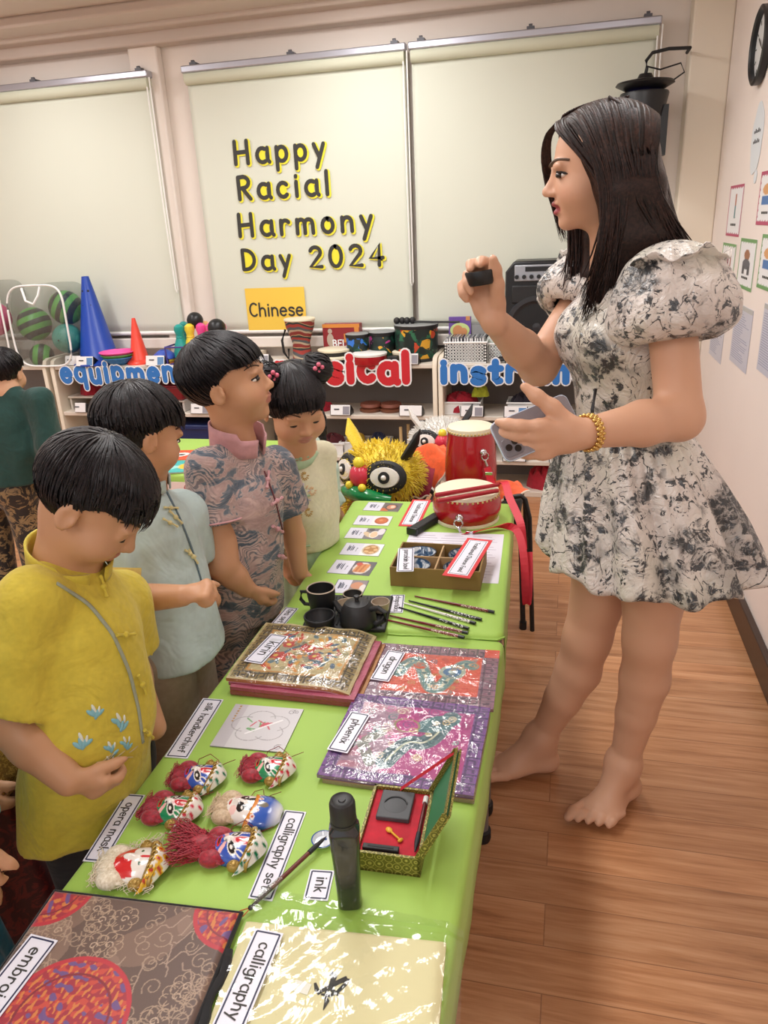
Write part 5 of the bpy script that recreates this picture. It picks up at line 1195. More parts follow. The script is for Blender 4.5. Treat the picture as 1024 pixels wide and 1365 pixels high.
        X2 = Ab*w_; Y2 = .019+.044*Bg-.010*Ab**2*(1-Bg); Z2 = .003+.022*np.sqrt(np.clip(1-Ab**2, 0, 1))*np.sqrt(np.clip(1-(Bg*.97)**2, 0, 1)); cc = np.ones(X2.shape+(3,))*A(srgb('#2f5cb8'))
        edge = 1-np.clip((Bg-.55-.1*abs(Ab))/.35, 0, 1); cc = cc*edge[..., None]+A(srgb('#e9e9ee'))*(1-edge[..., None]); cc[Bg < .13] = srgb('#d9862e')
        for j in range(5):
            t = (j-2)/2.6; d = np.hypot(X2-t*.03, Y2-.0285+.008*t*t); cc[d < .0040] = srgb('#ece6e2'); cc[d < .0018] = srgb('#c0503a')
        cc[np.hypot(X2, (Y2-.034)*.7) < .006] = srgb('#77705e'); m = MB(); m.grid(np.stack([X2, Y2, Z2], -1)*S, col=cc); build('cap', m, M_mask, o, angle=0, solid=.0012)
        m = MB(); m.ball(A([-.031, .034, .006])*S, A([.006, .009, .005])*S); build('side_knob', m, mat('dark knob', '#3a3634', .4), o)
    m = MB(); c0 = A([0, -.024, .008])*S
    for k2 in range(4): m.ball(A([(-.021+.014*k2), -.034+.004*abs(k2-1.5), .010])*S, A([.014, .018, .012])*S, nu=14, nv=8)
    for k2 in range(240):
        x = q.uniform(-1, 1); ph = q.uniform(.1, PI-.1) ; pts = []; l0 = q.uniform(-.012, 0); l1 = q.uniform(.7, 1.05)
        for i in range(8):
            f = i/7; yy = -.016-.038*f*l1; bul = math.sin(min(1, f*.95+.05)*PI)**.5; xx = x*(.020+.012*bul)+.0025*math.sin(f*9+x*7); zz = max(.0014, .008+.013*bul*math.sqrt(max(0, 1-x*x*.9))*(1 if f < .75 else (1-f)/.25)); pts.append(V3(xx, yy+.010*x*x, zz+.001*math.sin(ph*3+f*6)))
        m.tube(A(pts)*S, A([.6, 1, 1, 1, 1, 1, .8, .2])*.0012, 4)
    tuft(m, A([0, -.046, .005])*S, V3(0, -1, .05), hl*.35*S, .026*S, 50, q, .0007, 2.0, .3)
    if tail: m.tube(A([(-.005, -.04, .012), (.0, -.062, .013), (.004, -.08, .011)])*S, A([.012, .016, .010])*S, 12, flat=.7); tuft(m, A([0, -.045, .008])*S, V3(.15, -1, .0), .052*S, .024*S, 200, q, .0012, 1.6, .4)
    if kind == 'redcream': tuft(m, A([-.02, .0, .003])*S, V3(-1, -.4, 0), .03*S, .03*S, 60, q, .0008, 2.0, .1); tuft(m, A([.02, .0, .003])*S, V3(1, -.2, 0), .02*S, .03*S, 50, q, .0008, 2.0, .1)
    build('beard', m, hair, o)
    m = MB(); m.tube([V3(-.02, -.005, .004)*S, V3(-.05, .0, .002), V3(-.058, .012, .0015), V3(-.04, .02, .002)][::1], .0006, 5) if kind != 'std' else m.tube([V3(-.026, .012, .006)*S, V3(-.040, .02, .012), V3(-.046, .004, .020), V3(-.036, -.014, .016), V3(-.028, -.016, .006)], .0007, 5)
    m.tube([V3(-.03, .02, .006)*S, V3(-.042, .034, .006), V3(-.046, .048, .010)], .0006, 5); build('cord', m, mat('dark red cord', '#7a1a24', .6), o); return o
RM = -PI/2
opera_mask(268, 1042, RM+.12, '#2f55b5', '#1f7a55', M_redh, 'blue faced opera mask with red beard, beside the handkerchief card', scale=.98)
opera_mask(361, 1031, RM+.10, '#1f8a58', '#c8213a', M_redh, 'green faced opera mask nearest the handkerchief packet', scale=.98)
opera_mask(234, 1086, RM+.06, '#1f8a58', '#c8213a', M_redh, 'green faced opera mask beside the opera mask card', scale=1.02)
opera_mask(326, 1086, RM+.05, '#ece6df', '#c05a40', M_tanh, 'white faced opera mask with a blue cap and tan beard', kind='white', scale=1.0)
opera_mask(314, 1138, RM+.12, '#2f55b5', '#157048', M_redh, 'blue faced opera mask with a long red beard tail', tail=True, scale=1.06)
opera_mask(182, 1162, RM+.28, '#ece6df', ('#e8b62c', '#b8341f'), M_creamh, 'red and cream opera mask with shaggy cream hair, closest to the brocade', kind='redcream', scale=1.1)
# ---- ink bottle, dish, brush
p = T(467, 1203, ZN+.001); o = thing('ink_bottle', 'tall dark ink bottle with a black cap standing by the ink card', 'bottle', p, rot=.25)
def rsq(w, d, z, e=.5, n=36): return A([(w*abs(math.cos(t))**e*np.sign(math.cos(t)), d*abs(math.sin(t))**e*np.sign(math.sin(t)), z) for t in np.linspace(0, 2*PI, n, endpoint=False)])
rows = np.stack([rsq(.0150, .013, 0), rsq(.0165, .0145, .003), rsq(.0170, .0150, .04), rsq(.0190, .0165, .09), rsq(.0205, .0175, .128), rsq(.0200, .017, .133), rsq(.0150, .0135, .139, .8), rsq(.0135, .0125, .146, 1)])
def bottle_mat():
    t = NT('dark bottle plastic'); t.base(srgb('#2b2b2c')); t.set(rough=.16, coat=.4); return t.m
m = MB(); m.grid(rows, wrap=True); m.add(rows[0], [tuple(range(36))]); build('bottle_body', m, bottle_mat(), o, angle=60)
m = MB(); m.lathe([(.0165, .142), (.0172, .145), (.0172, .172), (.0155, .177), (.013, .1785), (.011, .1770), (.005, .1770), (.004, .1785), (0, .1785)], n=40); m.lathe([(.0178, .142), (.0178, .147)], n=40); build('cap', m, mat('cap black', '#232426', .45), o)
for k in range(0): pass
p = T(431, 1124, ZN); o = thing('ink_dish', 'small white and blue porcelain dish under the brush tip', 'dish', p); m = MB(); m.lathe([(0, .001), (.012, .001), (.0165, .006), (.0175, .0085), (.016, .0085), (.0115, .0035), (0, .003)], n=36); build('dish', m, mat('porcelain', '#dfe6ee', .15, coat=.5), o)
m = MB(); m.lathe([(.0172, .0078), (.0178, .0086), (.0158, .0088)], n=36, caps=False); m.tube([(.004, .006, .0042), (-.003, .002, .004), (-.006, -.005, .0042)], .0018, 6); build('blue_glaze', m, mat('cobalt glaze', '#3a5a9c', .2), o)
e0 = T(433, 1117, ZN+.013); e1 = T(334, 1210, ZN+.008); o = thing('calligraphy_brush', 'writing brush with red brown handle leaning on the dish', 'brush', (e0+e1)/2*A([1, 1, 0])+V3(0, 0, ZN+.0095)); oo = A(o.location); d = nrm(e1-e0)
m = MB(); m.tube([e0+d*.035-oo, e0+d*.11-oo], .0033, 10); build('handle', m, mat('red brown bamboo', '#6a2f2a', .35), o)
m = MB(); m.tube([e0-oo-d*.004, e0+d*.006-oo, e0+d*.018-oo, e0+d*.034-oo], [.0004, .0026, .0036, .0038], 10); build('bristle', m, mat('dark bristle', '#26262e', .6), o)
m = MB(); m.tube([e0+d*.09-oo, e0+d*.115-oo, e1-oo-d*.006], [.0044, .0052, .0048], 10); build('clear_tube', m, clear_plastic('tube film', .3, 60, .2), o)
m = MB(); m.tube([e0+d*.11-oo, e1-oo-d*.002], [.0033, .0022], 8); m.ball(e1-oo, .0036, nu=12, nv=8); build('end_knob', m, M_blk2, o)
m = MB(); a = e1-oo; m.tube([a, a+V3(-.006, -.012, -.003), a+V3(-.014, -.016, -.004), a+V3(-.020, -.010, -.004), a+V3(-.012, -.004, -.003), a], .0008, 5); build('hanging_loop', m, mat('orange loop', '#c85a30', .6), o)
# ---- calligraphy set box
def hex_mat():
    t = NT('gold hexagon paper'); v = t.coord((1, 1, 1)); vo = t.node('ShaderNodeTexVoronoi'); vo.inputs['Scale'].default_value = 75; vo.inputs['Randomness'].default_value = .25; t.link(v, vo.inputs['Vector'])
    f = t.math('FRACT', t.math('MULTIPLY', vo.outputs['Distance'], 4.4)); t.base(t.ramp(f, [(0, srgb('#5e5a1e')), (.42, srgb('#7a7430')), (.5, srgb('#c8ba66')), (.75, srgb('#6a6526'))])); t.set(rough=.4, metal=.2); return t.m
M_hex = hex_mat(); M_rl = fabric('red velvet', '#c20f2c', rough=.75); M_green = mat('green board', '#2f7d52', .5)
bh = .034; bt = [T(494, 1045, ZN+bh), T(578, 1054, ZN+bh), T(560, 1146, ZN+bh), T(479, 1136, ZN+bh)]; c4, C, u, v, w, h = rect_from(bt); ang = math.atan2(u[1], u[0])
o = thing('calligraphy_box', 'gold patterned box with red lining, open lid and ribbon', 'box', (C[0], C[1], ZN+.001), ang); bx = A(o.location); tw = .004; RB = rotz(ang)
m = MB()
for sx, sy, ww, dd in ((0, -1, w, tw), (0, 1, w, tw), (-1, 0, tw, h), (1, 0, tw, h)): m.box((sx*(w/2-tw/2), sy*(h/2-tw/2), bh/2), (ww, dd, bh))
m.box((0, 0, .002), (w, h, .003)); build('box_body', m, M_hex, o, smooth=False)
m = MB(); m.box((0, 0, bh*.5), (w-2*tw-.001, h-2*tw-.001, bh*.62)); m.box((0, 0, bh*.5), (.001, .001, .001)); build('red_lining', m, M_rl, o, smooth=False)
la = math.radians(116); lw = w*.98
Rl = roty(-la); 
m = MB(); m.box(Rl@A([-lw/2, 0, 0])*A([-1, 1, 1])*0+A([w/2+.003-math.cos(la)*lw/2*1.0, 0, bh+math.sin(la)*lw/2]), (lw, h, .003), R=roty(la)); lid = build('lid', m, M_hex, o, smooth=False)
m = MB(); m.box(A([w/2+.0005-math.cos(la)*lw/2, 0, bh+math.sin(la)*lw/2]), (lw-.008, h-.008, .0015), R=roty(la)); build('green_lining', m, M_green, lid, smooth=False)
m = MB()
for sy in (-1, 1): m.box(A([w/2-.004-math.cos(la)*lw/2, sy*(h/2-.001), bh+math.sin(la)*lw/2]), (lw, .002, .008), R=roty(la))
m.box(A([w/2-.004-math.cos(la)*lw, 0, bh+math.sin(la)*lw]), (.008, h, .002), R=roty(la)); build('lid_edge', m, M_hex, lid, smooth=False)
m = MB(); q0 = A([-w*.05, h/2-.006, bh]); q1 = A([w/2-.005-math.cos(la)*lw*.94, h/2-.004, bh+math.sin(la)*lw*.94]); dv = V3(0, -.0, .0); m.slab(np.stack([np.stack([q0+(q1-q0)*t+V3(0, -.004, 0), q0+(q1-q0)*t+V3(0, .004, .001)]) for t in np.linspace(0, 1, 6)]), .0006); build('ribbon', m, mat('red ribbon', '#b01028', .45), o, smooth=False)
zt_ = bh*.5+bh*.31
def inbox(x, y, z=0): return bx+RB@A([x*w, y*h, zt_+z])
o = thing('ink_stone', 'dark grey ink stone lying in the red lined box', 'ink stone', inbox(-.06, .21), ang); m = MB(); sw, sh = w*.54, h*.42
m.box((0, 0, .004), (sw, sh, .008)); build('stone', m, mat('slate', '#4a4c50', .5), o, bevel=.0015)
m = MB(); m.lathe([(sw*.36, .0081), (sw*.33, .0083), (0, .0083)], n=32, o=(0, -.002, 0), sy=.95); build('well', m, mat('slate well', '#3a3c40', .45), o)
m = MB(); m.tube([(sw*.35*math.cos(t_), -.002+sw*.33*math.sin(t_), .0085) for t_ in np.linspace(.1, PI-.1, 16)], [.0002]+[.0016]*14+[.0002], 6); build('well_rim', m, mat('slate dark', '#25262a', .5), o)
o = thing('gilt_spoon', 'small yellow spoon shaped tool lying on the red lining', 'spoon', inbox(.04, -.2), ang-.7); m = MB(); m.tube([(-.012, 0, .003), (.010, 0, .003)], .0016, 8); build('handle', m, mat('yellow enamel', '#e8b030', .35), o)
m = MB(); m.ball((-.014, 0, .003), (.006, .0045, .0025), nu=16, nv=8); build('bowl', m, mat('yellow enamel', '#e8b030', .35), o); m = MB(); m.ball((.0125, 0, .003), (.003, .0048, .0025), nu=14, nv=8); build('end', m, mat('yellow enamel', '#e8b030', .35), o)
m = MB(); 
o = thing('ink_stick', 'black ink stick lying along the near side of the red box', 'ink stick', inbox(-.12, -.41), ang); m = MB(); m.box((0, 0, .004), (w*.56, .009, .008)); build('stick', m, mat('ink black', '#1e1e20', .5), o, bevel=.001); m = MB(); m.box((0, 0, .0083), (w*.4, .003, .0004)); build('groove', m, M_blk2, o, smooth=False)
o = thing('calligraphy_brush', 'short brush with white cap lying on the right side of the red box', 'brush', inbox(.40, .0), ang); L = h*.84
m = MB(); m.tube([(0, -L*.18, .0045), (0, L*.36, .0045)], .0030, 10); build('handle', m, mat('dark red wood', '#5c1f22', .35), o)
m = MB(); m.tube([(0, -L*.47, .004), (0, -L*.32, .0045), (0, -L*.17, .0045)], [.0008, .0038, .0036], 10); build('bristle', m, mat('dark bristle', '#26262e', .6), o)
m = MB(); m.tube([(0, L*.35, .0045), (0, L*.46, .0045)], .0042, 12); build('white_cap', m, M_cardw, o)
# ---- tea set on its tray
M_iron = mat('matt black clay', '#1d1e21', .5); M_tea = mat('beige glaze', '#a99a86', .4)
c4, C, u, v, w, h = rect_from(squad([(432, 796), (530, 798), (508, 842), (391, 840)], ZN+.012)); o = thing('tea_tray', 'black slatted tray under the tea set', 'tray', (C[0], C[1], ZF-.003), math.atan2(u[1], u[0])); tw_, th_ = w, h
m = MB(); m.box((0, 0, .006), (w, h, .010)); build('tray_board', m, M_iron, o, bevel=.003)
m = MB(); [m.box((-w*.44+k*w*.88/20, 0, .0122), (.0035, h*.84, .002)) for k in range(21)]; build('slats', m, M_blk2, o, smooth=False)
zt2 = ZF+.0105
def onT(px, py): return T(px, py, zt2)
def cup(p, r, h, mt, label, name='tea_cup', flare=1.0, handle=None, inner=None, group=None):
    o = thing(name, label, 'cup', p, group=group); m = MB(); m.lathe([(0, 0), (r*.72*flare, 0), (r*.86, h*.2), (r*.98, h*.75), (r, h), (r*.9, h), (r*.86, h*.7), (r*.5, h*.14), (0, h*.12)], n=36); build('cup', m, mt, o)
    m = MB(); m.tube([(r*.95*math.cos(t_), r*.95*math.sin(t_), h) for t_ in np.linspace(0, 2*PI, 36, endpoint=False)], r*.055, 6, True); build('rim', m, inner or mt, o)
    if handle is not None:
        m = MB(); dx = V3(math.cos(handle), math.sin(handle), 0); m.tube([dx*r*.9+V3(0, 0, h*.78), dx*r*1.5+V3(0, 0, h*.75), dx*r*1.58+V3(0, 0, h*.4), dx*r*1.3+V3(0, 0, h*.2), dx*r*.85+V3(0, 0, h*.2)], .0045, 8); build('handle', m, mt, o)
    return o
cup(onT(430, 813), .034, .058, M_iron, 'black mug with a handle and pale rim at the back of the tea tray', 'tea_mug', 1.1, PI*.98, mat('worn rim', '#b9a998', .5))
cup(onT(427, 834), .036, .026, M_iron, 'shallow black bowl cup in front of the black mug', 'tea_bowl', .7)
cup(onT(471, 804), .024, .026, mat('dark clay', '#2a2826', .5), 'dark cup with a beige inside behind the teapot, farthest back', 'tea_cup', .8, None, M_tea, 'beige lined tea cups'); cup(onT(462, 817), .024, .026, M_tea, 'beige cup tucked between mug and teapot', 'tea_cup', .8, None, M_tea, 'beige lined tea cups')
cup(onT(508, 815), .022, .026, M_tea, 'beige cup behind the teapot handle', 'tea_cup', .8, None, M_tea, 'beige lined tea cups')
for px, py, r in ((471, 804, .019), (462, 817, .019), (508, 815, .0175)): pass
o = thing('teapot', 'black clay teapot with a knobbed lid on the tea tray', 'teapot', onT(478, 833), -.2); r, h = .042, .056
m = MB(); m.lathe([(0, 0), (r*.86, 0), (r*.98, h*.12), (r, h*.35), (r*.88, h*.75), (r*.72, h*.96), (r*.66, h)], n=40); build('pot', m, M_iron, o)
m = MB(); m.lathe([(r*.66, h*.99), (r*.64, h*1.03), (r*.3, h*1.1), (r*.12, h*1.12), (r*.1, h*1.2), (r*.17, h*1.26), (r*.15, h*1.33), (0, h*1.35)], n=32); build('lid', m, M_iron, o)
m = MB(); m.tube([(r*.8, 0, h*.82), (r*1.25, 0, h*.95), (r*1.65, 0, h*.8), (r*1.6, 0, h*.45), (r*1.2, 0, h*.22), (r*.9, 0, h*.22)], [.006, .006, .0055, .0055, .006, .007], 10); build('handle', m, M_iron, o)
m = MB(); m.tube([(-r*.8, 0, h*.4), (-r*1.15, 0, h*.62), (-r*1.4, 0, h*.92)], [.011, .008, .0055], 12); build('spout', m, M_iron, o)
# ---- chopsticks
def chop_mat(name, c, c2):
    t = NT(name); v = t.coord(); n = t.noise(v, 320, 3); t.base(t.ramp(n.outputs['Fac'], [(.5, srgb(c)), (.55, srgb(c2))], 'CONSTANT')); t.set(rough=.3); return t.m
for a, b, c, c2, lab in [((553, 794), (659, 816), '#6e1420', '#d8c8b8', 'dark red chopstick with patterned end, farthest of the fan'), ((545, 800), (642, 826), '#141416', '#e6e6e6', 'black chopstick with patterned end, second from the bowl box'), ((538, 803), (634, 831), '#e6e2dc', '#202022', 'white chopstick with black patterned end in the fan'),
                       ((532, 809), (625, 838), '#141416', '#e6e6e6', 'black chopstick with patterned end, third pair of the fan'), ((520, 820), (624, 844), '#701420', '#d8c8b8', 'dark red chopstick, second nearest the pouches'), ((513, 825), (619, 850), '#7a1622', '#e0d0c0', 'dark red chopstick lying nearest the dragon pouch')]:
    A0, B0 = T(*a, ZF+.0045), T(*b, ZF+.0045); o = thing('chopstick', lab, 'chopstick', (A0+B0)/2*A([1, 1, 0])+V3(0, 0, ZF+.0008), group='chopsticks fanned on the far table'); of = A(o.location); d = B0-A0
    m = MB(); m.tube([A0-of+V3(0, 0, -.0012), A0+d*.6-of], [.0018, .0034], 8); build('shaft', m, mat('chop '+c, c, .3), o)
    m = MB(); m.tube([A0+d*.6-of, A0+d*.93-of], [.0035, .004], 8); build('patterned_end', m, chop_mat('chop pattern '+c, c, c2), o); m = MB(); m.tube([A0+d*.93-of, B0-of], [.0041, .0041], 8); build('end_cap', m, mat('chop end '+c, '#141416' if c != '#e6e2dc' else '#101012', .3), o)
# ---- bowls in their cardboard box
bh = .052; c4, C, u, v, w, h = rect_from([T(519, 786, ZF)+0*q for q in [0]]*4) if False else rect_from([T(540, 722, ZF+bh), T(652, 729, ZF+bh), T(637, 762, ZF+bh), T(516, 757, ZF+bh)]); ang = math.atan2(u[1], u[0])
o = thing('bowl_box', 'open cardboard box with dividers holding four bowls', 'box', (C[0], C[1], ZF+.001), ang); bx = A(o.location); RB = rotz(ang); tw = .004; M_card = mat('brown cardboard', '#8e713f', .75); M_card2 = mat('tan cardboard', '#b4946a', .75)
m = MB()
for sx, sy, ww, dd in ((0, -1, w, tw), (0, 1, w, tw), (-1, 0, tw, h-2*tw), (1, 0, tw, h-2*tw)): m.box((sx*(w/2-tw/2), sy*(h/2-tw/2), bh/2), (ww, dd, bh))
m.box((0, 0, .002), (w-.001, h-.001, .003)); build('carton', m, M_card, o, smooth=False)
m = MB(); m.box((0, 0, bh*.55), (.004, h-.012, bh*.8)); m.box((0, 0, bh*.545), (w-.012, .004, bh*.8)); build('divider', m, M_card2, o, smooth=False)
m = MB(); 
def bowlpaint():
    t = NT('blue and white porcelain'); v = t.coord(); n = t.noise(v, 38, 2, .5, 1.5); t.base(t.ramp(n.outputs['Fac'], [(.42, srgb('#dfe2e4')), (.50, srgb('#6f87a0')), (.58, srgb('#34506e'))])); t.set(rough=.15, coat=.6); return t.m
M_pb = bowlpaint(); names = ['far left', 'far right', 'near left', 'near right']
for k, (sx, sy) in enumerate(((-1, 1), (1, 1), (-1, -1), (1, -1))):
    r = min(w, h)*.225; p = bx+RB@A([sx*w*.245, sy*h*.24, .004]); ob = thing('porcelain_bowl', f'blue and white porcelain bowl, {["far compartment away from the red card", "far compartment partly under the red card", "near compartment under the small white card", "near compartment beside the divider and red card"][k]}', 'bowl', p, k*1.3, 'porcelain bowls in the box')
    m = MB(); m.lathe([(r*.4, 0), (r*.42, .005), (r*.75, .016), (r*.98, .036), (r, .040), (r*.95, .040), (r*.7, .019), (r*.35, .008), (0, .007)], n=40, sx=1.12 if w > h else 1); build('bowl', m, M_pb, ob)
    m = MB(); m.tube([(r*.98*(1.12 if w > h else 1)*math.cos(t_), r*.98*math.sin(t_), .040) for t_ in np.linspace(0, 2*PI, 40, endpoint=False)], .0014, 6, True); build('rim', m, mat('navy rim', '#27384f', .3), ob)
label_card([(526, 731), (548, 731), (556, 761), (534, 762)], ZF+bh+.002, 'porcelain bowl', 'small white card lettered porcelain bowl, on the box rim')
label_card([(621, 717), (652, 720), (632, 772), (592, 767)], ZF+bh+.003, 'Traditional Chinese Food', 'red backed card lying across the bowl box', red=True, fit=.86)
label_card([(552, 666), (577, 667), (556, 702), (529, 701)], ZF+.001, 'Traditional Chinese', 'red backed card lying flat beside the food cards', red=True, fit=.8)
c4, C, u, v, w, h = rect_from(squad([(549, 708), (676, 713), (660, 777), (520, 772)], ZF+.0008)); o = thing('printed_sheet', 'large white printed sheet under the bowl box', 'paper', C); m = MB(); m.slab(quad(c4, 2, 2)-C, .0006); build('sheet', m, mat('sheet white', '#e2e0ea', .5), o, smooth=False)
m = MB(); R3 = np.stack([u, v, V3(0, 0, 1)], 1)
for k in range(16):
    for j in range(3): m.box(R3@A([w*(-.32+.3*j), h*(.42-.055*k), .0004]), (w*(.2+.06*((k*7+j*3) % 3)), .0018, .0003), R=R3)
build('print', m, mat('pink grey print', '#bdb3c4', .6), o, smooth=False)
# ---- food picture cards
def food(kind):
    def f(nu, nv, w, h):
        p = Paint(nu, nv, w, h, '#dcdcec'); r = p.X > w*.48; q = random.Random(kind)
        p.put(r, ('#6d6466', '#e9e6ea', '#7d7680', '#ecebee', '#5b5660', '#8d8288')[kind]); cx, cy = w*.74, h*.5
        if kind == 0: p.put(r & (p.Y < h*.35) & (p.X < w*.7), '#c8683c'); p.ell(cx, cy, w*.17, h*.36, '#4c4546'); p.ell(cx, cy, w*.13, h*.27, '#c9856a'); p.ell(cx+.004, cy+.002, w*.06, h*.14, '#e8cdb8')
        if kind == 1: p.ell(cx, cy, w*.19, h*.36, '#b5552e'); p.ell(cx, cy, w*.14, h*.24, '#c96a3c'); p.ell(cx-.002, cy+.003, w*.05, h*.09, '#d98f66')
        if kind == 2: p.ell(w*.58, h*.4, w*.09, h*.3, '#d8c0a0', .6); p.ell(cx, h*.42, w*.12, h*.32, '#e2c2a0', rim='#ece6e4'); p.ell(w*.9, h*.7, w*.1, h*.3, '#d9d4dc'); p.ell(w*.62, h*.85, w*.08, h*.12, '#4c4850')
        if kind == 3: p.ell(w*.72, cy, w*.22, h*.43, '#b07a40', rim='#cfc2ae'); [p.ell(w*.72+w*.12*math.cos(a), cy+h*.24*math.sin(a), w*.055, h*.1, '#d9b484', a) for a in (0, 1.3, 2.6, 3.9, 5.1)]
        if kind == 4: p.ell(w*.72, cy, w*.2, h*.42, '#d7ccc8'); [p.line([(w*(.6+.05*k), h*.25), (w*(.64+.05*k), h*.75)], h*.13, '#b8683a' if k % 2 else '#cf8a50') for k in range(5)]; p.ell(w*.62, h*.78, w*.08, h*.12, '#c04a3a')
        if kind == 5: p.ell(w*.7, h*.6, w*.2, h*.25, '#c98a6a'); p.ell(w*.9, h*.4, w*.1, h*.3, '#e0d9d6')
        for k in range(3): p.line([(w*(.16+.1*k), h*(.3+.05*(k % 2))), (w*(.17+.1*k), h*(.72-.06*k))], .0022, '#5d6078')
        p.border(0, .0016, '#4c5068'); return p
    return f
for k, (pts, lab) in enumerate([([(491, 669), (538, 671), (530, 682), (484, 680)], 'food card with a dark bowl picture, nearest the lion head'), ([(478, 687), (525, 688), (517, 701), (470, 699)], 'food card with a red brown round dish on white'), ([(469, 703), (516, 705), (508, 719), (457, 717)], 'food card with pale snacks on grey, middle of the column'),
                               ([(464, 723), (515, 726), (503, 741), (450, 739)], 'food card with a plate of five dumplings'), ([(452, 746), (506, 750), (489, 767), (432, 763)], 'food card with fried rolls on a grey ground'), ([(448, 772), (488, 774), (488, 792), (444, 790)], 'food card half hidden behind the black mug')]):
    c4, C, u, v, w, h = rect_from(squad(pts, ZF+.0014)); o = thing('food_card', lab, 'card', C, group='food picture cards on the far table'); p = food(k)(70, 40, w, h); m = MB(); m.slab(quad(c4, 70, 40)-C, .001, col=p.c, side=A(srgb('#dddddd'))); build('picture', m, vcol('printed food card', .35), o, smooth=False)
    m = MB(); R3 = np.stack([u, v, V3(0, 0, 1)], 1)
    for j in range(4): m.box(R3@A([-w*.36+.045*w*j*1.0, h*(.06-.03*(j % 2)), .0004]), (.0022, h*(.3+.14*((j+k) % 2)), .0003), R=R3)
    build('caption', m, mat('caption ink', '#4b4f66', .6), o, smooth=False)
# ---- drums with straps
M_dr = mat('bright red drum lacquer', '#a90c1c', .24, coat=.6); M_stud = mat('gold stud', '#cdb478', .35, .6); M_chr = mat('chrome', '#d0d0d2', .15, 1.0); M_rib = mat('red strap', '#c9172f', .5)
def chinese_drum(p, rt, rm, rb, h, label, ringa, ringz):
    o = thing('lacquer_drum', label, 'drum', p, group='red lacquer drums')
    m = MB(); zz = np.linspace(0, 1, 14); prof = [(rb+(rt-rb)*z+(rm-(rt+rb)/2)*math.sin(PI*z), .006+z*(h-.012)) for z in zz]; m.lathe([(0, .002)]+prof+[(0, h-.006)], n=48); build('drum_body', m, M_dr, o, angle=60)
    m = MB(); m.lathe([(rt+.0015, h-.024), (rt+.003, h-.018), (rt+.002, h-.003), (rt-.004, h), (0, h)], n=48); sk = build('drum_skin', m, M_skin, o)
    m = MB(); n = 40
    for k in range(n): a = 2*PI*k/n; m.ball(((rt+.003)*math.cos(a), (rt+.003)*math.sin(a), h-.016), .0042, nu=8, nv=5)
    s = build('stud_row', m, M_stud, o); s['kind'] = 'thing'
    m = MB(); m.lathe([(rb+.004, 0), (rb+.005, .004), (rb+.003, .010), (rb-.002, .012)], n=48); build('foot_rim', m, M_skin, o)
    d = V3(math.cos(ringa), math.sin(ringa), 0); r0 = rb+(rt-rb)*ringz+(rm-(rt+rb)/2)*math.sin(PI*ringz); c = d*r0+V3(0, 0, h*ringz); s_, u_, _ = frame(d)
    m = MB(); m.ball(c, .013, nu=16, nv=10); m.cyl(c, c+d*.014, .006, n=12); R_ = c+d*.014+V3(0, 0, -.012); m.tube([R_+s_*.013*math.cos(t_)+V3(0, 0, .013*math.sin(t_)) for t_ in np.linspace(0, 2*PI, 16, endpoint=False)], .0028, 6, True)
    m.tube([R_+V3(0, 0, -.013), R_+V3(.003, 0, -.022), R_+V3(.008, 0, -.034)], .004, 8); build('ring', m, M_chr, o); return o, A(p)+R_+V3(.008, 0, -.034)
pS = T(622, 690, ZF); pS = V3(-.284, 2.155, ZF+.001); oS, rS = chinese_drum(pS, .094, .105, .094, .098, 'short red drum lying on the far table under two sticks', -1.65, .42)
pTl = V3(-.322, 2.56, .448); oT, rT = chinese_drum(pTl, .078, .092, .084, .285, 'taller red drum standing behind the table end', -.95, .73)
for k, (a, b, lab) in enumerate([((583, 660), (665, 646), 'red drumstick lying across the short drum, upper one'), ((585, 668), (664, 654), 'red drumstick lying across the short drum, lower one')]):
    zz = ZF+.110; a3, b3 = T(*a, zz), T(*b, zz); o = thing('drumstick', lab, 'drumstick', (a3+b3)/2-V3(0, 0, .0065), group='red drumsticks'); of = A(o.location); m = MB(); m.tube([a3-of, b3-of], [.0075, .006], 12); build('shaft', m, mat('red stick', '#9c1020', .35), o)
    m = MB(); m.ball(a3-of, .0078, nu=12, nv=8); build('tip', m, mat('red stick', '#9c1020', .35), o)
def strap(name, label, pts, w, mt, clip=True, th=.002):
    P = A(pts, float); of = P[0].copy(); o = thing(name, label, 'strap', of)
    n = 40; t = np.linspace(0, len(P)-1, n); Q = np.stack([np.interp(t, np.arange(len(P)), P[:, k]) for k in range(3)], 1)
    for _ in range(3): Q[1:-1] = (Q[:-2]+2*Q[1:-1]+Q[2:])/4
    L = []
    for i in range(n):
        d = nrm(Q[min(i+1, n-1)]-Q[max(i-1, 0)]); s_ = V3(1, .1, .25); s_ = nrm(s_-d*(s_@d)); L.append((Q[i]-s_*w/2-of, Q[i]+s_*w/2-of))
    m = MB(); m.grid(A(L)); build('band', m, mt, o, solid=th, smooth=False)
    m = MB(); m.box(Q[2]-of, (w*1.05, .006, .012)); build('clip', m, M_chr, o, bevel=.001); return o
strap('drum_strap', 'red strap clipped to the taller drum, crossing down to the table edge', [rT+V3(0, -.004, -.003), rT+V3(.02, -.02, -.07), (-.185, 2.36, .60), (-.165, 2.27, ZF+.035), (-.135, 2.2, ZF+.006), (-.118, 2.15, ZF-.01), (-.108, 2.12, ZF-.08)], .024, M_rib)
strap('drum_strap', 'red strap from the short drum hanging in a loop off the table edge', [rS+V3(.003, -.004, 0), (-.24, 2.03, ZF+.01), (-.18, 2.07, ZF+.014), (-.135, 2.08, ZF+.012), (-.112, 2.05, ZF-.01), (-.098, 2.0, .48), (-.092, 1.97, .40), (-.088, 1.965, .355), (-.084, 1.97, .36), (-.083, 1.99, .42), (-.088, 2.04, .49)], .022, M_rib)
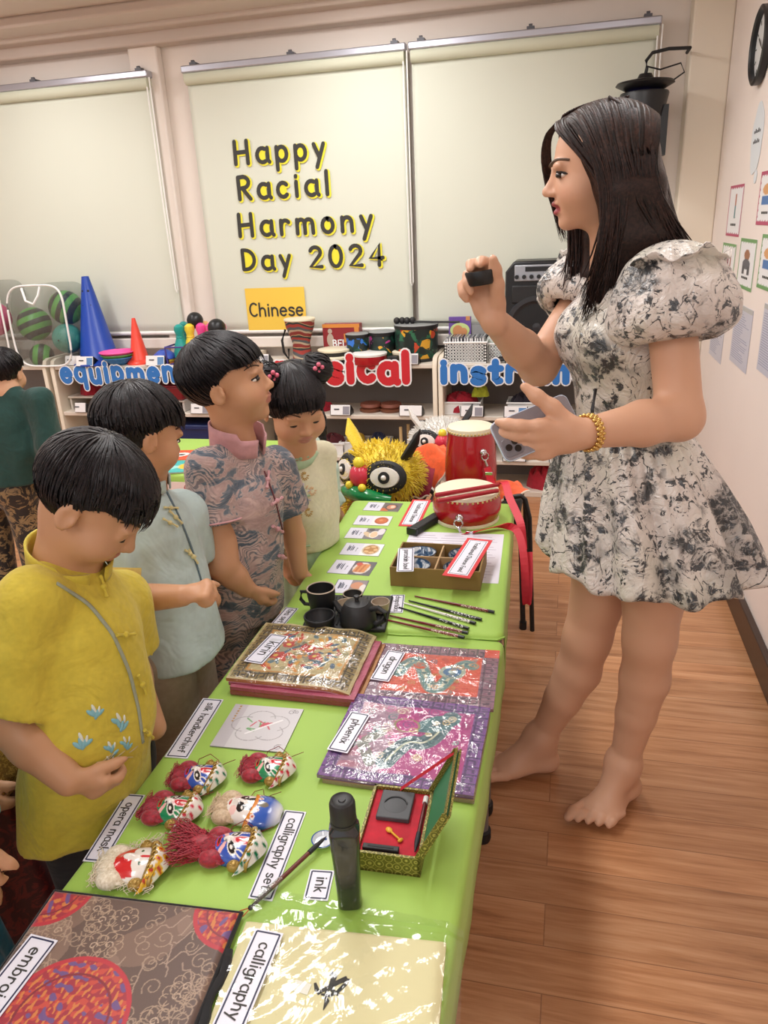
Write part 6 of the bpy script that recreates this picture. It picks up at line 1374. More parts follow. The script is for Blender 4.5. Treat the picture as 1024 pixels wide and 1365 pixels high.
c4, C, u, v, w, h = rect_from(squad([(588, 663), (602, 667), (572, 705), (556, 703)], ZF+.03)); o = thing('folded_fan', 'black folded fan lying between the red backed card and the short drum', 'fan', (C[0]-.01, C[1]-.02, ZF+.001)); 
m = MB(); d = nrm(v); R3 = np.stack([u, v, V3(0, 0, 1)], 1); m.box((0, 0, .012), (.034, h*.8, .02), R=R3, taper=.9); build('leaf', m, M_blk2, o, bevel=.003); m = MB(); m.box(R3@A([0, -h*.40, .012]), (.036, .01, .022), R=R3); build('rivet_end', m, M_blk, o, bevel=.002)
# ---- stools behind the table end, lion heads and cloths on them
def stool(x, y, w, d, z, label):
    o = thing('metal_stool', label, 'stool', (x, y, 0), group='black framed stools'); m = MB(); m.box((0, 0, z-.014), (w, d, .026)); build('seat', m, mat('dark seat', '#2a2523', .6), o, bevel=.008)
    for sx in (-1, 1):
        for sy in (-1, 1):
            m = MB(); m.tube([(sx*(w/2-.02), sy*(d/2-.03), z-.03), (sx*(w/2+.004), sy*(d/2-.015), z-.06), (sx*(w/2+.02), sy*(d/2), .012)], .010, 10); lg = build('leg', m, M_blk, o)
            m = MB(); m.cyl((sx*(w/2+.02), sy*(d/2), 0), (sx*(w/2+.02), sy*(d/2), .03), .013, n=12); build('rubber_foot', m, M_foot, lg)
    return o
oSt = stool(-.31, 2.60, .34, .30, .445, 'black framed stool carrying the taller drum, behind the table end'); 
m = MB(); a = aty(672, 664, 2.44)-A([-.31, 2.6, 0]); b = aty(697, 661, 2.44)-A([-.31, 2.6, 0]); c = aty(706, 690, 2.44)-A([-.31, 2.6, 0]); m.tube([a, b-V3(.006, 0, 0), b+V3(.008, 0, -.012), c, (c[0]+.02, c[1], .0)], .0085, 10); build('side_frame', m, M_blk, oSt)
stool(-.66, 2.72, .30, .26, .43, 'black framed stool under the yellow lion head'); stool(-.47, 3.06, .28, .26, .47, 'black framed stool under the white lion head')
def fur(m, c, r, n, L, q, w=.004, cone=None, R=None):
    for k in range(n):
        v = nrm(nrs.randn(3)); 
        if cone is not None and v@cone[0] < cone[1]: continue
        p = np.asarray(c)+v*np.asarray(r); nn = nrm(v/np.asarray(r)); t = nrm(nn+nrs.randn(3)*.45); m.tube([p-nn*.004, p+t*L*.55, p+t*L+V3(0, 0, -L*.15)], [w, w*.7, .0004], 4)
M_yf = hair_mat('yellow fur', '#d9b81c', '#f2dc3a'); M_wf = hair_mat('white fur', '#d8d6d0', '#f2f0ec'); M_orf = fabric('orange cloth', '#f2622c', rough=.6); M_mar = fabric('maroon cloth b', '#8c1830')
M_grn = mat('green gloss', '#128a4c', .2, coat=.6); M_redg = mat('red gloss', '#d6304a', .3, coat=.4); M_eyew = mat('eye white', '#ece6e0', .35)
def lion(p, S, furm, label, look):
    """faces -Y before turning; parts: furry head, big eyes, nose, lip, mouth, ear"""
    o = thing('lion_dance_head', label, 'lion head', p, look, 'lion dance heads'); q = random.Random(1)
    m = MB(); m.ball((0, 0, .11*S), A([.155, .12, .10])*S, nu=28, nv=16); fur(m, (0, 0, .11*S), A([.155, .12, .10])*S, 1500, .032*S, q, .0026*S); build('furry_head', m, furm, o)
    for sx in (-1, 1):
        c = V3(sx*.085, -.088, .125)*S; ax = nrm(V3(sx*.45, -1, .25)); s_, u_, d_ = frame(ax); R_ = np.stack([s_, u_, d_], 1)
        m = MB(); m.lathe([(.066*S, 0), (.072*S, .012*S), (.06*S, .022*S), (0, .024*S)], n=36, R=R_, o=c, sx=1.1, sy=.85); e = build('eye_surround', m, M_blk2, o)
        m = MB(); m.lathe([(.050*S, .020*S), (.047*S, .030*S), (0, .036*S)], n=36, R=R_, o=c, sx=1.1, sy=.75); build('eyeball', m, M_eyew, e)
        m = MB(); m.lathe([(.022*S, .030*S), (.021*S, .0375*S), (.012*S, .0385*S)], n=28, R=R_, o=c, caps=False); m.lathe([(.0, .0385*S), (.012*S, .0385*S)], n=20, R=R_, o=c, caps=False, mi=0); build('iris_ring', m, M_blk2, e)
        m = MB(); m.ball(c+d_*.039*S, .010*S, nu=14, nv=8); build('pupil_bead', m, M_eyew, e)
        m = MB(); m.tube(A([(sx*.11, 0, .18), (sx*.15, .0, .24), (sx*.17, .01, .29)])*S, A([.03, .03, .004])*S, 10, flat=.5); build('ear', m, furm if sx < 0 else M_blk2, o)
    m = MB(); m.ball(A([-.005, -.125, .125])*S, A([.042, .04, .045])*S); fur(m, A([-.005, -.1, .15])*S, A([.05, .03, .03])*S, 40, .025*S, q, .004*S) if False else None; build('nose', m, M_redg, o)
    m = MB(); m.ball(A([-.005, -.13, .175])*S, A([.022, .02, .022])*S); build('forehead_bead', m, mat('yellow bead', '#f0d83a', .3), o)
    m = MB(); m.ball(A([-.03, -.16, .095])*S, .015*S); m.ball(A([.03, -.16, .095])*S, .015*S); build('nostril_bead', m, mat('yellow bead', '#f0d83a', .3), o)
    m = MB(); m.tube(A([(-.11, -.10, .045), (-.05, -.145, .062), (.0, -.155, .066), (.05, -.145, .062), (.11, -.10, .045)])*S, A([.018, .026, .03, .026, .018])*S, 14); build('green_lip', m, M_grn, o)
    m = MB(); m.lathe([(.10*S, 0), (.105*S, .014*S), (.0, .018*S)], n=36, R=rotx(math.radians(62)), o=A([0, -.105, -.01])*S, sy=.75); fur(m, A([0, -.12, -.01])*S, A([.105, .03, .07])*S, 420, .022*S, q, .0022*S); mo = build('jaw', m, furm, o)
    m = MB(); m.lathe([(.082*S, .018*S), (.08*S, .022*S), (.0, .024*S)], n=36, R=rotx(math.radians(62)), o=A([0, -.105, -.01])*S, sy=.7); build('tongue', m, fabric('mouth lining', '#a85a52'), mo); return o
lion((-.655, 2.60, .432), 1.0, M_yf, 'yellow furry lion dance head with big eyes, behind the table end', -.45)
lion((-.50, 3.00, .472), .78, M_wf, 'white lion dance head behind the taller drum and orange cloth', .25)
def drape(name, label, pts4, mt, sag=.02, th=.004, loc=None, cat='cloth'):
    P = quad([A(q) for q in pts4], 24, 24, lambda u, v: -sag*np.sin(u*PI)*np.sin(v*PI)+.005*np.sin(u*9+v*4)+.003*np.sin(v*11)); C = P.reshape(-1, 3).mean(0); m = MB(); m.slab(P-C, th); o = thing(name, label, cat, C); build('folds', m, mt, o, angle=0)
    m = MB(); m.tube(P[:, 0]-C, .0035, 6); build('white_hem', m, mat('cream hem', '#eadfce', .6), o); return o
q = lambda px, py, Y: aty(px, py, Y)
drape('lion_mane_cloth', 'orange cloth with a cream hem draped between the two lion heads', [q(530, 602, 2.88), q(592, 592, 2.80), q(603, 614, 2.72), q(580, 652, 2.70)], M_orf, -.05); drape('lion_mane_cloth', 'maroon cloth hanging under the orange one beside the yellow lion eye', [q(556, 610, 2.74), q(580, 624, 2.70), q(572, 662, 2.58), q(548, 664, 2.56)], M_mar, .0)
drape('orange_cloth', 'orange cloth with a white hem hanging on the stool side, right of the drums', [q(652, 640, 2.6), q(690, 640, 2.62), q(706, 655, 2.52), q(668, 668, 2.46)], M_orf, -.01)
# ---- the second table's books and red paper hanging
zb = .462
def bookq(px4, z, c, label, art):
    c4, C, u, v, w, h = rect_from([atz(a_, b_, z) for a_, b_ in px4]); o = thing('picture_book', label, 'book', C-V3(0, 0, .006), group='picture books on the second table'); p = Paint(40, 40, w, h, c)
    for cx, cy, rx, ry, cc in art: p.ell(cx*w, cy*h, rx*w, ry*h, cc, .4)
    m = MB(); m.slab(quad(c4, 40, 40)-(C-V3(0, 0, .006)), .002, col=p.c, side=A(srgb(c))); build('cover', m, vcol('book cover', .35), o, smooth=False); m = MB(); m.box((0, 0, .002), (w*.97, h*.97, .004), R=np.stack([u, v, V3(0, 0, 1)], 1)); build('pages', m, M_white, o, smooth=False)
bookq([(222, 601), (274, 599), (268, 612), (214, 613)], zb+.006, '#e8562c', 'orange picture book at the back of the second table', [(.4, .5, .25, .2, '#f2efe8'), (.45, .5, .1, .08, '#3b3b3b'), (.85, .5, .15, .3, '#f0b030')])
bookq([(205, 616), (270, 613), (262, 628), (198, 631)], zb+.006, '#3fb5b0', 'teal picture book with yellow figures on the second table', [(.75, .5, .2, .25, '#f0c030'), (.8, .75, .12, .15, '#d83a8c'), (.4, .4, .2, .15, '#9ad8d0'), (.9, .3, .1, .1, '#f08a30')])
a, b, c, d = [aty(px, py, 2.70) for px, py in ((215, 643), (255, 643), (258, 728), (215, 728))]; w = abs(b[0]-a[0])+.12; h = a[2]-d[2]; o = thing('paper_hanging', 'pink paper hanging with red papercut border on the second table front', 'poster', (b[0]-w/2, 2.712, d[2]))
m = MB(); m.box((0, 0, h/2), (w, .002, h)); build('sheet', m, mat('pale pink paper', '#ecd8d2', .6), o, smooth=False); qq = random.Random(2); m = MB()
for k in range(9): m.tube([(x, -.0018, z) for x, z in curl(w*.5-.03-.012*(k % 2), h*(.95-.1*k)-.01, .016, qq.uniform(0, 6))], .0022, 5)
m.tube([(w*.28, -.0018, h*.62), (w*.28, -.0018, h*.45)], .002, 5); m.tube([(w*.28+.016*math.cos(t_), -.0018, h*.70+.02*math.sin(t_)) for t_ in np.linspace(0, 2*PI, 16)], .002, 5); build('papercut', m, mat('papercut red', '#b83a4a', .6), o)
m = MB(); text(m, 's', .05, R_wall, (w*.12, -.0022, h*.66), .15); build('lettering', m, M_ink, o, smooth=False)
# ================================================================== PEOPLE
SKIN_A, SKIN_C = A(srgb('#d3a385')), A(srgb('#c99a78'))
M_skinm = vcol('skin', .48, sss=.06); bpy.data.materials['skin'].node_tree.nodes['Principled BSDF'].inputs['Subsurface Radius'].default_value = (.01, .004, .002)
M_sclera = mat('eye sclera', '#e4ddd6', .3); M_iris = mat('dark iris', '#1d130f', .15); M_lash = mat('lash', '#1a1210', .6); M_brow = mat('brow hair', '#54402f', .7)
def hairm(name, c, c2, sc=190):
    t = NT(name); v = t.coord(); n = t.noise(v, sc, 2); a = t.node('ShaderNodeAttribute'); a.attribute_name = 'Col'; t.base(t.mix(1.0, t.ramp(n.outputs['Fac'], [(.35, srgb(c)), (.65, srgb(c2))]), a.outputs['Color'], 'MULTIPLY')); t.set(rough=.42, spec=.3); b = t.noise(v, 420, 2); t.bump(b.outputs['Fac'], .25, .003); return t.m
M_hairb = hairm('black hair', '#0f0d0f', '#201c1f'); M_hairw = hairm('dark brown hair', '#1b100d', '#33201a')
def basis(f, roll=0.0):
    f = nrm(f); up = V3(0, 0, 1); l = nrm(np.cross(up, f)); u = np.cross(f, l); c, s = math.cos(roll), math.sin(roll)
    return np.stack([l*c+u*s, f, u*c-l*s], 1)            # columns: left, forward, up
class Head:
    def __init__(s, c, f, H, roll=0, child=True):
        s.c = np.asarray(c, float); s.R = basis(f, roll); s.H = H; s.child = child
    def w(s, p): return s.c+s.R@(np.asarray(p, float)*s.H)
    def loc(s, P): return (P-s.c)@s.R/s.H
    def sdf(s, S, mouth=0.0, eyes='open'):
        H = s.H; ch = s.child
        def e(p, r, k=.05, op='add'): S.ell(s.w(p), A(r, float)*H, s.R, k*H, op)
        e((0, -.08, .14), (.36, .43, .36)); e((0, .10, -.10), (.30 if ch else .285, .28, .36), .08); e((0, .15, -.32), (.20 if ch else .185, .18, .14), .08); e((0, .26 if ch else .28, -.415), (.085, .075, .065), .07)
        for x in (-1, 1):
            q = .165 if ch else .135
            e((x*.155, .20, -.17), (q, q, q), .08); e((x*.12, .335, .065), (.12, .05, .045), .06); e((x*.145, .425, -.015), (.09, .07, .05), .05, 'sub')
            if eyes == 'down': e((x*.145, .318, -.008), (.085, .048, .042), .02)
            e((x*.365, -.06, -.05), (.035, .085, .13), .02); e((x*.405, -.035, -.045), (.034, .055, .09), .012, 'sub'); e((x*.385, -.0, -.06), (.02, .02, .035), .015)
        n = -.008 if ch else .006
        S.cap(s.w((0, .35, .02)), s.w((0, .425+n, -.115)), .028*H, .043*H, .05*H); e((0, .435+n, -.135), (.047, .045, .04), .03)
        for x in (-1, 1): e((x*.05, .395+n*.5, -.15), (.034, .04, .03), .025)
        m = mouth
        e((0, .365, -.238), (.10, .048, .028), .02); e((0, .352, -.290-m), (.082, .046, .03), .02); e((0, .42, -.264-m*.5), (.085, .045, .007+m*.45), .010, 'sub')
        return s
    def neck(s, S, to, r): S.cap(s.w((0, -.10, -.22)), to, .21*s.H, r, .03); return s
    def paint(s, V, skin, lip='#b0605a', lipa=.85, mouth=0):
        L = s.loc(V); C = np.ones((len(V), 3))*skin; l = A(srgb(lip))
        d = (L[:, 0]/.095)**2+((L[:, 2]+.264+mouth*.5)/(.055+mouth*.6))**2; m = np.clip((1.15-d)*4, 0, 1)*(L[:, 1] > .31)*lipa; C = C*(1-m[:, None])+l*m[:, None]
        d2 = ((abs(L[:, 0])-.19)/.12)**2+((L[:, 2]+.17)/.1)**2; m2 = np.clip(1-d2, 0, 1)*(L[:, 1] > .1)*(abs(L[:, 2]) < .4)*.18; C = C*(1-m2[:, None])+A(srgb('#c97a66'))*m2[:, None]
        return C
    def eyes(s, root, mode='open', look=0.0):
        H = s.H; off = root_loc(root)
        for x in (-1, 1):
            P = lambda p: s.w(p)-off
            if mode == 'open':
                m = MB(); m.ball(P((x*.145, .300, -.012)), A([.074, .056, .026])*H, s.R, 20, 12); e = build('eye', m, M_sclera, root)
                m = MB(); m.ball(P((x*.145+look, .338, -.010)), A([.050, .034, .027])*H, s.R, 16, 10); build('iris', m, M_iris, e)
                m = MB(); m.tube([P((x*.145+t*.085, .352-.05*t*t-.03*max(0, x*t), -.012+.030*(1-t*t))) for t in np.linspace(-1, 1, 11)], A([.004]+[.013]*9+[.004])*H, 6); build('lash_line', m, M_lash, e)
            else:
                m = MB(); m.tube([P((x*.145+t*.085, .352-.045*t*t-.03*max(0, x*t), -.045+.016*t*t)) for t in np.linspace(-1, 1, 11)], A([.005]+[.017]*9+[.005])*H, 6); build('lash_line', m, M_lash, root)
    def brows(s, root, bvh, z=.10, w=.012):
        off = root_loc(root)
        for x in (-1, 1):
            pts = []
            for t in np.linspace(0, 1, 8):
                p = V3(x*(.07+.17*t), .7, z+.042*math.sin(t*2.3)-.02*t); o = s.w(p); d = -s.R[:, 1]; h = bvh.ray_cast(Vector(o), Vector(d))
                if h[0] is not None: pts.append(A(h[0])+s.R[:, 1]*.0008-off)
            if len(pts) > 3: m = MB(); m.tube(pts, np.linspace(w*1.15, w*.6, len(pts))*s.H, 6, flat=.9); build('eyebrow', m, M_brow, root)
def bvh_of(mb):
    V = np.concatenate(mb.v); return BVHTree.FromPolygons([Vector(v) for v in V], mb.f)
def pixhit(bvh, px, py):
    d = nrm(_ray(px, py)); h = bvh.ray_cast(Vector((0, 0, CH)), Vector(d))
    return (A(h[0]), A(h[1])) if h[0] is not None else (None, None)
def hand(S, wr, d, n, side, L, curl=((.3, .4, .3),)*4, thumb=(.7, .5, .3), spread=.06, r=1.0, tl=1.0):
    d = nrm(d); n = nrm(n-d*(np.dot(n, d))); side = nrm(side-d*np.dot(side, d)-n*np.dot(side, n)); k = .035*L*4
    S.cap(wr-d*.05*L, wr+d*.14*L, .155*L, .17*L, .04*L, flat=(n, .75)); S.cap(wr+d*.14*L+side*.05*L, wr+d*.42*L+side*.08*L, .165*L, .13*L, .05*L, flat=(n, .62)); S.cap(wr+d*.14*L-side*.05*L, wr+d*.42*L-side*.09*L, .15*L, .115*L, .05*L, flat=(n, .62))
    ln = (.42, .47, .43, .34)
    for j in range(4):
        b = wr+d*(.47-.02*abs(j-1)-.02*(j == 3))*L+side*(.165-.108*j)*L; a = 0; P = [b-d*.08*L, b]; dd = nrm(d+side*spread*(1.5-j))
        for q, f in zip(curl[j % len(curl)], (.45, .30, .25)):
            a += q; P.append(P[-1]+(dd*math.cos(a)+n*math.sin(a))*ln[j]*f*L)
        S.chain(P, A([.062, .060, .053, .048, .040])*L*r, .012*L)
    b = wr+d*.16*L+side*.13*L+n*.04*L; t1 = nrm(d*thumb[0]+side*thumb[1]+n*thumb[2]); t2 = nrm(t1+d*.25+n*.12)
    S.chain([b, b+t1*.22*L*tl, b+t1*.22*L*tl+t2*.19*L*tl, b+t1*.22*L*tl+t2*.19*L*tl+nrm(t2+n*.2)*.15*L*tl], A([.10, .075, .062, .048])*L*r, .03*L)
FIST = ((1.35, 1.5, .9),)*4
RELAX = ((.35, .45, .3), (.4, .5, .3), (.45, .55, .35), (.5, .6, .35))
def foot(S, ank, heel, toe, side, L=.22, k=1.0):
    d = nrm((toe-heel)*A([1, 1, 0])); side = nrm(side-d*(side@d)); up = V3(0, 0, 1)
    S.cap(ank, heel+d*.035+up*.012, .036*k, .030*k, .02); S.cap(heel+d*.03+up*.004, heel+d*.12+up*.006, .030*k, .034*k, .02, flat=(up, .8)); S.cap(ank+d*.01-up*.01, heel+d*.13+up*.006, .036*k, .027*k, .03); S.cap(heel+d*.11+up*.004, heel+d*.146+up*.002, .034*k, .032*k, .02, flat=(up, .6))
    S.cap(heel+d*.13+side*.020, heel+d*.156+side*.028, .021*k, .018*k, .015, flat=(up, .75)); S.cap(heel+d*.12-side*.022, heel+d*.136-side*.030, .020*k, .016*k, .015, flat=(up, .75))
    for j in range(5):
        o = (.039-.0205*j)*min(1, k+.02); b = heel+d*((.176-.0085*j)*(.5+.5*k))+side*o; l = (.040, .038, .034, .030, .026)[j]*k; r0 = .0118 if j == 0 else .0086; S.chain([b-d*.03-up*.001, b+d*l*.5+up*.003, b+d*l-up*.003], A([r0, r0, r0*.92])*k, .002)
def scalp(hd, th, ph, grow, tilt=.35):
    v = V3(math.sin(th)*math.sin(ph), math.sin(th)*math.cos(ph), math.cos(th)); c, s = math.cos(tilt), math.sin(tilt); v = V3(v[0], v[1]*c-v[2]*s, v[1]*s+v[2]*c)
    return V3(0, -.07, .13)+v*A([.375, .45, .375])*(1+grow)
def bound_boy(ph):
    a = abs(((ph+PI) % (2*PI))-PI)      # 0 front, pi back
    return math.radians(np.interp(a, [0, .5, .85, 1.15, 1.45, 1.75, 2.2, PI], [103, 103, 101, 95, 101, 119, 138, 147]))
def hair_cap(hd, root, bound, seed, mt, grow=.07, fringe=.22, n=420, back=.02, tilt=.35, lk=.016, name='hair', swirl=.25, extra=None):
    q = random.Random(seed); m = MB(); NP, NT_ = 96, 26; off = root_loc(root)
    P = np.zeros((NT_+6, NP, 3))
    for j in range(NP):
        ph = 2*PI*j/NP; b = bound(ph); a = abs(((ph+PI) % (2*PI))-PI); g = grow*(1-.6*max(0, (a-1.6)/1.5))
        for i in range(NT_):
            f = i/(NT_-1); th = .02+(b-.02)*f; gg = g*(1-.9*f**2.2) if a > .8 else g*(1-.15*f); wv = .010*math.sin(ph*23+3*f+2*math.sin(ph*5))*f+.008*math.sin(ph*41+1.3)*f
            P[i, j] = scalp(hd, th, ph, gg+wv, tilt)
        for i in range(6): P[NT_+i, j] = scalp(hd, b-.06*(i+1)*.6, ph, -.03-.01*i, tilt)
    W = hd.c+(P*hd.H)@hd.R.T-off; m.grid(W, wrap=True)
    for k in range(n):
        ph = q.uniform(0, 2*PI); b = bound(ph); a = abs(((ph+PI) % (2*PI))-PI); t0 = q.uniform(.05, .75)*b; front = max(0, 1-a/1.0); t1 = b+(fringe*front*q.uniform(.0, 1)+back*q.uniform(-.5, 1)); t1 = min(t1, t0+q.uniform(.5, 1.3)); pts = []; sw = swirl*q.uniform(-.6, 1); g = grow*(1-.5*max(0, (a-1.6)/1.5))
        for i in range(7):
            f = i/6; th = t0+(t1-t0)*f; edge = th/b; gg = g*(1-.85*min(1, edge)**2.2) if a > .8 else g*(1+.0*edge); pp = scalp(hd, th, ph+sw*(f-.5)*.6, gg+.014*math.sin(f*PI)+.004, tilt)
            if edge > 1 and a < 1.2: pp[2] -= (edge-1)*.25; pp[1] += .01
            pts.append(hd.c+hd.R@(pp*hd.H)-off)
        m.tube(pts, A([.3, .8, 1, 1, .9, .6, .15])*lk*hd.H, 5, flat=.55, col=[q.uniform(.6, 1.7)]*3)
    if extra: extra(m, off)
    return build(name, m, mt, root)
# ---------- torso garment: tube body + sleeves as one shell with real openings
def shirt_sdf(lo, hi, h, axis, radii, fwd, flat, shoulders, rsh, sleeves, hem, collar=None, fold=.0022, seed=1, k=.035):
    S = Sdf(lo, hi, h); S.chain(axis, radii, k, flat=(fwd, flat)); T_ = Sdf(lo, hi, h)
    if shoulders is not None: S.cap(shoulders[0], shoulders[1], rsh, rsh, k, flat=(fwd, .8))
    for sl in sleeves: T_.chain(sl['p'], sl['r'], 0)
    dn = lambda P: fold*vnoise(P*A([1, 1, .55], np.float32), 55, seed)+fold*.8*vnoise(P*A([1, 1, .35], np.float32), 110, seed+1)
    S.disp(dn); T_.disp(dn)
    for sl in sleeves:
        d = nrm(sl['p'][-1]-sl['p'][-2]); e = sl['p'][-1]; r = sl['r'][-1]; R_ = np.stack(frame(d), 1)
        T_.ell(e+d*r*1.3, A([r*2.6, r*2.6, r*1.3]), R_, .0, 'sub'); T_.cap(e-d*.006, e+d*.06, r-.016, r-.014, .0, 'sub')
    S._mix(tuple(slice(None) for _ in range(3)), T_.d, .022, 'add')
    for o, n in hem: S.half(o, n)
    if hem:
        o, n = hem[0]; a = axis[0]; S.cap(A(a)-A(n)*.02, A(a)+A(n)*.05, radii[0]-.022, radii[0]-.022, 0, 'sub', flat=(fwd, flat))
    return S
def person(name, label, base): return thing('person', label, 'person', base)
def frog(root, p, nrml, along, mt, size=.012, name='frog_knot'):
    off = root_loc(root); s_ = nrm(along-nrml*(along@nrml)); m = MB(); p = p-off+nrml*.003
    m.ball(p, size*.42, nu=14, nv=8); m.tube([p-s_*size*1.6, p-s_*size*.9+nrml*.001, p, p+s_*size*.9+nrml*.001, p+s_*size*1.6], A([.5, .32, .3, .32, .5])*size*.55, 6); build(name, m, mt, root)
def band(root, name, bvh, pix, w, mt, lift=.0015, th=.002):
    """a flat strip sewn on the garment along a line of surface points"""
    off = root_loc(root); P = []; N = []
    pts = []
    for (a, b) in zip(pix[:-1], pix[1:]):
        for t in np.linspace(0, 1, 7)[:-1]: pts.append((a[0]+(b[0]-a[0])*t, a[1]+(b[1]-a[1])*t))
    pts.append(pix[-1])
    for q in pts:
        p, n = pixhit(bvh, *q)
        if p is not None and (not P or np.linalg.norm(p-P[-1]) < .08): P.append(p); N.append(n)
    if len(P) < 3: return
    P = A(P); N = A(N)
    for _ in range(2): P[1:-1] = (P[:-2]+2*P[1:-1]+P[2:])/4
    L = []
    for i in range(len(P)):
        t = nrm(P[min(i+1, len(P)-1)]-P[max(i-1, 0)]); s_ = nrm(np.cross(N[i], t)); b = P[i]+N[i]*lift-off; L.append((b-s_*w/2, b, b+s_*w/2))
    m = MB(); m.grid(A(L)); build(name, m, mt, root, solid=th, angle=0)
def collar(root, mt, c, up, fwd, rx, ry, h, gap=.35, flare=.0, th=.004, back=.01, name='collar'):
    off = root_loc(root); u = nrm(up); f = nrm(fwd-u*(fwd@u)); l = np.cross(u, f); n = 44; P = np.zeros((4, n, 3))
    for i in range(4):
        z = h*i/3
        for j in range(n):
            a = gap/2+(2*PI-gap)*j/(n-1); ca, sa = math.cos(a), math.sin(a); k = 1+flare*i/3; P[i, j] = c+u*(z*(.75 if ca > .6 else 1)+back*(1-ca)/2)+f*ca*ry*k+l*sa*rx*k-off
    m = MB(); m.grid(P); return build(name, m, mt, root, solid=th, angle=0)
def bbox(pts, pad): pts = A(pts); return pts.min(0)-pad, pts.max(0)+pad
def legs_to(S, hips, knees, ankles, r=(.062, .045, .032)):
    for a, b, c in zip(hips, knees, ankles): S.chain([a, b, c], r, .02)
# ------------------------------------------------------------------ dress print
def toile():
    t = NT('toile dress print'); v = t.coord()
    big = t.noise(v, 7, 2, .5, .6); mid = t.noise(v, 17, 4, .65, 1.4); fine = t.noise(v, 52, 4, .7, 1.0); base = t.noise(v, 5, 2)
    c = t.ramp(base.outputs['Fac'], [(.38, srgb('#c6bbb4')), (.5, srgb('#dcd4cd')), (.62, srgb('#d2cdc0'))])
    wash = t.ramp(big.outputs['Fac'], [(.52, (0, 0, 0)), (.60, (1, 1, 1))]); c = t.mix(t.math('MULTIPLY', wash, .55), c, srgb('#8b8985'))
    grey = t.ramp(mid.outputs['Fac'], [(.49, (0, 0, 0)), (.55, (1, 1, 1))]); zone0 = t.ramp(big.outputs['Fac'], [(.47, (0, 0, 0)), (.53, (1, 1, 1))]); g2 = t.math('MULTIPLY', grey, zone0)
    tex = t.ramp(fine.outputs['Fac'], [(.40, (.35, .35, .35)), (.50, (1, 1, 1))]); c = t.mix(t.math('MULTIPLY', g2, tex), c, srgb('#2b2e31'))
    sc = t.noise(v, 11, 2, .5, 2.4); line = t.math('ABSOLUTE', t.math('SUBTRACT', sc.outputs['Fac'], .5)); lm = t.ramp(line, [(.0, (1, 1, 1)), (.010, (1, 1, 1)), (.018, (0, 0, 0))])
    brk = t.ramp(fine.outputs['Fac'], [(.46, (0, 0, 0)), (.52, (1, 1, 1))]); c = t.mix(t.math('MULTIPLY', lm, brk), c, srgb('#2b2e32'))
    vo = t.node('ShaderNodeTexVoronoi'); vo.inputs['Scale'].default_value = 36; t.link(t.mix(.05, v, fine.outputs['Color'], 'ADD'), vo.inputs['Vector']); leaf = t.ramp(vo.outputs['Distance'], [(.32, (1, 1, 1)), (.40, (0, 0, 0))])
    zone = t.ramp(t.noise(v, 10, 2, .5, 1.4).outputs['Fac'], [(.48, (0, 0, 0)), (.52, (1, 1, 1))]); c = t.mix(t.math('MULTIPLY', leaf, zone), c, srgb('#34373b'))
    t.base(c); t.set(rough=.27, sheen=.1, spec=.8); w = t.noise(v, 24, 4, .6, 1.8); t.bump(w.outputs['Fac'], .5, .018); return t.m
M_toile = toile()
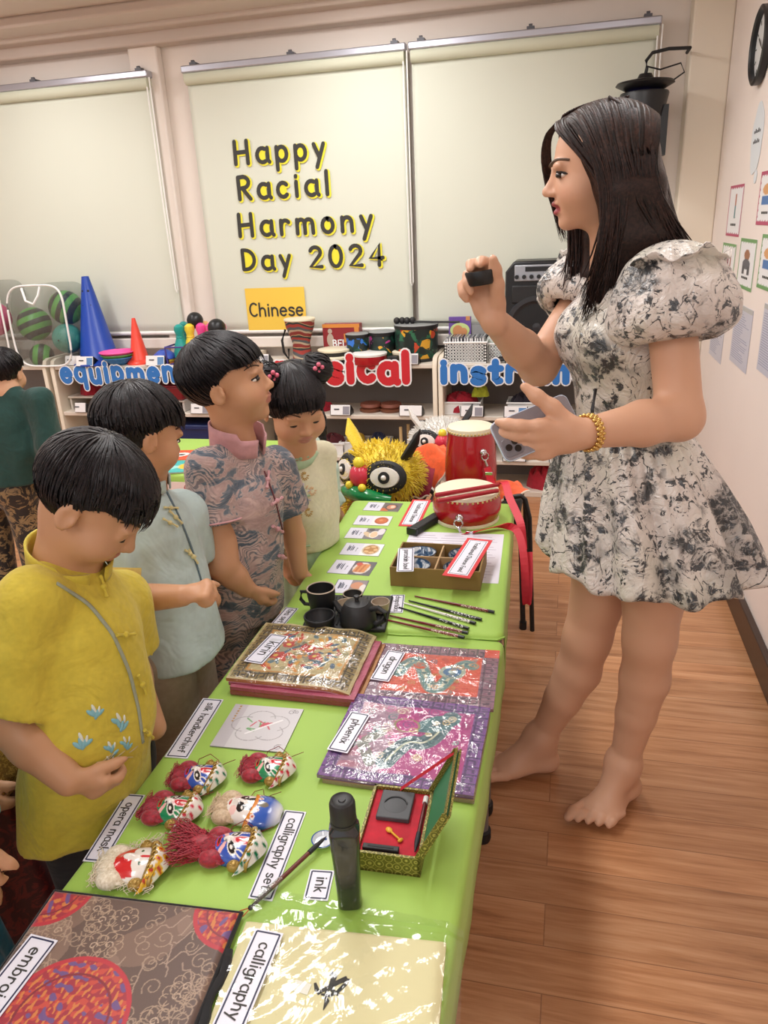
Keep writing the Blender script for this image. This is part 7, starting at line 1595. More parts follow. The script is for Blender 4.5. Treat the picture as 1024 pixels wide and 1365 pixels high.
# ================================================================== the woman
def woman():
    hd = Head(aty(795, 225, 1.64), V3(-1, -.10, -.10), .216, 0, False)
    nb = aty(833, 345, 1.66); shL = aty(893, 372, 1.51); shR = aty(786, 378, 1.80); left = nrm((shL-shR)*A([1, 1, 0])); fw = nrm(np.cross(left, V3(0, 0, 1))*-1)
    fw = nrm(V3(left[1], -left[0], 0)); fw = fw if fw[0] < 0 else -fw
    ch = aty(832, 440, 1.645); wa = aty(833, 560, 1.64); pe = aty(858, 655, 1.65)
    elL = aty(906, 556, 1.45); wrL = aty(778, 578, 1.30); elR = aty(718, 488, 1.68); wrR = aty(657, 425, 1.52)
    root = person('person', 'woman with long brown hair in a grey toile print dress, raising a small black cup', ((pe[0], pe[1], 0)))
    knR = aty(783, 850, 1.70); anR = aty(722, 982, 1.70); knL = aty(866, 852, 1.585); anL = aty(832, 1016, 1.605)
    heelR = atz(744, 1014, .028); toeR = atz(652, 1030, .012); heelL = atz(846, 1042, .028); toeL = atz(795, 1090, .012)
    pts = [hd.c, nb, shL, shR, elL, wrL, elR, wrR, knR, knL, heelR, toeR, heelL, toeL, wrL+V3(-.2, 0, 0), wrR+V3(-.1, 0, .15), hd.c+V3(0, 0, .13)]
    lo, hi = bbox(pts, .10); lo[2] = -.02; S = Sdf(lo, hi, .0038)
    hd.sdf(S, .022); hd.neck(S, nb+V3(.0, 0, -.01), .058)
    S.chain([nb, ch, wa, pe], [.07, .112, .095, .105], .05, flat=(fw, .72)); S.cap(shL-left*.02, shR+left*.02, .042, .042, .03)
    for hp, kn, an, he, to, sd in ((pe-left*.07, knR, anR, heelR, toeR, None), (pe+left*.07, knL, anL, heelL, toeL, None)):
        mid = kn*.40+an*.60; back = -nrm(((to-he)*A([1, 1, 0]))); S.chain([hp, hp*.45+kn*.55, kn], [.082, .076, .055], .03); S.chain([kn, kn*.68+an*.32+back*.016, mid+back*.010, an], [.054, .057, .047, .033], .03)
        d = nrm((to-he)*A([1, 1, 0])); side = V3(d[1], -d[0], 0); foot(S, an, he, to, -side if he is heelR else side, k=1.05)
        S.ell(an+V3(0, 0, .005), (.036, .036, .03), None, .02)
    S.chain([shL-V3(0, 0, .015), elL], [.044, .042], .02); S.chain([elL, elL*.6+wrL*.4, wrL], [.041, .041, .026], .02)
    S.chain([shR-V3(0, 0, .015), elR], [.044, .040], .02); S.chain([elR, elR*.6+wrR*.4, wrR], [.040, .039, .025], .02)
    # right hand: fingers up, palm to the viewer, cup pinched between thumb and fingertips
    cup = aty(641, 371, 1.485); dR = nrm(aty(628, 368, 1.53)-wrR); nR = nrm(V3(-.25, -1, .1))
    hand(S, wrR, nrm(dR+V3(.10, 0, .1)), nR, V3(1, 0, .35), .165, ((.45, .95, .55), (.55, 1.0, .5), (.95, 1.35, .7), (1.1, 1.4, .7)), (.75, .42, .42), .02, 1.05)
    # left hand: thumb up along the phone edge, fingers round its back
    dL = nrm(aty(700, 590, 1.27)-wrL); hand(S, wrL, dL, V3(.05, 1, .25), V3(-.15, -.25, 1), .172, ((.25, .25, .2), (.3, .3, .2), (.3, .35, .2), (.4, .35, .2)), (.62, .75, .25), .03, 1.05)
    m = S.mesh(None, 2); C = hd.paint(S.V, SKIN_A, '#9a3640', .95, .022); m.c[0] = C; bv = bvh_of(m)
    body = build('body', m, M_skinm, root, world=True, angle=0)
    off = root_loc(root); hd.eyes(root, 'open', .02); hd.brows(root, bv, .085, .020)
    # ---- bodice
    sl = [shL, shR]; lo, hi = bbox([shL, shR, nb, wa, pe], .17); B = Sdf(lo, hi, .005)
    B.chain([wa-V3(0, 0, .03), wa, ch-V3(0, 0, .03), (ch+nb)/2], [.132, .122, .137, .10], .04, flat=(fw, .76)); B.cap(shL-left*.005, shR+left*.005, .066, .066, .05, flat=(fw, .9))
    for x in (-1, 1): B.ell(ch+left*x*.058+fw*.062-V3(0, 0, .01), (.062, .062, .062), None, .04)
    B.disp(lambda P: .0025*vnoise(P*A([1, 1, .4], np.float32), 60, 5)+.0018*vnoise(P, 120, 7)); B.half(wa-V3(0, 0, .035), V3(0, 0, -1)); B.half(nb+fw*.02-V3(0, 0, .025), nrm(V3(0, 0, 1)+fw*.55))
    bm_ = B.mesh(None, 2); bvb = bvh_of(bm_); build('bodice', bm_, M_toile, root, world=True, angle=0)
    # ---- puffed sleeves, gathered at shoulder and cuff
    for nm, sh, el, sx, R0 in (('L', shL, elL, 1, .108), ('R', shR, elR, -1, .092)):
        d = nrm(el-sh); L = .175 if sx > 0 else .15; a = sh-d*.062; s_, u_, _ = frame(d, left*sx); n, k = 84, 30; P = np.zeros((k, n, 3))
        for i in range(k):
            f = i/(k-1); r = R0*(.42+.62*math.sin(min(1, f*1.12)*PI*.62)**.8) if f < .86 else R0*(1.0-.32*((f-.86)/.14)**1.6)
            if f < .12: r *= .55+.45*(f/.12)**.6
            for j in range(n):
                th = 2*PI*j/n; g = 1+.055*math.sin(th*13+.6*math.sin(f*6))*math.cos(f*PI*.9)**2+.03*math.sin(th*7+f*5)+.02*math.sin(th*29+f*9); out = 1+.20*max(0, math.cos(th-PI/2) if True else 0)*(math.sin(f*PI))
                P[i, j] = a+d*L*f+(s_*math.cos(th)+u_*math.sin(th))*r*g
        m = MB(); m.grid(P, wrap=True); m.add(P[0], [tuple(range(n))]); inner = np.stack([P[-1], P[-1]*.75+(sh*.0+P[-1].mean(0))*.25-d*.012]); m.grid(inner, wrap=True)
        # ruffle frill standing along the shoulder seam
        rf = []
        for t in np.linspace(-1.2, 1.9, 40): rr = R0*.80; q = sh+d*.0+(s_*math.cos(t+PI/2)+u_*math.sin(t+PI/2))*rr*.8-d*(.008); o = nrm(s_*math.cos(t+PI/2)+u_*math.sin(t+PI/2)); w_ = .010*math.sin(t*6.5+1)+.004*math.sin(t*15); rf.append([q, q+o*.018-d*(.012+w_*.4), q+o*.036-d*(.016+w_)])
        m.grid(A(rf)); build('puff_sleeve', m, M_toile, root, world=True, angle=0, solid=.0025)
    # ---- skirt: full, gathered, bubble hem
    c0 = wa-V3(0, 0, .01); c1 = aty(866, 738, 1.64); n, k = 200, 44; P = np.zeros((k, n, 3)); rr = np.random.RandomState(5); ph = rr.rand(6)*6
    ax = V3(left[0], left[1], 0)
    for i in range(k):
        f = i/(k-1); t = min(1, f/.90); c = c0*(1-t)+c1*t; R0 = .120+.126*(t**.60) if f < .90 else .246-.075*((f-.90)/.10)**1.3; z = 0
        if f >= .9: z = -.018*math.sin((f-.9)/.1*PI*.6)+.03*((f-.9)/.1)**2
        for j in range(n):
            th = 2*PI*j/n; g = (.028*math.sin(th*9+ph[0]+.7*math.sin(t*2))+.020*math.sin(th*14+ph[1])+.012*math.sin(th*23+ph[2]+t*2))*min(1, t*1.6)+.012*math.sin(th*36+ph[3])*(1-t)
            e = 1.0 if True else 0; r = R0*(1+g*2.2); dv = left*math.cos(th)*1.0+fw*math.sin(th)*(.86+.08*t); hz = .012*math.sin(th*9+ph[0]+1)*t+.035*t*max(0, -(fw@dv))*0
            P[i, j] = c+dv*r+V3(0, 0, z+hz)
    m = MB(); m.grid(P, wrap=True); build('skirt', m, M_toile, root, world=True, angle=0, solid=.003)
    m = MB(); wpts = [wa-V3(0, 0, .008)+left*math.cos(t)*.134+fw*math.sin(t)*.108 for t in np.linspace(0, 2*PI, 40, endpoint=False)]; m.tube(wpts, .010, 8, True, flat=1.4); build('waist_band', m, M_toile, root, world=True)
    q = lambda px, py: pixhit(bvb, px, py)
    p0, n0 = pixhit(bvb, 800, 575)
    if p0 is None: p0, n0 = wa+fw*.11, fw
    m = MB(); m.tube([p0+n0*.02+V3(0, 0, .09), p0+n0*.022+V3(-.004, -.01, .05), p0+n0*.02, p0+n0*.03+V3(.006, 0, -.05), p0+n0*.04+V3(.012, 0, -.07), p0+n0*.04+V3(.03, 0, -.05), p0+n0*.03+V3(.03, 0, -.01)], .0035, 8); build('drawstring', m, mat('dress cord', '#3a3b3e', .6), root, world=True)
    # lace collar flap and bow on the chest
    m = MB(); cpt = [pixhit(bvb, *a) for a in ((778, 372), (790, 392), (800, 412), (815, 395), (830, 372))]; 
    pts = [a+b*.006 for a, b in cpt if a is not None]
    if len(pts) > 2:
        for k_ in range(3): m.tube([p+V3(.002*k_, -.002, -.006*k_) for p in pts], [.006+.003*math.sin(i*2.2+k_) for i in range(len(pts))], 6)
        build('lace_collar', m, M_toile, root, world=True)
    # ---- gold bracelet
    d = nrm(wrL-elL); s_, u_, _ = frame(d); m = MB(); c = wrL-d*.012
    for row in (-1, 0, 1):
        for j in range(22):
            a = 2*PI*(j+.5*(row % 2))/22; m.ball(c+d*row*.0055+(s_*math.cos(a)+u_*math.sin(a))*.0305, (.0042, .0042, .0036), nu=8, nv=6)
    m.tube([c+(s_*math.cos(a)+u_*math.sin(a))*.0290 for a in np.linspace(0, 2*PI, 32, endpoint=False)], .0035, 6, True); build('bracelet', m, mat('yellow gold', '#d8b26a', .22, .9), root, world=True)
    # ---- long hair
    q = random.Random(11); m = MB(); H = hd.H
    def sk(th, ph, g): return hd.c+hd.R@(scalp(hd, th, ph, g, 0.0)*H)
    # under-layer: cap over the skull, then a hanging mass behind and beside the neck
    U = Sdf(hd.c-V3(.26, .24, .46), hd.c+V3(.34, .24, .20), .005); R = hd.R
    U.ell(hd.w((0, -.10, .125)), A([.378, .43, .382])*H, R, .01)
    U.chain([hd.w((0, -.15, .1)), hd.w((0, -.24, -.15)), hd.w((0, -.44, -.62)), hd.w((0, -.58, -.95))], [.062, .064, .050, .034], .03, flat=(R[:, 1], .75))
    for sx in (1, -1):
        for y0 in ((-.40, -.24, -.08) if sx > 0 else (-.36, -.18, .0)):
            U.chain([hd.w((sx*.20, y0*.9, .02)), hd.w((sx*.31, y0, -.2)), hd.w((sx*.30, y0*1.1, -.6)), hd.w((sx*.27, y0*1.1+.08, -.92)), hd.w((sx*.25, y0+.14, -1.08))], [.030, .028, .025, .016, .006], .03)
    U.ell(hd.w((-.0, .55, -.12)), A([.36, .50, .42])*H, R, .02, 'sub')
    pass
    m = U.mesh(None, 1)
    def lock(pts, w, flat=.5):
        P = A(pts); t = np.linspace(0, 1, len(P)); tt = np.linspace(0, 1, 18); Q = np.stack([np.interp(tt, t, P[:, i]) for i in range(3)], 1)
        for _ in range(4): Q[1:-1] = (Q[:-2]+2*Q[1:-1]+Q[2:])/4
        m.tube(Q, w*np.concatenate([np.linspace(.5, 1, 4), np.ones(7), np.linspace(.95, .10, 7)]), 5, flat=flat, col=[q.uniform(.45, 1.9)]*3)
    J = lambda a: q.uniform(-a, a)
    for k in range(520):      # near side (her left), from the parting over the temple, down past the shoulder
        yy = q.uniform(-.50, .24); back = (yy < -.12); x0 = .02+J(.02)
        zq = math.sqrt(max(.02, 1-((yy+.09)/.50)**2)); a = hd.w((x0, yy, .125+.415*zq)); b = hd.w((.25+J(.02), yy*.95-.02, .125+.34*zq)); c = hd.w((.42+J(.014), yy*.72-.08, .15))
        d1 = hd.w((.43+J(.02), yy*.55-.13+J(.03), -.22))
        if back: e = hd.w((.35+J(.08), -.36+yy*.55+J(.08), -.65)); f = hd.w((.27+J(.12), -.52+yy*.55+J(.12), -1.0+J(.14)))
        else: e = hd.w((.43+J(.03), -.06+yy*.5+J(.06), -.66)); f = hd.w((.36+J(.06), .10+yy*.45+J(.10), -1.16+J(.2)))
        lock([a, b, c, d1, e, f], q.uniform(.0035, .0065))
    for k in range(220):      # back
        x = q.uniform(-.38, .38); a = hd.w((x*.3, -.12, .545)); b = hd.w((x*.8, -.42+abs(x)*.3, .36)); c = hd.w((x, -.57+abs(x)*.5, -.05)); d1 = hd.w((x*.95, -.63+abs(x)*.35+J(.03), -.45)); e = hd.w((x*.9+J(.05), -.80+abs(x)*.2+J(.08), -1.0+J(.14))); lock([a, b, c, d1, e], q.uniform(.004, .007))
    for k in range(170):      # far side: falls in front of the far cheek and shoulder
        yy = q.uniform(-.3, .26); a = hd.w((-.03+J(.02), yy, .535-.9*max(0, yy)**2)); b = hd.w((-.26+J(.03), yy*.9+.05, .45-max(0, yy)*.2)); c = hd.w((-.40+J(.02), yy*.6+.08, .12)); d1 = hd.w((-.375+J(.03), .10+yy*.45, -.3)); e = hd.w((-.34+J(.05), .14+yy*.4+J(.05), -.75)); f = hd.w((-.31+J(.05), .18+yy*.4+J(.08), -1.02+J(.14))); lock([a, b, c, d1, e, f], q.uniform(.003, .006))
    for k in range(170):       # hairline lock, parting to the near cheek
        t = q.uniform(0, 1); lock([hd.w((.0+J(.01), .08+.25*t, .515-.09*t)), hd.w((.15+J(.02), .12+.235*t, .435-.09*t)), hd.w((.305+J(.015), .04+.20*t, .20)), hd.w((.405+J(.02), -.08+.10*t, -.12)), hd.w((.42+J(.03), -.10+J(.05), -.62)), hd.w((.36+J(.05), .05+J(.08), -1.12+J(.15)))], q.uniform(.003, .0055))
    for k in range(75):       # lock swept over the far brow
        t = q.uniform(0, 1); lock([hd.w((-.02, .26+.06*t, .43)), hd.w((-.16, .41+J(.03), .34)), hd.w((-.27, .42+J(.045), .12)), hd.w((-.32, .37+J(.05), -.18)), hd.w((-.34, .28+J(.05), -.5+J(.1)))], .0032)
    build('hair', m, M_hairw, root, world=True, angle=0)
    # ---- what she holds
    o = thing('tea_cup', 'tiny black cup pinched in the woman\'s raised hand', 'cup', cup-V3(0, 0, .012)); R_ = roty(-.12)
    mm = MB(); mm.lathe([(0, -.012), (.022, -.012), (.0245, -.008), (.029, .012), (.028, .0145), (.0258, .0125), (.021, -.004), (0, -.005)], n=36, R=R_, o=(0, 0, .012)); build('cup', mm, mat('black lacquer', '#141517', .35), o)
    mm = MB(); mm.lathe([(0, .0085), (.0248, .009)], n=30, R=R_, o=(0, 0, .012), caps=False); build('beige_inside', mm, mat('beige lacquer', '#8f8578', .4), o)
    pc = aty(699, 577, 1.285); xv = nrm(aty(668, 588, 1.27)-aty(720, 566, 1.30)); nv = nrm(V3(.05, -1, .55)-xv*(V3(.05, -1, .55)@xv)); yv = np.cross(nv, xv); Rp = np.stack([xv, yv, nv], 1)
    o = thing('mobile_phone', 'grey phone with three camera lenses in a clear case, in the woman\'s lower hand', 'phone', pc); mm = MB(); mm.prism([(x, y) for x, y in rrect(.072, .0365, .011)], -.004, .004, R=Rp, o=-xv*.022); build('phone_body', mm, mat('phone grey', '#9a98a0', .25, .5), o, bevel=.001)
    mm = MB(); mm.prism([(x, y) for x, y in rrect(.0735, .038, .012)], -.0045, .002, R=Rp, o=-xv*.022); build('clear_case', mm, mat('pale blue case', '#b9c6d8', .15, coat=.5), o, bevel=.001)
    cb = xv*.030+yv*.015
    mm = MB(); mm.prism([(x, y) for x, y in rrect(.0165, .0165, .006)], .004, .0052, R=Rp, o=cb); blk = build('camera_block', mm, mat('camera plate', '#7f7d84', .3, .4), o, bevel=.0006)
    for a, b in ((-.007, .007), (-.007, -.007), (.007, 0)):
        mm = MB(); mm.lathe([(.0062, .005), (.006, .007), (.0, .007)], n=22, R=Rp, o=cb+xv*a+yv*b); build('lens', mm, mat('lens black', '#101114', .1, coat=.8), blk)
def rrect(hw, hh, r, n=6):
    P = []
    for qx, qy, a0 in ((1, 1, 0), (-1, 1, 90), (-1, -1, 180), (1, -1, 270)):
        for k in range(n+1): a = math.radians(a0+90*k/n); P.append((qx*(hw-r)+r*math.cos(a), qy*(hh-r)+r*math.sin(a)))
    return P
woman()
# ================================================================== the children
def wave_fabric():
    t = NT('wave print'); v = t.coord(); n0 = t.noise(v, 9, 2, .5, .3); vv = t.mix(.22, v, n0.outputs['Color'], 'ADD')
    w = t.node('ShaderNodeTexWave'); w.wave_type = 'RINGS'; w.inputs['Scale'].default_value = 30; w.inputs['Distortion'].default_value = 9; w.inputs['Detail'].default_value = 3; w.inputs['Detail Scale'].default_value = 1.2; t.link(vv, w.inputs['Vector'])
    cl = t.coord((1, 1, 1.9)); z = t.noise(cl, 12, 3, .6, 1.3); c = t.ramp(z.outputs['Fac'], [(.40, srgb('#465463')), (.475, srgb('#64707b')), (.50, srgb('#b09a94')), (.58, srgb('#a58a86')), (.70, srgb('#c4a7a0'))])
    ln = t.ramp(w.outputs['Fac'], [(.35, srgb('#505d69')), (.55, srgb('#c8b2aa'))]); m = t.ramp(t.noise(v, 16, 2).outputs['Fac'], [(.47, (.08, .08, .08)), (.56, (.62, .62, .62))]); t.base(t.mix(m, c, ln)); t.set(rough=.75, sheen=.15)
    b = t.noise(v, 12, 3, .5, .5); t.bump(b.outputs['Fac'], .3, .02); return t.m
def gold_floral(name, bg, fg, sc=22):
    t = NT(name); v = t.coord(); n = t.noise(v, sc, 4, .65, 1.8); t.base(t.ramp(n.outputs['Fac'], [(.50, srgb(bg)), (.55, srgb(fg)), (.62, srgb(fg)), (.68, srgb(bg))])); t.set(rough=.5, sheen=.2); return t.m
M_yshirt = fabric('yellow linen', '#c9b63c', 90, .07, .8, .35, 14); M_mint = fabric('pale mint satin', '#b4c8c6', 70, .05, .5, .35, 10); M_wave = wave_fabric(); M_pinkc = fabric('dusty pink', '#c9969a', 80, .06); M_khaki = fabric('khaki cotton', '#9d8f7c', 80, .08); M_blackp = fabric('black cotton', '#18171a', 80, .1)
M_cream = fabric('cream gauze', '#dcdabb', 90, .05, .7, .2, 12); M_mintg = fabric('mint green gauze', '#b3cfab', 80, .05, .7); M_dgreen = fabric('dark green cotton', '#123c36', 60, .1, .8, .4, 10); M_cuff = fabric('yellow cuff', '#d0b35a', 80, .05); M_grey = fabric('grey piping', '#9aa08a', 80, .05)
def base_body(hd, nb, axis, radii, fwd, flat, limbs, hands, skin, lip='#b0605a', mouth=0., eyes='open', feet=(), h=.0042, legs=None):
    limbs = list(limbs)
    if legs: limbs += [([legs[0][i], legs[1][i], legs[2][i]], [.055, .038, .027]) for i in (0, 1)]
    pts = [hd.c+V3(0, 0, hd.H*.6), hd.c-V3(0, 0, hd.H*.3), nb]+list(axis); 
    for l, _ in limbs: pts += list(l)
    for q in hands: pts.append(q[0]+nrm(q[1])*q[4])
    for f in feet: pts += list(f[:3])
    lo, hi = bbox(pts, .075); lo[2] = max(lo[2], -.01); hx = hd.H*.55; lo = np.minimum(lo, hd.c-hx); hi = np.maximum(hi, hd.c+hx); S = Sdf(lo, hi, h); hd.sdf(S, mouth, eyes); hd.neck(S, nb, .043); S.chain([nb]+list(axis), [.05]+list(radii), .03, flat=(fwd, flat))
    for i, (l, r) in enumerate(limbs): S.chain(([nb+V3(0, 0, -.05)] if i < 2 else [axis[-1]])+list(l), [.03]+list(r), .018)
    for q in hands: hand(S, *q)
    for f in feet: foot(S, *f, k=.72)
    m = S.mesh(None, 2); m.c[0] = hd.paint(S.V, skin, lip, .7, mouth); return m
def patches(root, bvh, spots, name, mts):
    """raised embroidery: little stitched petals lying on the cloth, one part per motif"""
    off = root_loc(root); bs = {}
    for px, py, L, W, a, k, g in spots:
        p, n = pixhit(bvh, px, py)
        if p is None: continue
        s_, u_, _ = frame(n); c, s = math.cos(a), math.sin(a); R_ = np.stack([s_*c+u_*s, u_*c-s_*s, n], 1); bs.setdefault(g, MB()).ball(p-off+n*.0006, A([L, W, .0016]), R_, 12, 6, mi=k)
    for g, b in bs.items(): build(name, b, mts, root)
def standing_legs(root, hip, knee, ank, mt, r=(.072, .060, .050), name='trousers', top=None, h=.006, cut=.0):
    lo, hi = bbox(list(hip)+list(knee)+list(ank), .11); S = Sdf(lo, hi, h)
    for a, b, c in zip(hip, knee, ank): S.chain([a+V3(0, 0, .03), b, c], r, .02)
    S.cap(hip[0]+V3(0, 0, .03), hip[1]+V3(0, 0, .03), .08, .08, .03); S.disp(lambda P: .0025*vnoise(P*A([1, 1, .5], np.float32), 70, 3)); S.half(V3(0, 0, cut), V3(0, 0, -1)); build(name, S.mesh(None, 2), mt, root, world=True, angle=0)
def leg_set(px, py, Y, fw, z=.56, hw=.055, lean=V3(0, 0, 0)):
    c = aty(px, py, Y); c = V3(min(c[0], -.755), c[1], 0); l = V3(-fw[1], fw[0], 0)
    return [c+l*s*hw+V3(0, 0, z-.06)+lean for s in (1, -1)], [c+l*s*(hw+.004)+fw*.012+V3(0, 0, .28) for s in (1, -1)], [c+l*s*(hw+.006)+V3(0, 0, .05) for s in (1, -1)], c
# ---------------------------------------------------------------- boy in yellow
def boy_yellow():
    f = nrm(V3(.90, .20, -.92)); hd = Head(aty(126, 669, .98), f, .205, -.06); fw = nrm(V3(.95, -.28, 0)); l = V3(-fw[1], fw[0], 0)
    nb = aty(88, 752, .965); ch = aty(108, 850, .935); be = aty(120, 965, .90); hp = aty(114, 1070, .89)
    shR = aty(42, 806, .865); shL = aty(158, 800, 1.04); elR = aty(4, 955, .80); wrR = aty(92, 1040, .785); elL = aty(176, 905, 1.05); wrL = aty(205, 970, 1.0)
    root = person('person', 'boy in a yellow shirt with blue embroidered flowers, head bowed over the masks', (hp[0]-.06, hp[1], 0))
    hands = [(wrR, nrm(aty(150, 1062, .80)-wrR+V3(.0, .02, -.01)), nrm(V3(.1, 1, -.1)), V3(.3, -.2, 1), .112, ((.5, .8, .5), (.7, 1.0, .6), (.8, 1.1, .6), (.9, 1.2, .6)), (.75, .5, .35), .05, 1.0)]
    hip, kn, an, c = leg_set(130, 1080, .93, fw, .54, .042); feet = [(a+V3(0, 0, .0), a-fw*.02+V3(0, 0, -.03), a+fw*.14, l*s) for a, s in zip(an, (-1, 1))]
    m = base_body(hd, nb, [ch, be, hp], [.080, .080, .08], fw, .8, [([shR, elR], [.036, .034]), ([elR, elR*.55+wrR*.45, wrR], [.036, .034, .024]), ([shL, elL], [.036, .033]), ([elL, wrL], [.033, .023])], hands, SKIN_C*A([.93, .9, .86]), eyes='down', feet=feet, legs=(hip, kn, an))
    bv = bvh_of(m); build('body', m, M_skinm, root, world=True, angle=0); hd.eyes(root, 'down'); hd.brows(root, bv)
    hair_cap(hd, root, bound_boy, 3, M_hairb, .085, .30, 620, .03)
    hem = hp+V3(0, 0, -.022); dn = nrm(hp-be); sdir = nrm(elR-shR); seR = shR+sdir*.155; seL = shL+nrm(elL-shL)*.10
    S = shirt_sdf(*bbox([nb, hp, shR, shL, seR, seL], .15), .005, [hp+dn*.05, be, ch, nb-V3(0, 0, .01)], [.114, .112, .105, .058], fw, .86, (shR, shL), .052, [dict(p=[shR, shR+sdir*.08, seR], r=[.054, .062, .070]), dict(p=[shL, seL], r=[.052, .058])], [(hem, nrm(V3(.10, 0, -1)))], fold=.0042, seed=4)
    m = S.mesh(None, 2); bs = bvh_of(m); build('shirt', m, M_yshirt, root, world=True, angle=0)
    up = nrm(hd.c-nb+V3(-.02, 0, .10)); collar(root, M_yshirt, nb+V3(.004, 0, -.012), nrm(V3(.25, -.02, 1)), fw, .062, .066, .040, .5, .04, .004, .012)
    band(root, 'grey_placket_line', bs, [(75, 778), (118, 805), (150, 845), (172, 895), (184, 945), (190, 990)], .0055, M_grey)
    for a, b in (((137, 783), (1, .2)), ((166, 846), (1, .2)), ((188, 912), (1, .1)), ((204, 978), (1, .1))):
        p, n = pixhit(bs, *a)
        if p is None: p, n = pixhit(bs, a[0]-8, a[1])
        if p is None: p, n = pixhit(bs, a[0]-18, a[1])
        if p is not None: frog(root, p, n, V3(.9, -.2, .25), M_yshirt, .0125)
    B, W, Y = mat('embroidery blue', '#7fb4c0', .6), mat('embroidery white', '#d9ddd2', .6), mat('embroidery straw', '#b8a878', .6); sp = []; q = random.Random(4)
    for cx, cy, s in ((127, 953, 1), (160, 965, 1.1), (110, 992, 1.1), (148, 1000, .9), (146, 1018, .8), (168, 992, .8)):
        for j in range(4): a = .6*j-.3; sp.append((cx+(j-1.5)*4*s, cy+q.uniform(-4, 4), .0085*s, .0034*s, 1.2+a, 0, (cx, cy)))
        sp.append((cx-2, cy-8*s, .0085*s, .0026*s, 1.4, 1, (cx, cy))); sp.append((cx+5*s, cy-7, .006*s, .002*s, 1.9, 1, (cx, cy)))
    for k in range(9): sp.append((130+6*k, 1012+q.uniform(-9, 14)-2*k, .010, .0012, q.uniform(-.6, .8), 2, k))
    patches(root, bs, sp, 'embroidered_flower', (B, W, Y)); standing_legs(root, hip, kn, an, M_blackp)
boy_yellow()
# ---------------------------------------------------------------- boy in mint
def boy_mint():
    f = nrm(V3(.58, .82, -.36)); hd = Head(aty(188, 577, 1.30), f, .192, 0); fw = nrm(V3(.93, .10, 0)); l = V3(-fw[1], fw[0], 0)
    nb = aty(188, 648, 1.30); ch = aty(205, 715, 1.29); hp = aty(228, 850, 1.26)
    shR = aty(146, 690, 1.21); shL = aty(246, 685, 1.39); elR = aty(140, 800, 1.14); wrR = aty(243, 794, 1.12); elL = aty(262, 780, 1.42); wrL = aty(282, 800, 1.36)
    root = person('person', 'boy in a pale mint shirt with yellow cuffs, seen from behind, fist raised', (hp[0]-.03, hp[1], 0))
    hands = [(wrR, nrm(aty(285, 784, 1.14)-wrR), V3(.1, .5, -1), V3(.2, .9, .4), .105, FIST, (.7, .5, .5), .02, 1.05)]
    hip, kn, an, c = leg_set(222, 900, 1.26, fw, .58); feet = [(a, a-fw*.02+V3(0, 0, -.03), a+fw*.14, l*s) for a, s in zip(an, (-1, 1))]
    m = base_body(hd, nb, [ch, hp], [.075, .075], fw, .8, [([shR, elR], [.034, .031]), ([elR, elR*.6+wrR*.4, wrR], [.032, .030, .021]), ([shL, elL, wrL], [.034, .03, .022]), ([hip[0], kn[0], an[0]], [.06, .042, .028]), ([hip[1], kn[1], an[1]], [.06, .042, .028])], hands, SKIN_C*A([.97, .92, .86]), feet=feet)
    bv = bvh_of(m); build('body', m, M_skinm, root, world=True, angle=0); hd.eyes(root); hd.brows(root, bv); hair_cap(hd, root, bound_boy, 5, M_hairb, .09, .2, 520, .04)
    hem = aty(230, 866, 1.26); sd = nrm(elR-shR); se = shR+sd*.125; sdl = nrm(elL-shL); sel = shL+sdl*.11
    S = shirt_sdf(*bbox([nb, hp, shR, shL, se, sel], .15), .005, [hp-V3(-.01, 0, .05), (hp+ch)/2, ch, nb-V3(0, 0, .01)], [.122, .112, .100, .052], fw, .86, (shR, shL), .048, [dict(p=[shR, shR+sd*.07, se], r=[.05, .056, .062]), dict(p=[shL, sel], r=[.05, .056])], [(hem, V3(0, 0, -1))], fold=.003, seed=8)
    m = S.mesh(None, 2); bs = bvh_of(m); build('shirt', m, M_mint, root, world=True, angle=0); collar(root, M_mint, nb-V3(0, 0, .004), nrm(V3(.1, 0, 1)), fw, .054, .058, .034, .4)
    r_ = .064; s_, u_, _ = frame(sd); off = root_loc(root); P = np.stack([[se-sd*(.028-.031*i)+(s_*math.cos(a)+u_*math.sin(a))*(r_+.0025)-off for a in np.linspace(0, 2*PI, 40, endpoint=False)] for i in range(2)]); mm = MB(); mm.grid(P, wrap=True); build('yellow_cuff', mm, M_cuff, root, solid=.004, angle=0)
    band(root, 'placket_line', bs, [(218, 648), (238, 688), (255, 730), (268, 775)], .004, mat('slate piping', '#5d7480', .6))
    M_knot = mat('cream knot', '#d9cf9a', .6)
    for a in ((227, 678), (226, 697), (252, 738)):
        p, n = pixhit(bs, *a)
        if p is not None: frog(root, p, n, V3(.3, -.6, .7), M_knot, .011)
    for a, al in (((233, 690), 0), ((256, 742), 1)):
        p, n = pixhit(bs, *a)
        if p is not None: frog(root, p, n, V3(-.3, .3, -.9), M_knot, .012)
    lo, hi = bbox(hip+kn, .12); S = Sdf(lo, hi, .006)
    for a, b in zip(hip, kn): S.chain([a+V3(0, 0, .05), b+V3(0, 0, .02)], [.082, .078], .02)
    S.disp(lambda P: .003*vnoise(P*A([1, 1, .4], np.float32), 60, 2)); S.half(V3(0, 0, kn[0][2]+.01), V3(0, 0, -1)); build('shorts', S.mesh(None, 2), M_khaki, root, world=True, angle=0)
boy_mint()
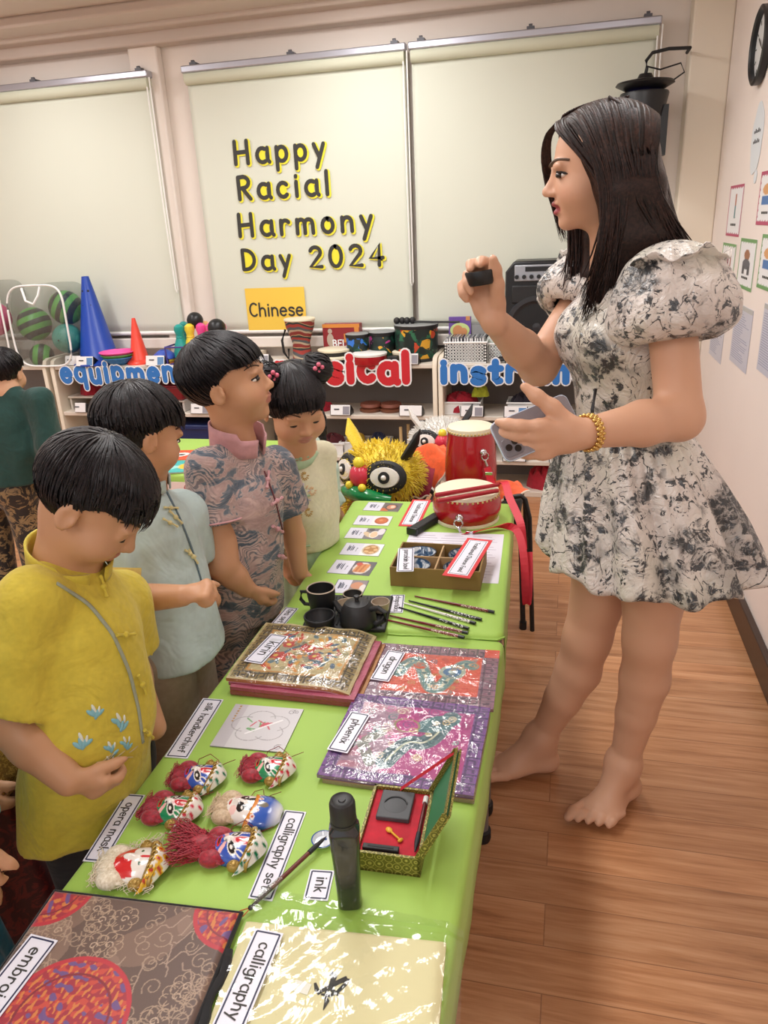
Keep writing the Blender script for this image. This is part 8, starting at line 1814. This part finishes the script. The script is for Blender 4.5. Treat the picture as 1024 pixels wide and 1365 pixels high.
# ---------------------------------------------------------------- boy in the wave print
def boy_wave():
    f = nrm(V3(.93, .20, .16)); hd = Head(aty(305, 508, 1.58), f, .212, .04); fw = nrm(V3(.95, -.18, 0)); l = V3(-fw[1], fw[0], 0)
    nb = aty(315, 594, 1.58); ch = aty(325, 670, 1.57); hp = aty(318, 800, 1.55)
    shR = aty(277, 628, 1.48); shL = aty(368, 622, 1.68); elR = aty(296, 752, 1.44); wrR = aty(328, 783, 1.47); elL = aty(392, 715, 1.72); wrL = aty(400, 765, 1.70)
    root = person('person', 'boy in a blue and pink wave print suit, looking up at the woman', (hp[0]-.02, hp[1], 0))
    hands = [(wrR, nrm(aty(352, 812, 1.50)-wrR), nrm(V3(.2, .8, -.5)), V3(.8, -.1, .5), .115, RELAX, (.8, .45, .3), .10, 1.05), (wrL, V3(.5, .1, -.8), V3(.3, -.9, -.2), V3(.6, -.3, .5), .11, RELAX, (.7, .5, .4), .08, 1.0)]
    hip, kn, an, c = leg_set(316, 830, 1.55, fw, .56); feet = [(a, a-fw*.02+V3(0, 0, -.03), a+fw*.14, l*s) for a, s in zip(an, (-1, 1))]
    m = base_body(hd, nb, [ch, hp], [.075, .075], fw, .8, [([shR, elR], [.034, .032]), ([elR, elR*.5+wrR*.5, wrR], [.033, .031, .024]), ([shL, elL, wrL], [.034, .03, .022])], hands, SKIN_C*A([1, .96, .92]), '#a85a58', feet=feet, legs=(hip, kn, an))
    bv = bvh_of(m); build('body', m, M_skinm, root, world=True, angle=0); hd.eyes(root, 'open', 0); hd.brows(root, bv, .105, .010); hair_cap(hd, root, lambda p: bound_boy(p)-.03, 9, M_hairb, .095, .16, 560, .03)
    hem = aty(330, 815, 1.55); sd = nrm(elR-shR); se = shR+sd*.115; sdl = nrm(elL-shL); sel = shL+sdl*.12
    S = shirt_sdf(*bbox([nb, hp, shR, shL, se, sel], .15), .005, [hp-V3(0, 0, .05), (hp+ch)/2, ch, nb-V3(0, 0, .01)], [.120, .114, .102, .055], fw, .88, (shR, shL), .048, [dict(p=[shR, shR+sd*.06, se], r=[.05, .055, .060]), dict(p=[shL, sel], r=[.05, .058])], [(hem, V3(0, 0, -1))], fold=.0026, seed=12)
    m = S.mesh(None, 2); bs = bvh_of(m); build('shirt', m, M_wave, root, world=True, angle=0); collar(root, M_pinkc, nb-V3(-.002, 0, .014), nrm(V3(.12, 0, 1)), fw, .060, .064, .058, .45, .05, .004, .010)
    r_ = .0615; s_, u_, _ = frame(sd); off = root_loc(root); mm = MB(); mm.tube([se-sd*.001+(s_*math.cos(a)+u_*math.sin(a))*r_-off for a in np.linspace(0, 2*PI, 36, endpoint=False)], .0022, 6, True); build('cuff_piping', mm, M_pinkc, root)
    band(root, 'placket_line', bs, [(352, 628), (366, 665), (376, 705), (384, 745), (390, 785)], .004, mat('maroon piping', '#6a3238', .6))
    for a in ((356, 640), (368, 668), (378, 705), (384, 742)):
        p, n = pixhit(bs, *a)
        if p is None: p, n = pixhit(bs, a[0]-9, a[1])
        if p is not None: frog(root, p, n, V3(.8, -.5, .2), M_pinkc, .016)
    standing_legs(root, hip, kn, an, M_wave, (.078, .068, .058))
boy_wave()
# ---------------------------------------------------------------- the girl in cream, and the girl behind her
def bound_girl(ph):
    a = abs(((ph+PI) % (2*PI))-PI); return math.radians(np.interp(a, [0, .55, .75, .95, 1.5, 2.2, PI], [105, 106, 112, 126, 126, 126, 126]))
def dress(root, axis, radii, fw, shs, sleeves, mt, hemz, name, seed=2, flat=.85, fold=.0025):
    S = shirt_sdf(*bbox(list(axis)+list(shs)+[q for s in sleeves for q in s['p']], .16), .0055, axis, radii, fw, flat, shs, .042, sleeves, [(V3(0, 0, hemz), V3(0, 0, -1))], fold=fold, seed=seed); m = S.mesh(None, 2); b = bvh_of(m); build(name, m, mt, root, world=True, angle=0); return b
def girl_cream():
    f = nrm(V3(.60, -.72, -.34)); hd = Head(aty(393, 542, 1.87), f, .214, .05); fw = nrm(V3(.72, -.69, 0)); l = V3(-fw[1], fw[0], 0)
    nb = aty(397, 598, 1.89); ch = aty(405, 655, 1.89); hp = aty(403, 740, 1.89); shR = nb-l*.085+V3(0, 0, -.035); shL = nb+l*.075+V3(0, 0, -.035)
    elL = shL+V3(-.005, .0, -.17); wrL = elL+V3(-.01, -.01, -.10); elR = shR+V3(-.03, 0, -.17); wrR = elR+V3(.05, -.02, -.1)
    root = person('person', 'girl with a black fringe in a cream vest with gold embroidery and mint skirt', (hp[0], hp[1], 0))
    hip, kn, an, c = leg_set(408, 760, 1.89, fw, .5, .045); feet = [(a, a-fw*.02+V3(0, 0, -.03), a+fw*.13, l*s) for a, s in zip(an, (-1, 1))]
    m = base_body(hd, nb, [ch, hp], [.062, .065], fw, .8, [([shR, elR, wrR], [.03, .027, .02]), ([shL, elL, wrL], [.03, .027, .02]), ([hip[0], kn[0], an[0]], [.05, .036, .025]), ([hip[1], kn[1], an[1]], [.05, .036, .025])], [(wrL, V3(.1, -.1, -1), -l, fw, .10, RELAX, (.8, .4, .3)), (wrR, V3(.1, -.1, -1), l, fw, .10, RELAX, (.8, .4, .3))], SKIN_C*A([1.04, 1.0, .97]), '#b0706a', eyes='down', feet=feet)
    bv = bvh_of(m); build('body', m, M_skinm, root, world=True, angle=0); hd.eyes(root, 'down'); hd.brows(root, bv, .09, .009)
    hair_cap(hd, root, bound_girl, 21, M_hairb, .075, .06, 620, .0, .35, .014, 'hair', .05)
    off = root_loc(root)
    for s, tiew in ((1, 1), (-1, 1)):
        p0 = hd.w((s*.33, -.10, .42)); mm = MB(); mm.ball(p0-off, A([.21, .21, .19])*hd.H, hd.R, 20, 12); q = random.Random(s+3)
        for k in range(40):
            v = nrm(V3(q.gauss(0, 1), q.gauss(0, 1), q.gauss(0, 1))); w_ = nrm(np.cross(v, V3(.3, .2, 1))); mm.tube([p0-off+(v*math.cos(t)+w_*math.sin(t))*.208*hd.H for t in np.linspace(-.7, .7, 6)], A([.3, 1, 1, 1, .8, .2])*.0022, 4, col=[q.uniform(.7, 1.6)]*3)
        build('hair_bun', mm, M_hairb, root)
        mm = MB(); pb = hd.w((s*.29, .04, .53))-off
        for j in range(4): mm.ball(pb+hd.R@(A([.035*math.cos(j*1.6), .02, .035*math.sin(j*1.6)])*hd.H*1.3), .0062, nu=10, nv=6)
        build('pink_hair_tie', mm, mat('pink ribbon', '#e0708a', .5), root)
    bs = dress(root, [hp-V3(0, 0, .06), ch-V3(0, 0, .06), ch, nb-V3(0, 0, .035)], [.100, .092, .080, .050], fw, (shR, shL), [dict(p=[shL, elL, elL*.3+wrL*.7], r=[.038, .041, .044]), dict(p=[shR, elR, elR*.3+wrR*.7], r=[.040, .046, .056])], M_cream, aty(410, 742, 1.81)[2], 'vest', 2)
    lo, hi = bbox([hp, V3(hp[0], hp[1], .3)], .17); S = Sdf(lo, hi, .006); S.chain([hp, V3(hp[0], hp[1], .3)], [.085, .105], .0); S.disp(lambda P: .004*np.sin(np.arctan2(P[..., 1]-hp[1], P[..., 0]-hp[0])*14)); S.half(V3(0, 0, .31), V3(0, 0, -1)); build('mint_skirt', S.mesh(None, 2), M_mintg, root, world=True, angle=0)
    band(root, 'mint_yoke', bs, [(372, 618), (392, 622), (410, 616), (420, 600)], .026, M_mintg, .002); frog(root, *pixhit(bs, 400, 611), l, mat('mint knot', '#9dbb98', .6), .015) if pixhit(bs, 400, 611)[0] is not None else None
    G1, G2, G3 = mat('gold thread', '#bfa060', .5), mat('lilac thread', '#c9c3d2', .6), mat('apricot thread', '#d9b890', .6); sp = []
    for cx, cy in ((394, 636), (406, 634), (388, 655), (416, 654), (397, 686), (411, 682)):
        for t in np.linspace(0, 5.2, 11): sp.append((cx+4.6*(1-.08*t)*math.cos(t), cy+6.0*(1-.08*t)*math.sin(t), .0042, .0018, t, 0 if cy != 655 and cy != 654 else 2, cx))
    for k in range(14): a = k*.45; sp.append((402+11*math.cos(a), 660+14*math.sin(a), .006, .0022, a, 1 if k % 2 else 2, k//5))
    patches(root, bs, sp, 'embroidered_scroll', (G1, G2, G3))
    for yy in (662, 728):
        p, n = pixhit(bs, 404, yy)
        if p is not None: frog(root, p, n, l, mat('mint knot', '#9dbb98', .6), .012)
girl_cream()
def girl_behind():
    f = nrm(V3(.85, .35, -.1)); hd = Head(aty(398, 520, 2.24), f, .180, 0); fw = nrm(V3(.9, .2, 0)); l = V3(-fw[1], fw[0], 0)
    nb = aty(408, 575, 2.24); ch = nb-V3(0, 0, .13); hp = nb-V3(0, 0, .34); shR = nb-l*.075+V3(.02, 0, -.035); shL = nb+l*.085+V3(0, 0, -.035); elR = aty(432, 628, 2.15); wrR = aty(436, 672, 2.13)
    root = person('person', 'girl in pale mint with a long black braid, mostly hidden behind the girl in cream', (hp[0], hp[1], 0)); elL = shL+V3(.0, .03, -.17); wrL = elL+V3(.06, .0, -.1)
    hip, kn, an, c = leg_set(408, 720, 2.24, fw, .5, .045); feet = [(a, a-fw*.02+V3(0, 0, -.03), a+fw*.13, l*s) for a, s in zip(an, (-1, 1))]
    m = base_body(hd, nb, [ch, hp], [.06, .065], fw, .8, [([shR, elR, wrR], [.03, .027, .02]), ([shL, elL, wrL], [.03, .027, .02]), ([hip[0], kn[0], an[0]], [.05, .036, .025]), ([hip[1], kn[1], an[1]], [.05, .036, .025])], [(wrR, V3(.1, -.1, -1), l, fw, .10, RELAX, (.8, .4, .3), .06, 1.25), (wrL, V3(.1, -.1, -1), -l, fw, .10, RELAX, (.8, .4, .3), .06, 1.25)], SKIN_C, feet=feet, h=.005)
    build('body', m, M_skinm, root, world=True, angle=0); hd.eyes(root); hair_cap(hd, root, bound_girl, 31, M_hairb, .08, .05, 300, .0, .35, .016, 'hair', .05)
    off = root_loc(root); mm = MB(); P = [aty(416, 528, 2.13), aty(423, 540, 2.11), aty(428, 558, 2.1), aty(430, 578, 2.1), aty(427, 592, 2.1)]; mm.tube(A(P)-off, [.014, .016, .017, .015, .004], 10)
    for k in range(9): t = k/8*3.4; i = int(t); p = P[i]+(P[i+1]-P[i])*(t-i)-off; mm.ball(p+V3(.007*(-1)**k, -.004, 0), (.011, .010, .014), nu=10, nv=6)
    build('braid', mm, M_hairb, root); mm = MB(); p = aty(422, 537, 2.09)-off; [mm.ball(p+V3(.007*math.cos(j*1.6), -.004, .007*math.sin(j*1.6)), .007, nu=10, nv=6) for j in range(4)]; build('pink_hair_tie', mm, mat('pink ribbon', '#e0708a', .5), root)
    dress(root, [hp-V3(0, 0, .02), ch-V3(0, 0, .06), ch, nb-V3(0, 0, .03)], [.105, .09, .08, .05], fw, (shR, shL), [dict(p=[shR, elR, elR*.4+wrR*.6], r=[.042, .046, .05]), dict(p=[shL, elL, wrL], r=[.042, .045, .048])], fabric('mint print', '#bcd3c6', 40, .12), hp[2]-.02, 'tunic', 5)
    lo, hi = bbox([hp, V3(hp[0], hp[1], .2)], .2); S = Sdf(lo, hi, .007); S.chain([hp, V3(hp[0], hp[1], .16)], [.09, .15], .0); S.half(V3(0, 0, .18), V3(0, 0, -1)); build('floral_skirt', S.mesh(None, 2), gold_floral('dark floral', '#2a2a33', '#b83a44', 40), root, world=True, angle=0)
girl_behind()
# ---------------------------------------------------------------- boy in dark green by the shelves
def boy_green():
    f = nrm(V3(-.15, .98, -.12)); hd = Head(aty(6, 497, 2.50), f, .185, 0); fw = nrm(V3(-.1, 1, 0)); l = V3(-fw[1], fw[0], 0)
    nb = aty(8, 522, 2.47); ch = aty(14, 570, 2.47); hp = aty(14, 650, 2.47); shR = aty(52, 533, 2.47); shL = aty(-36, 538, 2.47); elR = aty(66, 592, 2.46); wrR = aty(58, 640, 2.55); elL = shL+V3(-.06, .02, -.18); wrL = elL+V3(.02, .12, -.08)
    root = person('person', 'boy in a dark green top and gold patterned black trousers, seen from behind', (hp[0], hp[1], 0))
    hip, kn, an, c = leg_set(10, 690, 2.47, fw, .5, .075); feet = [(a, a-fw*.02+V3(0, 0, -.03), a+fw*.14, l*s) for a, s in zip(an, (-1, 1))]
    m = base_body(hd, nb, [ch, hp], [.07, .075], fw, .75, [([shR, elR, wrR], [.033, .03, .022]), ([shL, elL, wrL], [.033, .03, .022])], [(wrR, V3(-.1, .4, -.8), -l, fw, .105, RELAX, (.8, .4, .3)), (wrL, V3(.1, .4, -.8), l, fw, .105, RELAX, (.8, .4, .3))], SKIN_C, feet=feet, legs=(hip, kn, an), h=.005)
    build('body', m, M_skinm, root, world=True, angle=0); hd.eyes(root); hair_cap(hd, root, lambda p: bound_boy(p)+.05, 41, M_hairb, .08, .15, 360, .0)
    dress(root, [hp-V3(0, 0, .06), ch-V3(0, 0, .07), ch+V3(0, 0, .03), nb-V3(0, 0, .02)], [.130, .122, .108, .062], fw, (shR, shL), [dict(p=[shR, elR, elR*.2+wrR*.8], r=[.050, .054, .052]), dict(p=[shL, elL, elL*.2+wrL*.8], r=[.050, .052, .05])], M_dgreen, aty(14, 655, 2.35)[2], 'top', 6, .75, .004); standing_legs(root, hip, kn, an, gold_floral('black gold trousers', '#131214', '#8d7550', 17), (.078, .064, .055), 'trousers', None, .006, .06)
boy_green()
# ---------------------------------------------------------------- two children cut by the left edge
def edge_child(hx, X, Y, yaw, h, label, garment, skirt, hairseed, skin, arm=None, gold=None, z_split=.56, flare=.17, girl=True):
    fw = V3(math.cos(yaw), math.sin(yaw), 0); l = V3(-fw[1], fw[0], 0); b = V3(X, Y, 0); hd = Head(b+V3(0, 0, h-.10)+fw*.02, nrm(fw+V3(0, 0, -.3)), .19, 0); nb = b+V3(0, 0, h*.80); ch = b+V3(0, 0, h*.68); hp = b+V3(0, 0, h*.46); shR = nb-l*.10+V3(0, 0, -.04); shL = nb+l*.10+V3(0, 0, -.04)
    elR, wrR = arm if arm else (shR+V3(0, 0, -.19)-fw*.02, shR+V3(0, 0, -.32)+fw*.08); elL, wrL = shL+V3(0, 0, -.19), shL+V3(0, 0, -.32)+fw*.06
    root = person('person', label, b); hip = [hp+l*.05, hp-l*.05]; kn = [b+l*s*.055+V3(0, 0, .27) for s in (1, -1)]; an = [b+l*s*.055+V3(0, 0, .05) for s in (1, -1)]; feet = [(a, a-fw*.02+V3(0, 0, -.03), a+fw*.13, l*s) for a, s in zip(an, (-1, 1))]
    m = base_body(hd, nb, [ch, hp], [.07, .075], fw, .78, [([shR, elR, wrR], [.033, .030, .021]), ([shL, elL, wrL], [.033, .03, .021]), ([hip[0], kn[0], an[0]], [.055, .038, .026]), ([hip[1], kn[1], an[1]], [.055, .038, .026])], [(wrR, nrm(wrR-elR), l, fw, .105, RELAX, (.75, .5, .35)), (wrL, V3(.1, 0, -1), -l, fw, .105, RELAX, (.75, .5, .35))], skin, feet=feet, h=.005)
    build('body', m, M_skinm, root, world=True, angle=0); hd.eyes(root); hair_cap(hd, root, bound_girl if girl else bound_boy, hairseed, M_hairb, .085, .06, 260, .0)
    bs = dress(root, [hp-V3(0, 0, .03), ch-V3(0, 0, .05), ch+V3(0, 0, .02), nb-V3(0, 0, .02)], [.115, .105, .098, .058], fw, (shR, shL), [dict(p=[shR, elR, elR*.3+wrR*.7], r=[.047, .048, .048]), dict(p=[shL, elL, elL*.3+wrL*.7], r=[.047, .048, .048])], garment, z_split, 'top', hairseed)
    lo, hi = bbox([hp, V3(X, Y, .05)], .24); S = Sdf(lo, hi, .006); S.chain([hp+V3(0, 0, .04), V3(X, Y, .06)], [.10, flare], .0); S.disp(lambda P: .006*np.sin(np.arctan2(P[..., 1]-Y, P[..., 0]-X)*11+P[..., 2]*3)); S.half(V3(0, 0, .07), V3(0, 0, -1)); build('skirt', S.mesh(None, 2), skirt, root, world=True, angle=0)
    if gold:
        mm = MB(); n = 60; P = np.stack([[b+V3(0, 0, z)+(fw*math.cos(a)+l*math.sin(a))*(r+.003*math.sin(a*20))-root_loc(root) for a in np.linspace(0, 2*PI, n, endpoint=False)] for z, r in ((.66, .108), (.60, .120), (.53, .132), (.50, .138))]); mm.grid(P, wrap=True); build('gold_peplum', mm, gold, root, solid=.004, angle=0)
pB = aty(-75, 950, .90)
edge_child(0, pB[0], .90, .2, 1.14, 'child in pink and gold with a long dark red skirt, cut by the photo edge', fabric('rose pink satin', '#b86a80', 60, .1, .5), gold_floral('dark red brocade', '#4d0d10', '#7a1c18', 26), 51, SKIN_C, None, gold_floral('gold sequin', '#8a6a24', '#c8a850', 130), .56, .215)
pT = aty(-44, 1120, .62); w0 = aty(-44, 1120, .61); e0 = aty(-66, 1036, .62)
edge_child(0, pT[0]-.19, .635, .1, 1.05, 'child in teal with one hand showing at the left photo edge', fabric('teal satin', '#1f8f9c', 60, .1, .45), fabric('deep teal satin', '#0f6f96', 50, .15, .4), 61, SKIN_C, (e0, w0), None, .50, .15, False)
# ================================================================== CAMERA, LIGHT
cd = bpy.data.cameras.new('camera'); cam = bpy.data.objects.new('camera', cd); COL.objects.link(cam)
cd.sensor_fit = 'VERTICAL'; cd.sensor_height = 36.0; cd.lens = FP/1365*36.0; cd.clip_start = .02
right, down, fwd = RC[:, 0], RC[:, 1], RC[:, 2]
Mx = Matrix.Identity(4)
for i in range(3): Mx[i][0] = right[i]; Mx[i][1] = -down[i]; Mx[i][2] = -fwd[i]
Mx[2][3] = CH; cam.matrix_world = Mx; SC.camera = cam
def area(name, loc, sx, sy, power, color=(1, .96, .9), rot=(0, 0, 0)):
    l = bpy.data.lights.new(name, 'AREA'); l.shape = 'RECTANGLE'; l.size = sx; l.size_y = sy; l.energy = power; l.color = color
    o = bpy.data.objects.new(name, l); COL.objects.link(o); o.location = loc; o.rotation_euler = rot; return o
# the room's ceiling tube fittings (two rows), all above or behind the photo
for k, (x, y, p) in enumerate([(-1.0, 3.1, 15), (-2.8, 3.0, 14), (-.9, 1.5, 11), (-2.7, 1.2, 12), (-1.0, -.8, 9), (-2.7, -1.2, 10), (.2, -1.8, 11), (.2, 2.0, 6)]):
    area('ceiling_lamp', (x, y, CZ-.03), .25, 1.2, p, (1, .99, .98))
w = bpy.data.worlds.new('world'); SC.world = w; w.use_nodes = True
w.node_tree.nodes['Background'].inputs[0].default_value = (.95, .97, 1, 1); w.node_tree.nodes['Background'].inputs[1].default_value = .55
SC.view_settings.view_transform = 'Standard'; SC.view_settings.look = 'None'; SC.view_settings.gamma = 1; SC.view_settings.exposure = 0.68
SC.view_settings.use_curve_mapping = False
SC.cycles.use_denoising = True
SC.cycles.max_bounces = 8; SC.cycles.diffuse_bounces = 4; SC.cycles.transparent_max_bounces = 16
SC.cycles.sample_clamp_indirect = 4
